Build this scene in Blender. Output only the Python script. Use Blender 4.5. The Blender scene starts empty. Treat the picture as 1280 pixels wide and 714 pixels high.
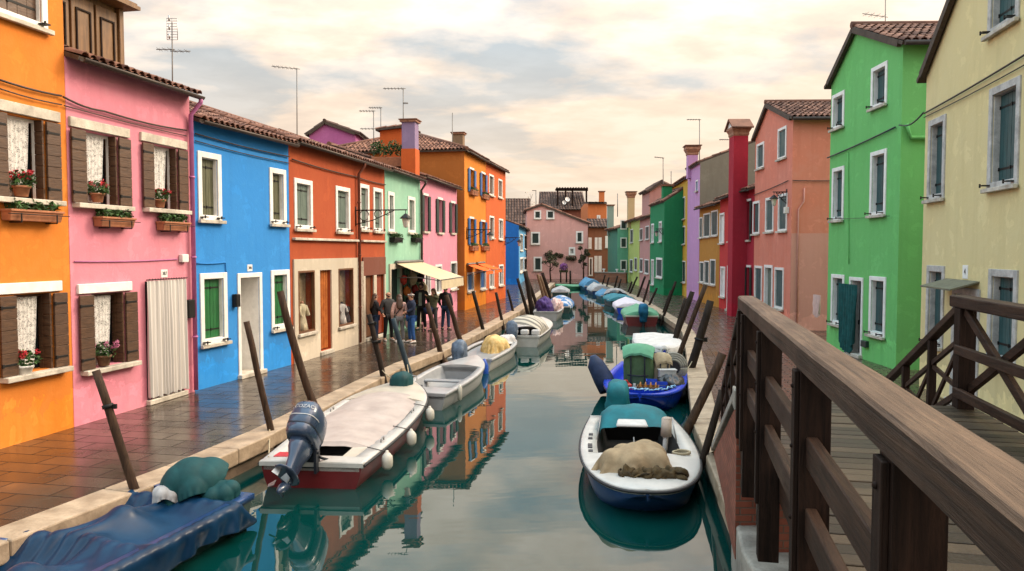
import bpy, bmesh, math, random
from math import sin, cos, pi, radians, sqrt, atan2
from mathutils import Vector, Matrix, noise
rnd = random.Random(7)
sc = bpy.context.scene
col = sc.collection
V = Vector

# ------------------------------------------------------------------ camera
FPX, HZ, CAMH = 950.0, 313.0, 3.05
PITCH = math.atan2(357.0 - HZ, FPX)
cd = bpy.data.cameras.new('camera')
cam = bpy.data.objects.new('camera', cd)
col.objects.link(cam)
cam.location = (0, 0, CAMH)
cam.rotation_euler = (pi / 2 - PITCH, 0, 0)
cd.sensor_width = 36.0
cd.lens = FPX / 1280.0 * 36.0
cd.clip_start = 0.05
cd.clip_end = 3000.0
sc.camera = cam

# ------------------------------------------------------------------ light
SUN_EL, SUN_AZ = radians(32), radians(62)       # azimuth measured from +Y towards +X
SUN_STRENGTH, SKY_STRENGTH, CLOUD = 1.5, 0.06, 1.10
EXPOSURE = 0.82
w = bpy.data.worlds.new('World')
sc.world = w
w.use_nodes = True
nt = w.node_tree
nt.nodes.clear()
def N(nt, typ, **kw):
    n = nt.nodes.new(typ)
    for k, v in kw.items():
        if k in ('op', 'blend'):
            if typ == 'ShaderNodeMath' or typ == 'ShaderNodeVectorMath': n.operation = v
            else: n.blend_type = v
        elif hasattr(n, k) and not k.startswith('i_'): setattr(n, k, v)
    return n
def L(nt, a, b): nt.links.new(a, b)
def ramp(nt, stops, interp='LINEAR'):
    r = nt.nodes.new('ShaderNodeValToRGB')
    r.color_ramp.interpolation = interp
    el = r.color_ramp.elements
    while len(el) < len(stops): el.new(0.5)
    for e, (p, c) in zip(el, stops):
        e.position = p
        e.color = (c, c, c, 1) if isinstance(c, (int, float)) else (*c[:3], 1)
    return r
def math_(nt, op, a, b=None, clamp=False):
    n = nt.nodes.new('ShaderNodeMath'); n.operation = op; n.use_clamp = clamp
    for i, v in enumerate((a, b)):
        if v is None: continue
        if isinstance(v, (int, float)): n.inputs[i].default_value = v
        else: nt.links.new(v, n.inputs[i])
    return n.outputs[0]
def mix(nt, fac, a, b, blend='MIX'):
    n = nt.nodes.new('ShaderNodeMix'); n.data_type = 'RGBA'; n.blend_type = blend
    for s, v in ((n.inputs[0], fac), (n.inputs[6], a), (n.inputs[7], b)):
        if isinstance(v, (int, float)): s.default_value = v if s == n.inputs[0] else (v, v, v, 1)
        elif isinstance(v, tuple): s.default_value = (*v[:3], 1)
        else: nt.links.new(v, s)
    return n.outputs[2]
sky = nt.nodes.new('ShaderNodeTexSky')
sky.sky_type = 'NISHITA'; sky.sun_disc = False
sky.sun_elevation = SUN_EL; sky.sun_rotation = SUN_AZ
sky.air_density = 1.2; sky.dust_density = 2.0
bg1 = nt.nodes.new('ShaderNodeBackground'); bg1.inputs[1].default_value = SKY_STRENGTH
L(nt, sky.outputs[0], bg1.inputs[0])
tc = nt.nodes.new('ShaderNodeTexCoord')
sep = nt.nodes.new('ShaderNodeSeparateXYZ'); L(nt, tc.outputs['Generated'], sep.inputs[0])
zz = math_(nt, 'MAXIMUM', sep.outputs[2], 0.0)
den = math_(nt, 'ADD', zz, 0.16)
px_ = math_(nt, 'DIVIDE', sep.outputs[0], den); py_ = math_(nt, 'DIVIDE', sep.outputs[1], den)
cmb = nt.nodes.new('ShaderNodeCombineXYZ'); L(nt, px_, cmb.inputs[0]); L(nt, py_, cmb.inputs[1])
mp = nt.nodes.new('ShaderNodeMapping'); mp.inputs['Scale'].default_value = (0.95, 1.25, 1); mp.inputs['Location'].default_value = (3.7, 1.3, 0)
mp.inputs['Rotation'].default_value = (0, 0, radians(-18))
L(nt, cmb.outputs[0], mp.inputs[0])
n1 = nt.nodes.new('ShaderNodeTexNoise'); n1.inputs['Scale'].default_value = 1.35; n1.inputs['Detail'].default_value = 9; n1.inputs['Roughness'].default_value = 0.55
n1.inputs['Distortion'].default_value = 0.15
L(nt, mp.outputs[0], n1.inputs['Vector'])
n2 = nt.nodes.new('ShaderNodeTexNoise'); n2.inputs['Scale'].default_value = 2.6; n2.inputs['Detail'].default_value = 9; n2.inputs['Roughness'].default_value = .58
L(nt, mp.outputs[0], n2.inputs['Vector'])
mask = ramp(nt, [(0.33, 0.0), (0.52, 1.0)]); 
# more cloud towards +X (the picture's sunlit side), thinner towards -X
bias = math_(nt, 'MULTIPLY', sep.outputs[0], 0.26)
L(nt, math_(nt, 'SUBTRACT', math_(nt, 'ADD', n1.outputs['Fac'], math_(nt, 'ADD', bias, 0.04)), math_(nt, 'MULTIPLY', zz, 0.22)), mask.inputs[0])
# cloud colour: cream where thick light shines through, greyer in the folds
shade = ramp(nt, [(0.32, (0.74, 0.615, 0.525)), (0.46, (0.90, 0.745, 0.61)), (0.58, (1.06, 0.90, 0.76))])
L(nt, n2.outputs['Fac'], shade.inputs[0])
hor = ramp(nt, [(0.0, 1.0), (0.13, 0.70), (0.32, 0.0)]); L(nt, zz, hor.inputs[0])
east = math_(nt, 'ADD', math_(nt, 'MULTIPLY', sep.outputs[0], 0.55), 0.62, True)
warmf = math_(nt, 'MULTIPLY', hor.outputs[0], east)
ccol = mix(nt, warmf, shade.outputs[0], (1.14, 0.89, 0.64))
# overcast sky brightest overhead; extra gain towards the sides added to light the facades
side = ramp(nt, [(0.52, 1.0), (0.85, 2.3)]); L(nt, math_(nt, 'ABSOLUTE', sep.outputs[0]), side.inputs[0])
side.color_ramp.elements[1].color = (2.3, 2.3, 2.3, 1)
zen = math_(nt, 'ADD', math_(nt, 'MULTIPLY', math_(nt, 'POWER', zz, 2.3), 3.4), 0.50)
zen = math_(nt, 'MULTIPLY', zen, side.outputs[0])
bg2 = nt.nodes.new('ShaderNodeBackground'); L(nt, ccol, bg2.inputs[0]); L(nt, math_(nt, 'MULTIPLY', zen, CLOUD), bg2.inputs[1])
# clear gaps: pale blue veil over the Nishita sky
veil = nt.nodes.new('ShaderNodeBackground'); veil.inputs[0].default_value = (0.58, 0.76, 0.86, 1); L(nt, math_(nt, 'MULTIPLY', zen, 0.72), veil.inputs[1])
gap = nt.nodes.new('ShaderNodeMixShader'); gap.inputs[0].default_value = 0.72
L(nt, bg1.outputs[0], gap.inputs[1]); L(nt, veil.outputs[0], gap.inputs[2])
mfac = math_(nt, 'MAXIMUM', mask.outputs[0], hor.outputs[0])
ms = nt.nodes.new('ShaderNodeMixShader'); L(nt, mfac, ms.inputs[0]); L(nt, gap.outputs[0], ms.inputs[1]); L(nt, bg2.outputs[0], ms.inputs[2])
wo = nt.nodes.new('ShaderNodeOutputWorld'); L(nt, ms.outputs[0], wo.inputs[0])

sd = bpy.data.lights.new('sun', 'SUN'); sd.energy = SUN_STRENGTH; sd.angle = radians(18); sd.color = (1.0, 0.83, 0.61)
sun = bpy.data.objects.new('sun', sd); col.objects.link(sun)
sv = V((sin(SUN_AZ) * cos(SUN_EL), cos(SUN_AZ) * cos(SUN_EL), sin(SUN_EL)))
sun.rotation_euler = sv.to_track_quat('Z', 'Y').to_euler()
sun.location = (20, 20, 40)
vs = sc.view_settings
vs.view_transform = 'Standard'; vs.look = 'None'; vs.exposure = EXPOSURE; vs.gamma = 1.0; vs.use_curve_mapping = False
sc.render.engine = 'CYCLES'
sc.cycles.max_bounces = 6; sc.cycles.diffuse_bounces = 3; sc.cycles.glossy_bounces = 4; sc.cycles.transparent_max_bounces = 8
sc.cycles.use_denoising = True
sc.cycles.caustics_reflective = False; sc.cycles.caustics_refractive = False

# ------------------------------------------------------------------ helpers
def lin(c):
    c /= 255.0
    return c / 12.92 if c <= 0.04045 else ((c + 0.055) / 1.055) ** 2.4
def rgb(r, g, b, k=1.0): return (lin(r) * k, lin(g) * k, lin(b) * k)

def ray(px, py):
    a, b = (px - 640.0) / FPX, (357.0 - py) / FPX
    return V((a, cos(PITCH) + b * sin(PITCH), -sin(PITCH) + b * cos(PITCH)))
C0 = V((0, 0, CAMH))
def ground(px, py, z=0.0):
    d = ray(px, py); t = (z - CAMH) / d.z
    return C0 + d * t
def atdepth(px, py, Y):
    d = ray(px, py); return C0 + d * (Y / d.y)

def tag(o, label=None, cat=None, group=None, kind=None):
    if label: o['label'] = label
    if cat: o['category'] = cat
    if group: o['group'] = group
    if kind: o['kind'] = kind
    return o
OFF = {}
def thing(name, label, cat, loc=(0, 0, 0), rotz=0.0, group=None, world=False):
    """Empty at the thing's base. world=True: parts are given in world coordinates."""
    o = bpy.data.objects.new(name, None); col.objects.link(o)
    o.empty_display_size = 0.2
    o.location = loc; o.rotation_euler = (0, 0, rotz)
    OFF[o.name] = V(loc) if world else V((0, 0, 0))
    return tag(o, label, cat, group)

class MB:
    def __init__(self): self.v = []; self.f = []; self.m = []; self.t = []; self.sm = []
    def add(self, pts, faces, mi=0, tint=0.5, smooth=False):
        b = len(self.v); self.v.extend(V(p) for p in pts)
        for f in faces:
            self.f.append([b + i for i in f]); self.m.append(mi); self.t.append(tint); self.sm.append(smooth)
    def poly(self, pts, mi=0, tint=0.5): self.add(pts, [list(range(len(pts)))], mi, tint)
    def box8(self, p, mi=0, tint=0.5):
        self.add(p, [(0, 3, 2, 1), (4, 5, 6, 7), (0, 1, 5, 4), (1, 2, 6, 5), (2, 3, 7, 6), (3, 0, 4, 7)], mi, tint)
    def box(self, x0, x1, y0, y1, z0, z1, mi=0, tint=0.5):
        self.box8([(x0, y0, z0), (x1, y0, z0), (x1, y1, z0), (x0, y1, z0), (x0, y0, z1), (x1, y0, z1), (x1, y1, z1), (x0, y1, z1)], mi, tint)
    def obox(self, c, ax, ay, az, mi=0, tint=0.5):
        c, ax, ay, az = V(c), V(ax), V(ay), V(az)
        self.box8([c - ax - ay - az, c + ax - ay - az, c + ax + ay - az, c - ax + ay - az, c - ax - ay + az, c + ax - ay + az, c + ax + ay + az, c - ax + ay + az], mi, tint)
    def beam(self, a, b, wd, ht, mi=0, up=(0, 0, 1), tint=0.5):
        a, b, up = V(a), V(b), V(up); d = (b - a); l = d.length; d.normalize()
        s = d.cross(up).normalized(); u = s.cross(d).normalized()
        self.obox((a + b) / 2, s * wd / 2, d * l / 2, u * ht / 2, mi, tint)
    def tube(self, pts, r, n=8, mi=0, cap=True, smooth=True, tint=0.5):
        pts = [V(p) for p in pts]; k = len(pts)
        rs = r if isinstance(r, (list, tuple)) else [r] * k
        prev = None; rings = []
        for i in range(k):
            d = (pts[min(i + 1, k - 1)] - pts[max(i - 1, 0)])
            if d.length < 1e-9: d = V((0, 0, 1))
            d.normalize()
            if prev is None:
                a = d.cross(V((0, 0, 1)))
                if a.length < 1e-3: a = d.cross(V((1, 0, 0)))
            else: a = prev - d * prev.dot(d)
            a.normalize(); b = d.cross(a); prev = a
            rings.append([pts[i] + (a * cos(2 * pi * j / n) + b * sin(2 * pi * j / n)) * rs[i] for j in range(n)])
        self.loft(rings, mi, closed=True, cap=cap, smooth=smooth, tint=tint)
    def loft(self, rings, mi=0, closed=True, cap=False, smooth=True, tint=0.5):
        n = len(rings[0]); b = len(self.v)
        for r in rings: self.v.extend(V(p) for p in r)
        for i in range(len(rings) - 1):
            for j in range(n if closed else n - 1):
                j2 = (j + 1) % n
                self.f.append([b + i * n + j, b + i * n + j2, b + (i + 1) * n + j2, b + (i + 1) * n + j]); self.m.append(mi); self.t.append(tint); self.sm.append(smooth)
        if cap:
            self.f.append([b + j for j in range(n)][::-1]); self.m.append(mi); self.t.append(tint); self.sm.append(False)
            self.f.append([b + (len(rings) - 1) * n + j for j in range(n)]); self.m.append(mi); self.t.append(tint); self.sm.append(False)
    def ball(self, c, rx, ry=None, rz=None, n=12, m=8, mi=0, lump=0.0, seed=0, tint=0.5, zmin=-1.0):
        ry = ry or rx; rz = rz or rx; c = V(c); rings = []
        for i in range(m + 1):
            th = pi * i / m; ring = []
            for j in range(n):
                ph = 2 * pi * j / n
                p = V((sin(th) * cos(ph), sin(th) * sin(ph), -cos(th)))
                k = 1 + lump * noise.noise(p * 1.7 + V((seed, seed * .37, 0)))
                p = V((p.x * rx, p.y * ry, max(p.z, zmin) * rz)) * k
                ring.append(c + p)
            rings.append(ring)
        self.loft(rings, mi, closed=True, smooth=True, tint=tint)
    def lathe(self, prof, c=(0, 0, 0), n=16, mi=0, smooth=True, cap=True):
        c = V(c)
        self.loft([[c + V((r * cos(2 * pi * j / n), r * sin(2 * pi * j / n), z)) for j in range(n)] for r, z in prof], mi, True, cap, smooth)
    def leaves(self, c, rx, ry, rz, n, size, mi=0, seed=1, shell=0.35):
        R = random.Random(seed); c = V(c)
        for _ in range(n):
            while True:
                p = V((R.uniform(-1, 1), R.uniform(-1, 1), R.uniform(-1, 1)))
                if shell < p.length <= 1: break
            q = c + V((p.x * rx, p.y * ry, p.z * rz))
            a = V((R.gauss(0, 1), R.gauss(0, 1), R.gauss(0, .7))).normalized()
            b = a.cross(V((R.gauss(0, 1), R.gauss(0, 1), R.gauss(0, 1)))).normalized()
            s = size * R.uniform(.6, 1.3); nn = a.cross(b) * s * .25
            self.add([q - a * s, q + b * s * .5 + nn, q + a * s, q - b * s * .5 + nn], [(0, 1, 2), (0, 2, 3)], mi, R.random())
    def build(self, name, mats, parent=None, bevel=0.0, seg=1, off=None):
        me = bpy.data.meshes.new(name)
        if off is None:
            off = V((0, 0, 0)); 
            if parent is not None: off = OFF.get(parent.name, off)
        me.from_pydata([tuple(p - off) for p in self.v], [], self.f)
        mats = mats if isinstance(mats, (list, tuple)) else [mats]
        for m in mats: me.materials.append(m)
        me.polygons.foreach_set('material_index', [min(i, len(mats) - 1) for i in self.m])
        me.polygons.foreach_set('use_smooth', self.sm)
        a = me.attributes.new('tint', 'FLOAT', 'FACE'); a.data.foreach_set('value', self.t)
        me.update()
        o = bpy.data.objects.new(name, me); col.objects.link(o)
        if parent is not None: o.parent = parent; OFF[o.name] = off
        else: OFF[o.name] = off
        if parent is None and off.length > 0: o.location = off
        if bevel > 0:
            b = o.modifiers.new('bevel', 'BEVEL'); b.width = bevel; b.segments = seg; b.limit_method = 'ANGLE'; b.angle_limit = radians(40)
        return o
def single(name, mb, mats, label, cat, base, group=None, **kw):
    """a thing that is one mesh, its origin at base"""
    return tag(mb.build(name, mats, None, off=V(base), **kw), label, cat, group)

# ------------------------------------------------------------------ materials
MATS = {}
def newmat(name):
    m = bpy.data.materials.new(name); m.use_nodes = True
    t = m.node_tree; b = t.nodes['Principled BSDF']
    return m, t, b
def setv(b, **kw):
    for k, v in kw.items():
        k = k.replace('_', ' ')
        b.inputs[k].default_value = (*v, 1) if isinstance(v, tuple) and len(v) == 3 else v
def pos(t, scale=(1, 1, 1), rot=0.0, obj=False):
    if obj:
        g = t.nodes.new('ShaderNodeTexCoord').outputs['Object']
    else: g = t.nodes.new('ShaderNodeNewGeometry').outputs['Position']
    if rot:
        m0 = t.nodes.new('ShaderNodeMapping'); m0.inputs['Rotation'].default_value = (0, 0, rot); t.links.new(g, m0.inputs[0]); g = m0.outputs[0]
    m = t.nodes.new('ShaderNodeMapping'); m.inputs['Scale'].default_value = scale
    t.links.new(g, m.inputs[0]); return m.outputs[0]
def nz(t, vec, scale, detail=4, rough=.55, dist=0.0):
    n = t.nodes.new('ShaderNodeTexNoise'); n.inputs['Scale'].default_value = scale; n.inputs['Detail'].default_value = detail
    n.inputs['Roughness'].default_value = rough; n.inputs['Distortion'].default_value = dist
    t.links.new(vec, n.inputs['Vector']); return n.outputs['Fac']
def bump(t, b, h, strength=.3, dist=.01):
    n = t.nodes.new('ShaderNodeBump'); n.inputs['Strength'].default_value = strength; n.inputs['Distance'].default_value = dist
    t.links.new(h, n.inputs['Height']); t.links.new(n.outputs[0], b.inputs['Normal']); return n
def r01(t, x, a, bb): 
    r = ramp(t, [(a, 0.0), (bb, 1.0)]); t.links.new(x, r.inputs[0]); return r.outputs[0]

def stucco(name, c, fade=None, wear=1.0, damp=True):
    if name in MATS: return MATS[name]
    m, t, b = newmat(name)
    p = pos(t)
    big = nz(t, p, .55, 5, .6); mid = nz(t, p, 2.6, 6, .62, .4); fine = nz(t, p, 22, 4, .7)
    ps = pos(t, (2.2, 2.2, .22)); streak = nz(t, ps, 1.6, 5, .6)
    dark = tuple(x * .70 for x in c); lum = .3 * c[0] + .55 * c[1] + .15 * c[2]
    fade = fade or tuple(min(.85, x * .86 + (lum * .22 + .035)) for x in c)
    k = mix(t, math_(t, 'MULTIPLY', r01(t, big, .38, .66), .55 * wear), c, fade)
    k = mix(t, math_(t, 'MULTIPLY', r01(t, streak, .48, .74), .75 * wear), k, dark)
    k = mix(t, math_(t, 'MULTIPLY', r01(t, mid, .52, .74), .60 * wear), k, fade)
    k = mix(t, math_(t, 'MULTIPLY', r01(t, mid, .42, .28), .40 * wear), k, dark)
    k = mix(t, math_(t, 'MULTIPLY', r01(t, fine, .35, .75), .16), k, dark)
    if damp:
        pl = nz(t, pos(t, (1, 1, 1.6)), 3.4, 7, .66, .5)
        sp = t.nodes.new('ShaderNodeSeparateXYZ'); t.links.new(t.nodes.new('ShaderNodeNewGeometry').outputs['Position'], sp.inputs[0])
        hz = math_(t, 'ADD', sp.outputs[2], math_(t, 'MULTIPLY', math_(t, 'SUBTRACT', mid, .5), 1.6))
        k = mix(t, math_(t, 'MULTIPLY', r01(t, math_(t, 'MULTIPLY', hz, 1.0), .55, .05), .45), k, tuple(x * .55 + .02 for x in c))
        # salt-blown and peeled plaster low on the wall
        low = r01(t, math_(t, 'ADD', sp.outputs[2], math_(t, 'MULTIPLY', big, 1.2)), 2.3, .6)
        k = mix(t, math_(t, 'MULTIPLY', math_(t, 'MULTIPLY', r01(t, pl, .56, .60), low), .72), k, tuple(min(.8, x * .6 + lum * .30 + .10) for x in c))
    t.links.new(k, b.inputs['Base Color'])
    setv(b, Roughness=.88); b.inputs['Specular IOR Level'].default_value = .25
    h = math_(t, 'ADD', math_(t, 'MULTIPLY', fine, .35), mid)
    bump(t, b, h, .45, .02)
    MATS[name] = m; return m
def plain(name, c, rough=.5, metal=0.0, var=.25, scale=6, spec=.5, bmp=.0, obj=False, c2=None, coat=0.0):
    if name in MATS: return MATS[name]
    m, t, b = newmat(name)
    f = nz(t, pos(t, obj=obj), scale, 6, .62)
    k = mix(t, r01(t, f, .3, .7), tuple(x * (1 - var) for x in c), c2 or tuple(min(1, x * (1 + var * .6)) for x in c))
    t.links.new(k, b.inputs['Base Color'])
    r = math_(t, 'ADD', math_(t, 'MULTIPLY', f, .25), rough - .12, True); t.links.new(r, b.inputs['Roughness'])
    setv(b, Metallic=metal); b.inputs['Specular IOR Level'].default_value = spec
    if coat: b.inputs['Coat Weight'].default_value = coat
    if bmp: bump(t, b, nz(t, pos(t, obj=obj), scale * 6, 4), bmp, .01)
    MATS[name] = m; return m
def wood(name, c, rough=.6, grain=(1, 1, 1), obj=False, sc_=9, rot=0.0, spec=.5, c2=None, bmp=.5):
    """grain: axis scales, small along the fibre"""
    if name in MATS: return MATS[name]
    m, t, b = newmat(name)
    p = pos(t, grain, rot, obj)
    g = nz(t, p, sc_, 8, .68, .6); g2 = nz(t, p, sc_ * 4, 5, .6); big = nz(t, pos(t, obj=obj), 1.7, 4)
    k = mix(t, r01(t, g, .30, .70), tuple(x * .42 for x in c), c2 or tuple(x * 1.3 for x in c))
    k = mix(t, math_(t, 'MULTIPLY', r01(t, g2, .58, .70), .55), k, tuple(x * .3 for x in c))
    k = mix(t, math_(t, 'MULTIPLY', r01(t, big, .4, .65), .45), k, tuple(x * .55 for x in c))
    t.links.new(k, b.inputs['Base Color'])
    r = math_(t, 'ADD', math_(t, 'MULTIPLY', big, .35), rough - .2, True); t.links.new(r, b.inputs['Roughness'])
    bump(t, b, g, bmp, .012); b.inputs['Specular IOR Level'].default_value = spec
    MATS[name] = m; return m
def tinted(name, c, amp=.4, rough=.7, c2=None, nscale=3.0, bmp=.2, spec=.3, trans=0.0):
    """base colour that varies per face (own colour of each tile / leaf) and by noise"""
    if name in MATS: return MATS[name]
    m, t, b = newmat(name)
    a = t.nodes.new('ShaderNodeAttribute'); a.attribute_name = 'tint'
    k = mix(t, a.outputs['Fac'], tuple(x * (1 - amp) for x in c), c2 or tuple(min(1, x * (1 + amp)) for x in c))
    f = nz(t, pos(t), nscale, 6, .65)
    k = mix(t, math_(t, 'MULTIPLY', r01(t, f, .42, .68), .6), k, tuple(x * .35 + .01 for x in c))
    t.links.new(k, b.inputs['Base Color']); setv(b, Roughness=rough); b.inputs['Specular IOR Level'].default_value = spec
    if bmp: bump(t, b, nz(t, pos(t), 30, 4), bmp, .01)
    if trans: b.inputs['Subsurface Weight'].default_value = 0.0
    MATS[name] = m; return m
def stone(name, c, rough=.7, scale=2.0, c2=None, moss=None, bmp=.5):
    if name in MATS: return MATS[name]
    m, t, b = newmat(name)
    p = pos(t); f = nz(t, p, scale, 7, .65, .3); g = nz(t, p, scale * 9, 5, .7)
    k = mix(t, r01(t, f, .32, .68), tuple(x * .6 for x in c), c2 or tuple(x * 1.2 for x in c))
    k = mix(t, math_(t, 'MULTIPLY', r01(t, g, .52, .72), .5), k, tuple(x * .5 for x in c))
    if moss:
        sp = t.nodes.new('ShaderNodeSeparateXYZ'); t.links.new(t.nodes.new('ShaderNodeNewGeometry').outputs['Position'], sp.inputs[0])
        hz = math_(t, 'ADD', sp.outputs[2], math_(t, 'MULTIPLY', math_(t, 'SUBTRACT', f, .5), .5))
        k = mix(t, r01(t, math_(t, 'ADD', hz, .62), .62, .30), k, moss)
    t.links.new(k, b.inputs['Base Color'])
    t.links.new(math_(t, 'ADD', math_(t, 'MULTIPLY', f, .4), rough - .2, True), b.inputs['Roughness'])
    bump(t, b, math_(t, 'ADD', f, math_(t, 'MULTIPLY', g, .5)), bmp, .02)
    MATS[name] = m; return m
def brickmat(name, c1, c2, mortar, bw, bh, rot=0.0, rough=(.7, .9), vert=None, wet=False, msize=.012, off=.5):
    """paving or walling: vert = facade direction (ux, uy) for walls, else horizontal paving rotated by rot"""
    if name in MATS: return MATS[name]
    m, t, b = newmat(name)
    if vert is None: vec = pos(t, (1, 1, 1), rot)
    else:
        g = t.nodes.new('ShaderNodeNewGeometry').outputs['Position']
        d = t.nodes.new('ShaderNodeVectorMath'); d.operation = 'DOT_PRODUCT'; t.links.new(g, d.inputs[0]); d.inputs[1].default_value = (vert[0], vert[1], 0)
        sp = t.nodes.new('ShaderNodeSeparateXYZ'); t.links.new(g, sp.inputs[0])
        cb = t.nodes.new('ShaderNodeCombineXYZ'); t.links.new(d.outputs['Value'], cb.inputs[0]); t.links.new(sp.outputs[2], cb.inputs[1]); vec = cb.outputs[0]
    br = t.nodes.new('ShaderNodeTexBrick'); t.links.new(vec, br.inputs['Vector'])
    br.offset = off; br.inputs['Scale'].default_value = 1.0; br.inputs['Brick Width'].default_value = bw; br.inputs['Row Height'].default_value = bh
    br.inputs['Mortar Size'].default_value = msize; br.inputs['Mortar Smooth'].default_value = .4; br.inputs['Bias'].default_value = 0.0
    br.inputs['Color1'].default_value = (*c1, 1); br.inputs['Color2'].default_value = (*c2, 1); br.inputs['Mortar'].default_value = (*mortar, 1)
    p = pos(t); f = nz(t, p, 1.1, 6, .6, .3); g2 = nz(t, p, 9, 6, .65)
    k = mix(t, math_(t, 'MULTIPLY', r01(t, f, .35, .7), .55), br.outputs['Color'], tuple(x * .5 for x in c1))
    k = mix(t, math_(t, 'MULTIPLY', r01(t, g2, .5, .75), .5), k, tuple(x * .45 for x in c2))
    t.links.new(k, b.inputs['Base Color'])
    rr = ramp(t, [(.36, rough[0]), (.66, rough[1])]); t.links.new(math_(t, 'ADD', math_(t, 'MULTIPLY', g2, .3), math_(t, 'MULTIPLY', f, .7)), rr.inputs[0])
    t.links.new(math_(t, 'MAXIMUM', rr.outputs[0], math_(t, 'MULTIPLY', br.outputs['Fac'], .85)), b.inputs['Roughness'])
    t.links.new(math_(t, 'SUBTRACT', .5, math_(t, 'MULTIPLY', br.outputs['Fac'], .45)), b.inputs['Specular IOR Level'])
    h = math_(t, 'SUBTRACT', math_(t, 'MULTIPLY', g2, .22 if wet else .5), br.outputs['Fac'])
    bump(t, b, h, .35 if wet else .6, .012)
    if wet: b.inputs['IOR'].default_value = 1.55
    MATS[name] = m; return m

M_glass, t_, b_ = newmat('window_glass'); setv(b_, Base_Color=(.012, .016, .018), Roughness=.06); b_.inputs['IOR'].default_value = 1.5
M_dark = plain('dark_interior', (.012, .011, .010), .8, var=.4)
M_white = plain('white_trim_paint', (.74, .73, .70), .55, var=.16, scale=5, bmp=.15, c2=(.80, .79, .76))
M_istria = stone('istrian_stone', (.50, .45, .37), .7, 3.0, (.62, .57, .48), bmp=.35)
M_brownsh = wood('brown_shutter_paint', (.085, .040, .020), .5, (1, 1, 6), sc_=5, c2=(.12, .062, .032))
M_greensh = wood('green_shutter_paint', (.012, .15, .035), .45, (6, 6, .6), sc_=4, c2=(.018, .19, .048), bmp=.3)
M_olive = wood('olive_shutter_paint', (.095, .105, .050), .5, (6, 6, .6), sc_=4, c2=(.15, .15, .08), bmp=.3)
M_greysh = wood('grey_green_shutter_paint', (.11, .17, .14), .5, (6, 6, .6), sc_=4, c2=(.17, .23, .19), bmp=.3)
M_tealsh = wood('teal_shutter_paint', (.018, .088, .095), .5, (6, 6, .6), sc_=4, c2=(.030, .10, .105), bmp=.3)
M_darksh = wood('dark_green_shutter_paint', (.012, .035, .030), .5, (6, 6, .6), sc_=4, c2=(.02, .05, .045), bmp=.3)
M_bluesh = wood('blue_shutter_paint', (.02, .10, .33), .5, (6, 6, .6), sc_=4, c2=(.03, .15, .42), bmp=.3)
M_iron = plain('black_iron', (.018, .017, .016), .55, .6, var=.3, scale=12)
M_gutter = plain('brown_gutter_metal', (.055, .040, .032), .5, .4, var=.3, scale=5)
M_tile = tinted('terracotta_roof_tile', (.15, .058, .036), .5, .85, (.30, .15, .10), 2.5)
M_under = wood('roof_board', (.07, .045, .03), .8, (1, 1, 1))
M_terra = plain('terracotta_pot', (.36, .14, .065), .75, var=.3, scale=9)
M_leaf = tinted('plant_leaf', (.035, .095, .022), .5, .55, (.07, .16, .04), 8, 0)
M_red = tinted('red_petal', (.55, .015, .025), .4, .6, (.75, .05, .07), 12, 0)
M_pinkp = tinted('pink_petal', (.55, .12, .28), .4, .6, (.75, .30, .45), 12, 0)
M_alu = plain('aluminium', (.42, .42, .42), .45, .8, var=.2)
M_mast = plain('grey_mast_steel', (.16, .15, .14), .55, .5, var=.3)

def lacemat():
    m, t, b = newmat('white_lace')
    setv(b, Base_Color=(.62, .61, .58), Roughness=.9)
    p = pos(t); n = t.nodes.new('ShaderNodeTexVoronoi'); n.inputs['Scale'].default_value = 60; t.links.new(p, n.inputs['Vector'])
    big = nz(t, p, 13, 3)
    a = math_(t, 'ADD', math_(t, 'MULTIPLY', r01(t, n.outputs['Distance'], .32, .5), .45), math_(t, 'MULTIPLY', r01(t, big, .45, .55), .35))
    t.links.new(math_(t, 'ADD', a, .35, True), b.inputs['Alpha'])
    return m
M_lace = lacemat()
def clothmat(name, c, var=.2, scale=4, rough=.85, c2=None, bmp=.25):
    return plain(name, c, rough, 0, var, scale, .25, bmp, c2=c2)
M_curtain = clothmat('off_white_striped_cloth', (.60, .58, .55))
# ------------------------------------------------------------------ ground, quays, water
WATER = -0.42
QL = [(-14, -22.0), (-8.1, 0.0), (-5.28, 7.83), (-4.78, 9.41), (-4.45, 10.46), (-3.98, 12.5), (-3.13, 17.9), (-2.78, 20.0), (-2.05, 22.9), (-1.22, 27.6), (.45, 38.6), (3.0, 61.6), (4.0, 71.0)]
QR = [(0.6, -22.0), (1.62, 0.0), (2.45, 8.0), (2.93, 11.3), (3.28, 13.6), (4.55, 19.5), (5.75, 25.0), (6.3, 27.9), (6.75, 31.0), (7.2, 37.6), (7.85, 49.0), (8.05, 62.0), (8.0, 71.0)]
LROT, RROT = atan2(.20, 1), atan2(.17, 1)
M_paveL = brickmat('wet_stone_paving', (.042, .029, .020), (.082, .056, .038), (.006, .005, .005), .88, .40, LROT, (.08, .34), wet=True, msize=.010)
M_paveR = brickmat('wet_brick_paving', (.085, .050, .036), (.125, .078, .056), (.018, .013, .011), .42, .17, RROT, (.10, .40), wet=True, msize=.014)
M_kerb = stone('pale_kerb_stone', (.34, .245, .155), .6, 2.6, (.46, .35, .24), bmp=.6)
M_qwall = stone('quay_wall_stone', (.17, .115, .075), .75, 1.8, (.25, .18, .12), moss=(.016, .022, .010), bmp=.9)
def offset_poly(P, d):
    out = []
    for i, p in enumerate(P):
        a, b = V(P[max(i - 1, 0)]), V(P[min(i + 1, len(P) - 1)])
        t = (b - a).normalized(); out.append((p[0] + t.y * d, p[1] - t.x * d))
    return out
KW = .44
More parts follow.
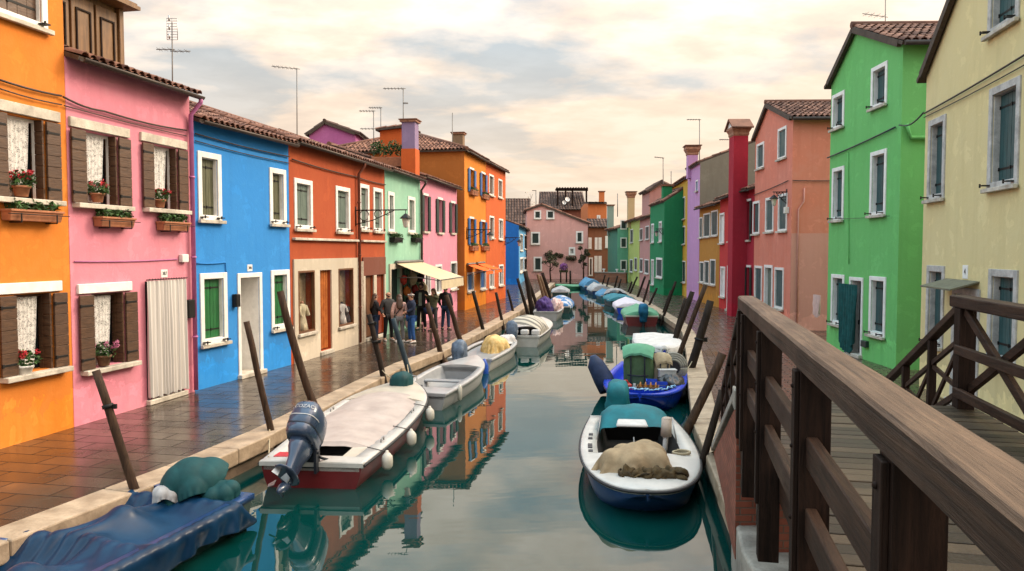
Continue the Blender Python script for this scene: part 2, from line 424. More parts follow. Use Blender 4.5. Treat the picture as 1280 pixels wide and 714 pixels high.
def quay(P, side, pave, kname):
    # side = -1 left bank (land towards -X), +1 right bank
    inner = P; outer = offset_poly(P, side * KW)
    mb = MB()
    far = -160 if side < 0 else 160
    for i in range(len(P) - 1):
        a, b = outer[i], outer[i + 1]
        q = [(a[0], a[1], 0), (far, a[1], 0), (far, b[1], 0), (b[0], b[1], 0)]
        mb.poly(q if side > 0 else q[::-1])
    tag(mb.build('pavement', pave), kind='structure')
    # kerb stones, each a slightly different block of one kerb
    kb = MB(); R = random.Random(3 if side < 0 else 5)
    def at(Q, t):
        i = min(int(t), len(Q) - 2); f = t - i; return (Q[i][0] + (Q[i + 1][0] - Q[i][0]) * f, Q[i][1] + (Q[i + 1][1] - Q[i][1]) * f)
    for i in range(len(P) - 1):
        ln = (V(P[i + 1]) - V(P[i])).length; n = max(1, round(ln / 1.35))
        for k in range(n):
            t0, t1 = i + (k + .004) / n, i + (k + 1 - .004) / n
            dz = R.uniform(0, .012); dd = R.uniform(-.015, .015)
            i0, i1, o0, o1 = at(inner, t0), at(inner, t1), at(outer, t0), at(outer, t1)
            sx = -side * .03 + dd
            kb.box8([(o0[0], o0[1], -.22), (i0[0] + sx, i0[1], -.22), (i1[0] + sx, i1[1], -.22), (o1[0], o1[1], -.22),
                     (o0[0], o0[1], .02 + dz), (i0[0] + sx, i0[1], .012 + dz), (i1[0] + sx, i1[1], .012 + dz), (o1[0], o1[1], .02 + dz)] if side < 0 else
                    [(i0[0] + sx, i0[1], -.22), (o0[0], o0[1], -.22), (o1[0], o1[1], -.22), (i1[0] + sx, i1[1], -.22),
                     (i0[0] + sx, i0[1], .012 + dz), (o0[0], o0[1], .02 + dz), (o1[0], o1[1], .02 + dz), (i1[0] + sx, i1[1], .012 + dz)])
    tag(kb.build('kerb', M_kerb, bevel=.022, seg=2), kind='structure')
    wb = MB()
    off = offset_poly(P, side * .04)
    for i in range(len(P) - 1):
        n = 6
        for k in range(n):
            a, b = at(off, i + k / n), at(off, i + (k + 1) / n)
            for z0, z1 in ((-2.6, -.9), (-.9, -.55), (-.55, -.2)):
                wb.poly([(a[0], a[1], z0), (b[0], b[1], z0), (b[0], b[1], z1), (a[0], a[1], z1)])
    tag(wb.build('quay_wall', M_qwall), kind='structure')
quay(QL, -1, M_paveL, 'kerb')
quay(QR, 1, M_paveR, 'kerb')
mb = MB()
ya = 71.0
mb.poly([(-160, ya, -.004), (160, ya, -.004), (160, 90, -.004), (-160, 90, -.004)])
tag(mb.build('far_pavement', M_paveR), kind='structure')
mb = MB(); mb.poly([(4, ya, -2.6), (8, ya, -2.6), (8, ya, -.01), (4, ya, -.01)]); tag(mb.build('far_quay_wall', M_qwall), kind='structure')
M_land = stone('lagoon_island_earth', (.10, .09, .06), .9, .05)
mb = MB(); mb.poly([(-1500, 90, -.02), (1500, 90, -.02), (1500, 1500, -.02), (-1500, 1500, -.02)])
for sx in (-1, 1): mb.poly([(160 * sx, -60, -.02), (1500 * sx, -60, -.02), (1500 * sx, 90, -.02), (160 * sx, 90, -.02)][::sx])
tag(mb.build('ground', M_land), kind='structure')

m, t, b = newmat('canal_water')
setv(b, Base_Color=(.001, .033, .029), Roughness=.004); b.inputs['IOR'].default_value = 1.78
p = pos(t, (.9, 1.7, 1), -.15); f1 = nz(t, p, .55, 3, .5, .2); f2 = nz(t, p, 3.2, 3, .5)
p3 = pos(t, (.35, 2.4, 1), -.12); f3 = nz(t, p3, 1.3, 2, .5)
hh = math_(t, 'ADD', math_(t, 'ADD', math_(t, 'MULTIPLY', f1, 1.0), math_(t, 'MULTIPLY', f2, .045)), math_(t, 'MULTIPLY', f3, .16))
bump(t, b, hh, .040, .10)
M_water = m
mb = MB()
xs = [-60, 60]; mb.poly([(-60, -60, WATER), (60, -60, WATER), (60, 74, WATER), (-60, 74, WATER)])
tag(mb.build('canal_water', M_water), kind='structure')

# ------------------------------------------------------------------ facades
class Facade:
    def __init__(self, A, B):
        self.A = V((A[0], A[1])); self.B = V((B[0], B[1])); d = self.B - self.A
        self.L = d.length; self.u = d / self.L; self.n = V((self.u.y, -self.u.x))
    def P(self, s, d, z):
        q = self.A + self.u * s + self.n * d; return V((q.x, q.y, z))
    def at(self, px, py, d=0.0):
        r = ray(px, py); n3 = V((self.n.x, self.n.y, 0)); o = self.P(0, d, 0)
        t = (o - C0).dot(n3) / r.dot(n3); q = C0 + r * t
        return ((V((q.x, q.y)) - self.A).dot(self.u), q.z)
    def rect(self, xl, xr, yt, yb):
        s0, z1 = self.at(xl, yt); _, z0 = self.at(xl, yb); s1, _ = self.at(xr, (yt + yb) / 2)
        return [s0, s1, z0, z1]
    def box(self, mb, s0, s1, d0, d1, z0, z1, mi=0, tint=.5):
        P = self.P
        mb.box8([P(s0, d1, z0), P(s1, d1, z0), P(s1, d0, z0), P(s0, d0, z0), P(s0, d1, z1), P(s1, d1, z1), P(s1, d0, z1), P(s0, d0, z1)], mi, tint)

def tile_slope(mb, O, U, L_, Vd, W, tw=.20, tl=.38, seed=1, wf=None, slab=True):
    """coppi tiles: barrel covers over a slab; O eave corner, U along the eave, Vd up the slope"""
    R = random.Random(seed); O, U, Vd = V(O), V(U).normalized(), V(Vd).normalized()
    Nn = U.cross(Vd); 
    if Nn.z < 0: Nn = -Nn
    if slab: mb.obox(O + U * L_ / 2 + Vd * W / 2 - Nn * .045, U * L_ / 2, Vd * (W / 2), Nn * .04, 1)
    nc = max(2, round(L_ / tw)); tw = L_ / nc; nr = max(2, round(W / tl)); tl = W / nr
    for i in range(nc):
        c = O + U * (i + .5) * tw
        for j in range(nr):
            if wf and (j + .5) * tl > wf((i + .5) / nc) : continue
            v0, v1 = j * tl - .03, (j + 1) * tl + .02
            jx = R.uniform(-.012, .012); lz = R.uniform(0, .012); tn = R.random()
            ring = []
            for (v, r, z) in ((v0, tw * .43, .03 + lz), (v1, tw * .36, .008 + lz)):
                ring.append([c + Vd * v + U * (jx + r * cos(pi * k / 4)) + Nn * (z + r * .85 * sin(pi * k / 4) - .01) for k in range(5)])
            mb.loft(ring, 0, closed=False, smooth=True, tint=tn)
            if j == 0:   # hollow front edge of the first tile: a thin lip
                lip = [p - Nn * .016 for p in ring[0]]
                mb.loft([ring[0], lip], 0, closed=False, smooth=False, tint=tn * .6)
        # concave channel tile between two covers
        cc = O + U * (i + 1) * tw
        if i < nc - 1:
            Wc = min(W, max(.02, wf((i + 1) / nc))) if wf else W
            ring = [[cc + Vd * v + U * (tw * .3 * (k - 1)) + Nn * (.004 + (.022 if k != 1 else 0)) for k in range(3)] for v in (-.06, Wc)]
            mb.loft(ring, 0, closed=False, smooth=True, tint=R.random())

def leaf_panel(F, mb, s0, s1, z0, z1, d, th=.035, horiz=False, planks=4, iron=True, mi=0, mj=1):
    """one shutter leaf of planks with strap hinges"""
    n = planks; g = .007
    if horiz:
        for k in range(n):
            a = z0 + (z1 - z0) * k / n; b = z0 + (z1 - z0) * (k + 1) / n
            F.box(mb, s0, s1, d, d + th, a + g / 2, b - g / 2, mi)
        F.box(mb, s0 + .01, s1 - .01, d + .004, d + th - .01, z0, z1, mi)
    else:
        for k in range(n):
            a = s0 + (s1 - s0) * k / n; b = s0 + (s1 - s0) * (k + 1) / n
            F.box(mb, a + g / 2, b - g / 2, d, d + th, z0, z1, mi)
        F.box(mb, s0 + .004, s1 - .004, d + .004, d + th - .012, z0 + .004, z1 - .004, mi)
    if iron:
        for q in (.14, .86):
            z = z0 + (z1 - z0) * q
            F.box(mb, s0 + .01, s1 - .03, d + th, d + th + .007, z - .018, z + .018, mj)
            F.box(mb, s0 - .012, s0 + .025, d + th - .01, d + th + .02, z - .03, z + .03, mj)

def window(F, root, s0, s1, z0, z1, style, shmat=None, trim=.10, detail=2, rec=.11, mtrim=None, nleaf=2, sill=True, bars=True, ajar=0.0):
    """s0..z1 is the OUTER rectangle of the trim; returns the hole rectangle for the wall"""
    mt = mtrim or M_white
    if style in ('closed', 'glass', 'door', 'arch'):
        a0, a1, b0, b1 = s0 + trim, s1 - trim, z0 + (trim if style != 'door' else 0), z1 - trim
        fr = MB(); pr = .03
        F.box(fr, s0, a0, -.01, pr, z0, z1); F.box(fr, a1, s1, -.01, pr, z0, z1)
        F.box(fr, a0, a1, -.01, pr - .002, b1, z1)
        if style != 'door': F.box(fr, a0, a1, -.01, pr - .002, z0, b0)
        # painted reveal lining
        F.box(fr, a0 - .003, a0 + .012, -rec - .02, -.011, b0, b1); F.box(fr, a1 - .012, a1 + .003, -rec - .02, -.011, b0, b1)
        F.box(fr, a0 + .012, a1 - .012, -rec - .02, -.011, b1 - .012, b1 + .003)
        if style != 'door': F.box(fr, a0 + .012, a1 - .012, -rec - .02, -.011, b0 - .003, b0 + .010)
        wo = fr.build('window' if style != 'door' else 'doorway', mt, root, bevel=.006 if detail > 1 else 0)
        hole = (a0, a1, b0, b1, max(.25, rec + .1))
        if sill and style != 'door':
            sb = MB(); F.box(sb, s0 - .05, s1 + .05, .031, .11, z0 - .045, z0 + .03); sb.build('sill', M_istria, wo, bevel=.008 if detail > 1 else 0)
        i0, i1, j0, j1 = a0 + .012, a1 - .012, b0 + (.01 if style != 'door' else 0), b1 - .012
        if style == 'closed':
            mid = (i0 + i1) / 2
            edges = [(i0, mid - .004), (mid + .004, i1)] if nleaf == 2 else [(i0, i1)]
            for e0, e1 in edges:
                lb = MB(); leaf_panel(F, lb, e0, e1, j0 + .01, j1 - .01, -rec, planks=2 if detail < 2 else 3, iron=detail > 1)
                lb.build('shutter', [shmat, M_iron], wo)
            if detail > 1 and sill:
                for e in (s0 + .12, s1 - .12):
                    hb = MB(); F.box(hb, e - .09, e + .03, .031, .16, z0 + .075, z0 + .095); F.box(hb, e - .09, e - .07, .14, .165, z0 + .05, z0 + .12); hb.build('shutter_catch', M_iron, wo)
        elif style == 'ajar':
            pass
        elif style == 'glass':
            pb = MB(); F.box(pb, i0, i1, -rec - .012, -rec, j0, j1); pb.build('pane', M_glass, wo)
            if bars:
                gb = MB(); mid = (i0 + i1) / 2; x = .035
                F.box(gb, mid - x, mid + x, -rec + .001, -rec + .03, j0, j1)
                F.box(gb, i0, i0 + x, -rec + .001, -rec + .028, j0, j1); F.box(gb, i1 - x, i1, -rec + .001, -rec + .028, j0, j1)
                F.box(gb, i0 + x, mid - x, -rec + .001, -rec + .026, j1 - x, j1); F.box(gb, mid + x, i1 - x, -rec + .001, -rec + .026, j1 - x, j1)
                gb.build('sash', shmat or M_white, wo)
        elif style == 'door':
            dbm = MB(); F.box(dbm, i0, i1, -rec - .04, -rec, j0 + .03, j1)
            for k in range(2):
                zz0, zz1 = (j0 + .2, j0 + (j1 - j0) * .42) if k == 0 else (j0 + (j1 - j0) * .5, j1 - .15)
                F.box(dbm, i0 + .12, i1 - .12, -rec, -rec + .012, zz0, zz1)
            dd = dbm.build('door', shmat or M_white, wo)
            st = MB(); F.box(st, s0 - .03, s1 + .03, -rec, .12, 0.0, .10); st.build('threshold', M_istria, wo, bevel=.01 if detail > 1 else 0)
            if detail > 1:
                hb = MB(); F.box(hb, i0 + .05, i0 + .08, -rec + .001, -rec + .05, j0 + .95, j0 + 1.08); hb.build('handle', M_iron, wo)
        return hole
    return None

def house(name, label, A, B, zt, wall, roof='eave', depth=8.0, wins=(), peak=None, rise=None, gutter=True, cat='house', tw=.20, sidewall=None, wextra=None, ov=.34, seed=1, downpipe=None, gm=None, roofs=True, side_open=None, zt2=None):
    F = Facade(A, B); root = thing(name, label, cat, (F.A.x, F.A.y, 0), world=True)
    holes = []
    for wdef in wins:
        h = wdef(F, root) if callable(wdef) else window(F, root, *F.rect(*wdef[0]), **wdef[1])
        if h: holes.extend(h if isinstance(h, list) else [h])
    Lh = F.L
    if roof == 'gable':
        ps, pz = peak; zl, zr = zt, (zt2 or zt)
        T = lambda s: zl + (pz - zl) * s / ps if s <= ps else pz + (zr - pz) * (s - ps) / (Lh - ps)
        cutsx = [ps]
    else:
        zl, zr = zt, (zt2 or zt)
        T = lambda s: zl + (zr - zl) * s / Lh
        cutsx = []
    wm = MB()
    ss = sorted(set([0.0, Lh] + cutsx + [round(x, 4) for h in holes for x in (h[0], h[1]) if 0 < x < Lh]))
    zs = sorted(set([-.3] + [round(z, 4) for h in holes for z in (h[2], h[3])]))
    kn = [0.0] + cutsx + [Lh]; ext = []
    for p_, q_ in zip(kn[:-1], kn[1:]):
        for z in zs:
            t0, t1 = T(p_), T(q_)
            if (t0 - z) * (t1 - z) < 0: ext.append(p_ + (q_ - p_) * (z - t0) / (t1 - t0))
    ss = sorted(ss + ext)
    rev = .25
    for i in range(len(ss) - 1):
        a, b = ss[i], ss[i + 1]; mid = (a + b) / 2
        for j in range(len(zs)):
            z0 = zs[j]; last = j == len(zs) - 1
            z1 = None if last else zs[j + 1]
            if not last and any(h[0] - .001 <= mid <= h[1] + .001 and h[2] - .001 <= (z0 + z1) / 2 <= h[3] + .001 for h in holes): continue
            ta, tb = (T(a), T(b)) if last else (min(z1, T(a)), min(z1, T(b)))
            if max(ta, tb) <= z0 + 1e-4: continue
            ta, tb = max(ta, z0), max(tb, z0)
            wm.poly([F.P(a, 0, z0), F.P(b, 0, z0), F.P(b, 0, tb), F.P(a, 0, ta)])
    for h in holes:
        a, b, z0, z1 = max(h[0], 0), min(h[1], Lh), h[2], h[3]; rev = h[4] if len(h) > 4 else .25
        for q in (((a, 0, z0), (a, -rev, z0), (a, -rev, z1), (a, 0, z1)), ((b, 0, z0), (b, 0, z1), (b, -rev, z1), (b, -rev, z0)),
                  ((a, 0, z1), (a, -rev, z1), (b, -rev, z1), (b, 0, z1)), ((a, 0, z0), (b, 0, z0), (b, -rev, z0), (a, -rev, z0))):
            wm.poly([F.P(*p) for p in q])
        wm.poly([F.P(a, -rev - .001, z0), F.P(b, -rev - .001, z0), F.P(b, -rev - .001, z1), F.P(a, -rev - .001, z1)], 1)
    # sides and back
    if roof == 'gable':
        wm.poly([F.P(Lh, 0, -.3), F.P(Lh, -depth, -.3), F.P(Lh, -depth, zr), F.P(Lh, 0, zr)], 2)
        wm.poly([F.P(0, -depth, -.3), F.P(0, 0, -.3), F.P(0, 0, zl), F.P(0, -depth, zl)], 2)
        wm.poly([F.P(Lh, -depth, -.3), F.P(0, -depth, -.3), F.P(0, -depth, zl), F.P(peak[0], -depth, peak[1]), F.P(Lh, -depth, zr)], 2)
    else:
        rs = rise if rise is not None else depth / 2 * .33
        for s, fl, ze in ((Lh, 1, zr), (0, -1, zl)):
            if roof == 'hip' and fl < 0:
                wm.poly([F.P(s, 0, -.3), F.P(s, -depth, -.3), F.P(s, -depth, ze), F.P(s, 0, ze)][::-1], 2); continue
            q = [F.P(s, 0, -.3), F.P(s, -depth, -.3), F.P(s, -depth, ze), F.P(s, -depth / 2, ze + rs), F.P(s, 0, ze)]
            wm.poly(q if fl > 0 else q[::-1], 2)
        wm.poly([F.P(Lh, -depth, -.3), F.P(0, -depth, -.3), F.P(0, -depth, zl), F.P(Lh, -depth, zr)], 2)
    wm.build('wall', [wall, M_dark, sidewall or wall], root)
    if roofs:
        W = sqrt((depth / 2) ** 2 + (rise if rise is not None else depth / 2 * .33) ** 2)
        rb = MB(); u3 = V((F.u.x, F.u.y, 0)); n3 = V((F.n.x, F.n.y, 0))
        if roof == 'gable':
            ps, pz = peak
            for s_e, ze, sg in ((0, zl, -1), (Lh, zr, 1)):
                run = abs(ps - s_e); vv = (u3 * (-sg) * run + V((0, 0, pz - ze))); wlen = vv.length; vd = vv.normalized()
                o = F.P(s_e, .14, ze + .07) - vd * .28
                tile_slope(rb, o, -n3, depth + .2, vd, wlen + .28, tw, tw * 1.9, seed)
            rb.tube([F.P(ps, .16, pz + .11), F.P(ps, -depth, pz + .11)], .10, 8, 0, tint=.4)
            # verge: rows of tiles bedded along the gable edge
            vb = MB()
            for s_e, ze in ((0, zl), (Lh, zr)):
                vb.beam(F.P(s_e, .10, ze - .03), F.P(ps, .10, pz - .03), .16, .10, 0, up=n3)
            vb.build('verge', M_under, root)
        elif roof == 'hip':
            hr = depth / 2; R3 = lambda s, d, z: F.P(s, d, z)
            e0, e1, r0, r1, f0 = R3(-ov, ov, zl), R3(Lh, ov, zl), R3(hr - ov, -hr, zl + rs), R3(Lh, -hr, zl + rs), R3(-ov, -depth - ov, zl)
            for q in ((e0, e1, r1, r0), (f0, e0, r0)):
                rb.poly([p + V((0, 0, .05)) for p in q], 1); rb.poly([p - V((0, 0, .04)) for p in q][::-1], 1)
            for a, b in ((e0, e1), (f0, e0)): rb.poly([a - V((0, 0, .04)), b - V((0, 0, .04)), b + V((0, 0, .05)), a + V((0, 0, .05))], 1)
            sl = sqrt((hr + ov) ** 2 + rs ** 2)
            vd = (r1 - e1); wl_ = vd.length; vd = vd.normalized()
            k = (hr) / (Lh + ov)
            tile_slope(rb, e0 + V((0, 0, .06)), u3, Lh + ov, vd, wl_, tw, tw * 1.9, seed, wf=lambda f: wl_ * min(1, f / k), slab=False)
            vd3 = (u3 * (hr) + V((0, 0, rs))); w3 = vd3.length; vd3 = vd3.normalized()
            tile_slope(rb, f0 + V((0, 0, .06)), n3, depth + 2 * ov, vd3, w3, tw, tw * 1.9, seed, wf=lambda f: w3 * (1 - abs(2 * f - 1)), slab=False)
            rb.tube([r0 + V((0, 0, .1)), r1 + V((0, 0, .1))], .1, 8, 0, tint=.4); rb.tube([e0 + V((0, 0, .1)), r0 + V((0, 0, .1))], .1, 8, 0, tint=.4); rb.tube([f0 + V((0, 0, .1)), r0 + V((0, 0, .1))], .1, 8, 0, tint=.4)
        else:
            dz = V((0, 0, zr - zl)); ue = (u3 * Lh + dz).normalized()
            vd = (-n3 * depth / 2 + V((0, 0, rs))).normalized(); W = sqrt((depth / 2) ** 2 + rs ** 2)
            o = F.P(0, 0, zl + .09) - vd * ov
            tile_slope(rb, o, ue, Lh, vd, W + ov, tw, tw * 1.9, seed)
            vd2 = (n3 * depth / 2 + V((0, 0, rs))).normalized()
            tile_slope(rb, F.P(0, -depth, zl + .09) - vd2 * ov, ue, Lh, vd2, W + ov, tw * 1.5, tw * 3, seed)
            rb.tube([F.P(0, -depth / 2, zl + rs + .12), F.P(Lh, -depth / 2, zr + rs + .12)], .10, 8, 0, tint=.4)
        rb.build('roof', [M_tile, M_under], root)
        if gutter and roof != 'gable':
            gb = MB(); r = .07
            go = ov + .03; zg = zl + .09 - go * (rs / W) - .03
            rings = []
            for s, dz_ in ((0.02, 0), (Lh - .02, zr - zl)):
                rings.append([F.P(s, go + r * cos(a), zg + dz_ + r * sin(a)) for a in [pi + pi * k / 6 for k in range(7)]] + [F.P(s, go + (r - .012) * cos(a), zg + dz_ + (r - .012) * sin(a)) for a in [2 * pi - pi * k / 6 for k in range(7)]])
            gb.loft(rings, 0, closed=True, cap=True)
            gb.build('gutter', gm or M_gutter, root)
        if gutter and roof == 'gable':
            for s_e, ze, sg in ((0, zl, -1), (Lh, zr, 1)):
                gb = MB(); q = F.P(s_e + sg * .30, .1, ze - .08); gb.tube([q, q - V((F.n.x, F.n.y, 0)) * (depth)], .065, 8)
                gb.build('gutter', gm or M_gutter, root)
    if downpipe:
        s, dm = downpipe
        db = MB(); go = ov + .03
        db.tube([F.P(s, go, zt - .05), F.P(s, go, zt - .16), F.P(s, .09, zt - .42), F.P(s, .09, .05), ], .048, 8)
        for z in (1.2, 2.9, 4.6):
            if z < zt: db.tube([F.P(s, .09, z - .02), F.P(s, .09, z + .02)], .062, 8)
        db.build('downpipe', dm, root)
    return F, root

def chimney(F_or_none, root, p, zb, zt, wx, wy, rot, m, cap='bell', name='chimney'):
    """p = (x, y) centre; rot = direction of local x"""
    mb = MB(); ux = V((cos(rot), sin(rot), 0)); uy = V((-sin(rot), cos(rot), 0)); c = V((p[0], p[1], 0)); Z = V((0, 0, 1))
    def ob(z0, z1, kx, ky, mi): mb.obox(c + Z * (z0 + z1) / 2, ux * wx / 2 * kx, uy * wy / 2 * ky, Z * (z1 - z0) / 2, mi)
    h = wx
    if cap == 'bell':
        ob(zb, zt - h * .95, 1, 1, 0)
        # flared brick head
        def ring(k, z): return [c + ux * wx / 2 * k * sx + uy * wy / 2 * k * sy + Z * z for sx, sy in ((-1, -1), (1, -1), (1, 1), (-1, 1))]
        mb.loft([ring(1.0, zt - h * .95), ring(1.12, zt - h * .85), ring(1.12, zt - h * .7), ring(1.5, zt - h * .35), ring(1.5, zt - h * .12)], 1, True, True, False)
        for sx in (-1, 0, 1):
            for sy in (-1, 1): mb.obox(c + ux * sx * wx * .6 + uy * sy * wy * .6 + Z * (zt - h * .06), ux * wx * .14, uy * wy * .14, Z * h * .06, 2)
        ob(zt - .02, zt + h * .06, 1.7, 1.7, 2)
    elif cap == 'gable':
        ob(zb, zt - h * 1.0, 1, 1, 0)
        def ring(k, z): return [c + ux * wx / 2 * k * sx + uy * wy / 2 * k * sy + Z * z for sx, sy in ((-1, -1), (1, -1), (1, 1), (-1, 1))]
        mb.loft([ring(1.0, zt - h), ring(1.1, zt - h * .92), ring(1.1, zt - h * .8), ring(1.34, zt - h * .6), ring(1.34, zt - h * .48)], 1, True, True, False)
        a, b = c + Z * (zt - h * .48), wx * .66
        mb.add([a + ux * b + uy * wy * .6, a - ux * b + uy * wy * .6, a + Z * h * .42 + uy * wy * .6, a + ux * b - uy * wy * .6, a - ux * b - uy * wy * .6, a + Z * h * .42 - uy * wy * .6], [(0, 1, 2), (5, 4, 3)], 3)
        for sg in (-1, 1):
            mb.beam(a + ux * sg * wx * .86 - Z * h * .08, a + Z * h * .50, wy * 1.5, h * .09, 2, up=Z)
    else:
        ob(zb, zt - .12, 1, 1, 0); ob(zt - .12, zt - .04, 1.25, 1.25, 1); ob(zt - .04, zt, 1.4, 1.4, 2)
    return mb.build(name, [m, M_chbrick, M_tile, M_white], root)
M_chbrick = stone('chimney_brick', (.30, .13, .075), .85, 6, (.42, .22, .14))
# ------------------------------------------------------------------ small fittings used on several houses
def lace_window(hr, lower=False, inner=True, header=True):
    """opening with brown leaves folded back on the wall, lace curtain, stone head and sill"""
    def f(F, root):
        s0, s1, z0, z1 = F.rect(*hr); w_ = (s1 - s0)
        wb = MB()
        F.box(wb, s0 - .34, s1 + .34 if not lower else s1 + .22, -.02, .05, z1 + .02, z1 + .19)
        wo = wb.build('window', M_istria if not lower else M_white, root, bevel=.008)
        sb = MB(); F.box(sb, s0 - .30, s1 + .30, -.2, .16, z0 - .09, z0 - .005); sb.build('sill', M_istria, wo, bevel=.012, seg=2)
        lw_ = w_ * .44
        for a, b in ((s0 - lw_, s0 - .015), (s1 + .015, s1 + lw_ * .95)):
            lb = MB(); leaf_panel(F, lb, a, b, z0 + .0, z1 - .01, .035, .04, True, 7); lb.build('shutter', [M_brownsh, M_iron], wo, bevel=.004)
        if inner:
            ib = MB()
            n = 7
            for k in range(n):
                za, zb = z0 + (z1 - z0) * k / n + .004, z0 + (z1 - z0) * (k + 1) / n - .004
                F.box(ib, s1 - .045, s1 - .008, -.20, .03, za, zb)
            ib.build('shutter', [M_brownsh], wo)
        fb = MB(); d = -.17
        for a, b in ((s0, s0 + .05), (s1 - .05, s1)): F.box(fb, a, b, d, d + .05, z0, z1)
        F.box(fb, s0 + .05, s1 - .05, d, d + .049, z1 - .05, z1)
        fb.build('sash', M_white if not lower else M_brownsh, wo)
        pb = MB(); F.box(pb, s0 + .001, s1 - .001, -.242, -.236, z0, z1); pb.build('pane', M_glass, wo)
        cb = MB(); n = 26; rows = []
        for zz_, k in ((z1 - .05, 1.0), (z0 + (z1 - z0) * .45, .92), (z0 + .03, .80)):
            rows.append([F.P(s0 + .05 + (w_ * .70) * i / n * k, -.115 + .014 * sin(i * 1.5), zz_) for i in range(n + 1)])
        cb.loft(rows, 0, closed=False); cb.build('lace_curtain', M_lace, wo)
        return (s0, s1, z0, z1)
    return f
def flower_pot(name, label, loc, r, h, flower, seed, group=None, pot=None, white=False):
    t = thing(name, label, 'flower pot', loc, group=group)
    pb = MB(); pb.lathe([(r * .68, 0), (r * .72, .004), (r * .95, h * .8), (r * 1.08, h * .8), (r * 1.1, h), (r * .98, h), (r * .9, h * .86), (0.001, h * .86)], n=18)
    pb.build('pot', pot or M_terra, t)
    lb = MB(); lb.leaves((0, 0, h + r * .7), r * 1.9, r * 1.3, r * 1.25, 170, r * .36, 0, seed, .2); lb.build('foliage', M_leaf, t)
    fb = MB(); R = random.Random(seed + 1)
    for k in range(11):
        a = R.uniform(0, 6.28); q = R.uniform(.3, 1); c = V((cos(a) * r * 1.9 * q, sin(a) * r * 1.2 * q, h + r * (1.35 + R.uniform(-.5, .5))))
        fb.leaves(c, r * .42, r * .42, r * .36, 26, r * .17, 0, seed * 31 + k, 0)
    fb.build('blossom', flower, t)
    return t
def planter(label, F, s, z, ln, seed, flowers=False, mat=None, iron=True, group=None, h=.17, dd=.02):
    loc = F.P(s, dd, z); t = thing('window_planter', label, 'planter', loc, atan2(F.u.y, F.u.x), group)
    mb = MB(); ln2 = ln / 2; w = .20
    def box(x0, x1, ya, yb, za, zb): mb.box(x0, x1, ya, yb, za, zb)
    # local: x along the wall, -y outwards
    for (k0, k1) in ((0, h),):
        mb.loft([[(-ln2, 0, 0), (ln2, 0, 0), (ln2, -w * .8, 0), (-ln2, -w * .8, 0)], [(-ln2 - .02, 0, h), (ln2 + .02, 0, h), (ln2 + .02, -w, h), (-ln2 - .02, -w, h)]], 0, True, True, False)
    mb.box(-ln2 - .03, ln2 + .03, -w - .012, .004, h - .03, h + .006)
    mb.build('box', mat or M_terra, t, bevel=.006)
    lb = MB()
    for x in [(-ln2 + ln * (i + .5) / 3) for i in range(3)]:
        lb.leaves((x, -w / 2, h + .07), ln * .19, w * .6, .11, 90, .045, 0, seed + int(x * 100), .1)
    lb.build('foliage', M_leaf, t)
    if flowers:
        fb = MB(); R = random.Random(seed)
        for k in range(8): fb.leaves((R.uniform(-ln2, ln2), -w * R.uniform(.2, 1), h + R.uniform(.1, .2)), .05, .05, .04, 14, .022, 0, seed + k, 0)
        fb.build('blossom', M_red, t)
    if iron:
        ib = MB()
        for x in (-ln2 * .7, ln2 * .7): ib.beam((x, 0, -.02), (x, -w - .02, -.02), .02, .02); ib.beam((x, -w - .02, -.02), (x, -w - .02, h * .7), .02, .012, up=(0, 1, 0))
        ib.tube([(-ln2 - .1, -w - .03, h * .6), (ln2 + .1, -w - .03, h * .6)], .008, 6)
        ib.build('bracket', M_iron, t)
    return t
def cable(F, pts, label, d=.05, r=.014, mat=None, sag=.02, F2=None):
    q = []
    P = [F.at(*p, d=d) for p in pts]
    for (s0, z0), (s1, z1) in zip(P[:-1], P[1:]):
        for k in range(6):
            f = k / 6; q.append(F.P(s0 + (s1 - s0) * f, d, z0 + (z1 - z0) * f - sag * sin(pi * f)))
    q.append(F.P(P[-1][0], d, P[-1][1]))
    mb = MB(); mb.tube(q, r, 6)
    o = single('wall_cable', mb, mat or M_gutter, label, 'cable', q[0]); return o
def pixel_rect_box(F, name, label, cat, rect, d0, d1, mat, bevel=.01, group=None):
    s0, s1, z0, z1 = F.rect(*rect); mb = MB(); F.box(mb, s0, s1, d0, d1, z0, z1)
    return single(name, mb, mat, label, cat, F.P(s0, 0, z0), group, bevel=bevel)
def text_mesh(s, size, font_bold=False):
    cu = bpy.data.curves.new('lettering', 'FONT'); cu.body = s; cu.size = size; cu.extrude = .002; cu.align_x = 'CENTER'; cu.align_y = 'CENTER'
    o = bpy.data.objects.new('lettering', cu); col.objects.link(o)
    dg = bpy.context.evaluated_depsgraph_get(); me = bpy.data.meshes.new_from_object(o.evaluated_get(dg))
    bpy.data.objects.remove(o); bpy.data.curves.remove(cu); return me
def number_plate(F, root, px, py, txt, wd=.20, ht=.16):
    s, z = F.at(px, py); mb = MB(); F.box(mb, s - wd / 2, s + wd / 2, -.005, .012, z - ht / 2, z + ht / 2)
    pl = mb.build('number_plate', M_white, root, bevel=.003)
    me = text_mesh(txt, ht * .62); me.materials.append(M_iron)
    o = bpy.data.objects.new('lettering', me); col.objects.link(o); o.parent = pl
    R_ = Matrix(((F.u.x, 0, F.n.x), (F.u.y, 0, F.n.y), (0, 1, 0))).to_4x4()
    o.matrix_local = Matrix.Translation(F.P(s, .015, z) - OFF[root.name]) @ R_
    return pl
def C(l, r, t, b): return (l, r, t, b)

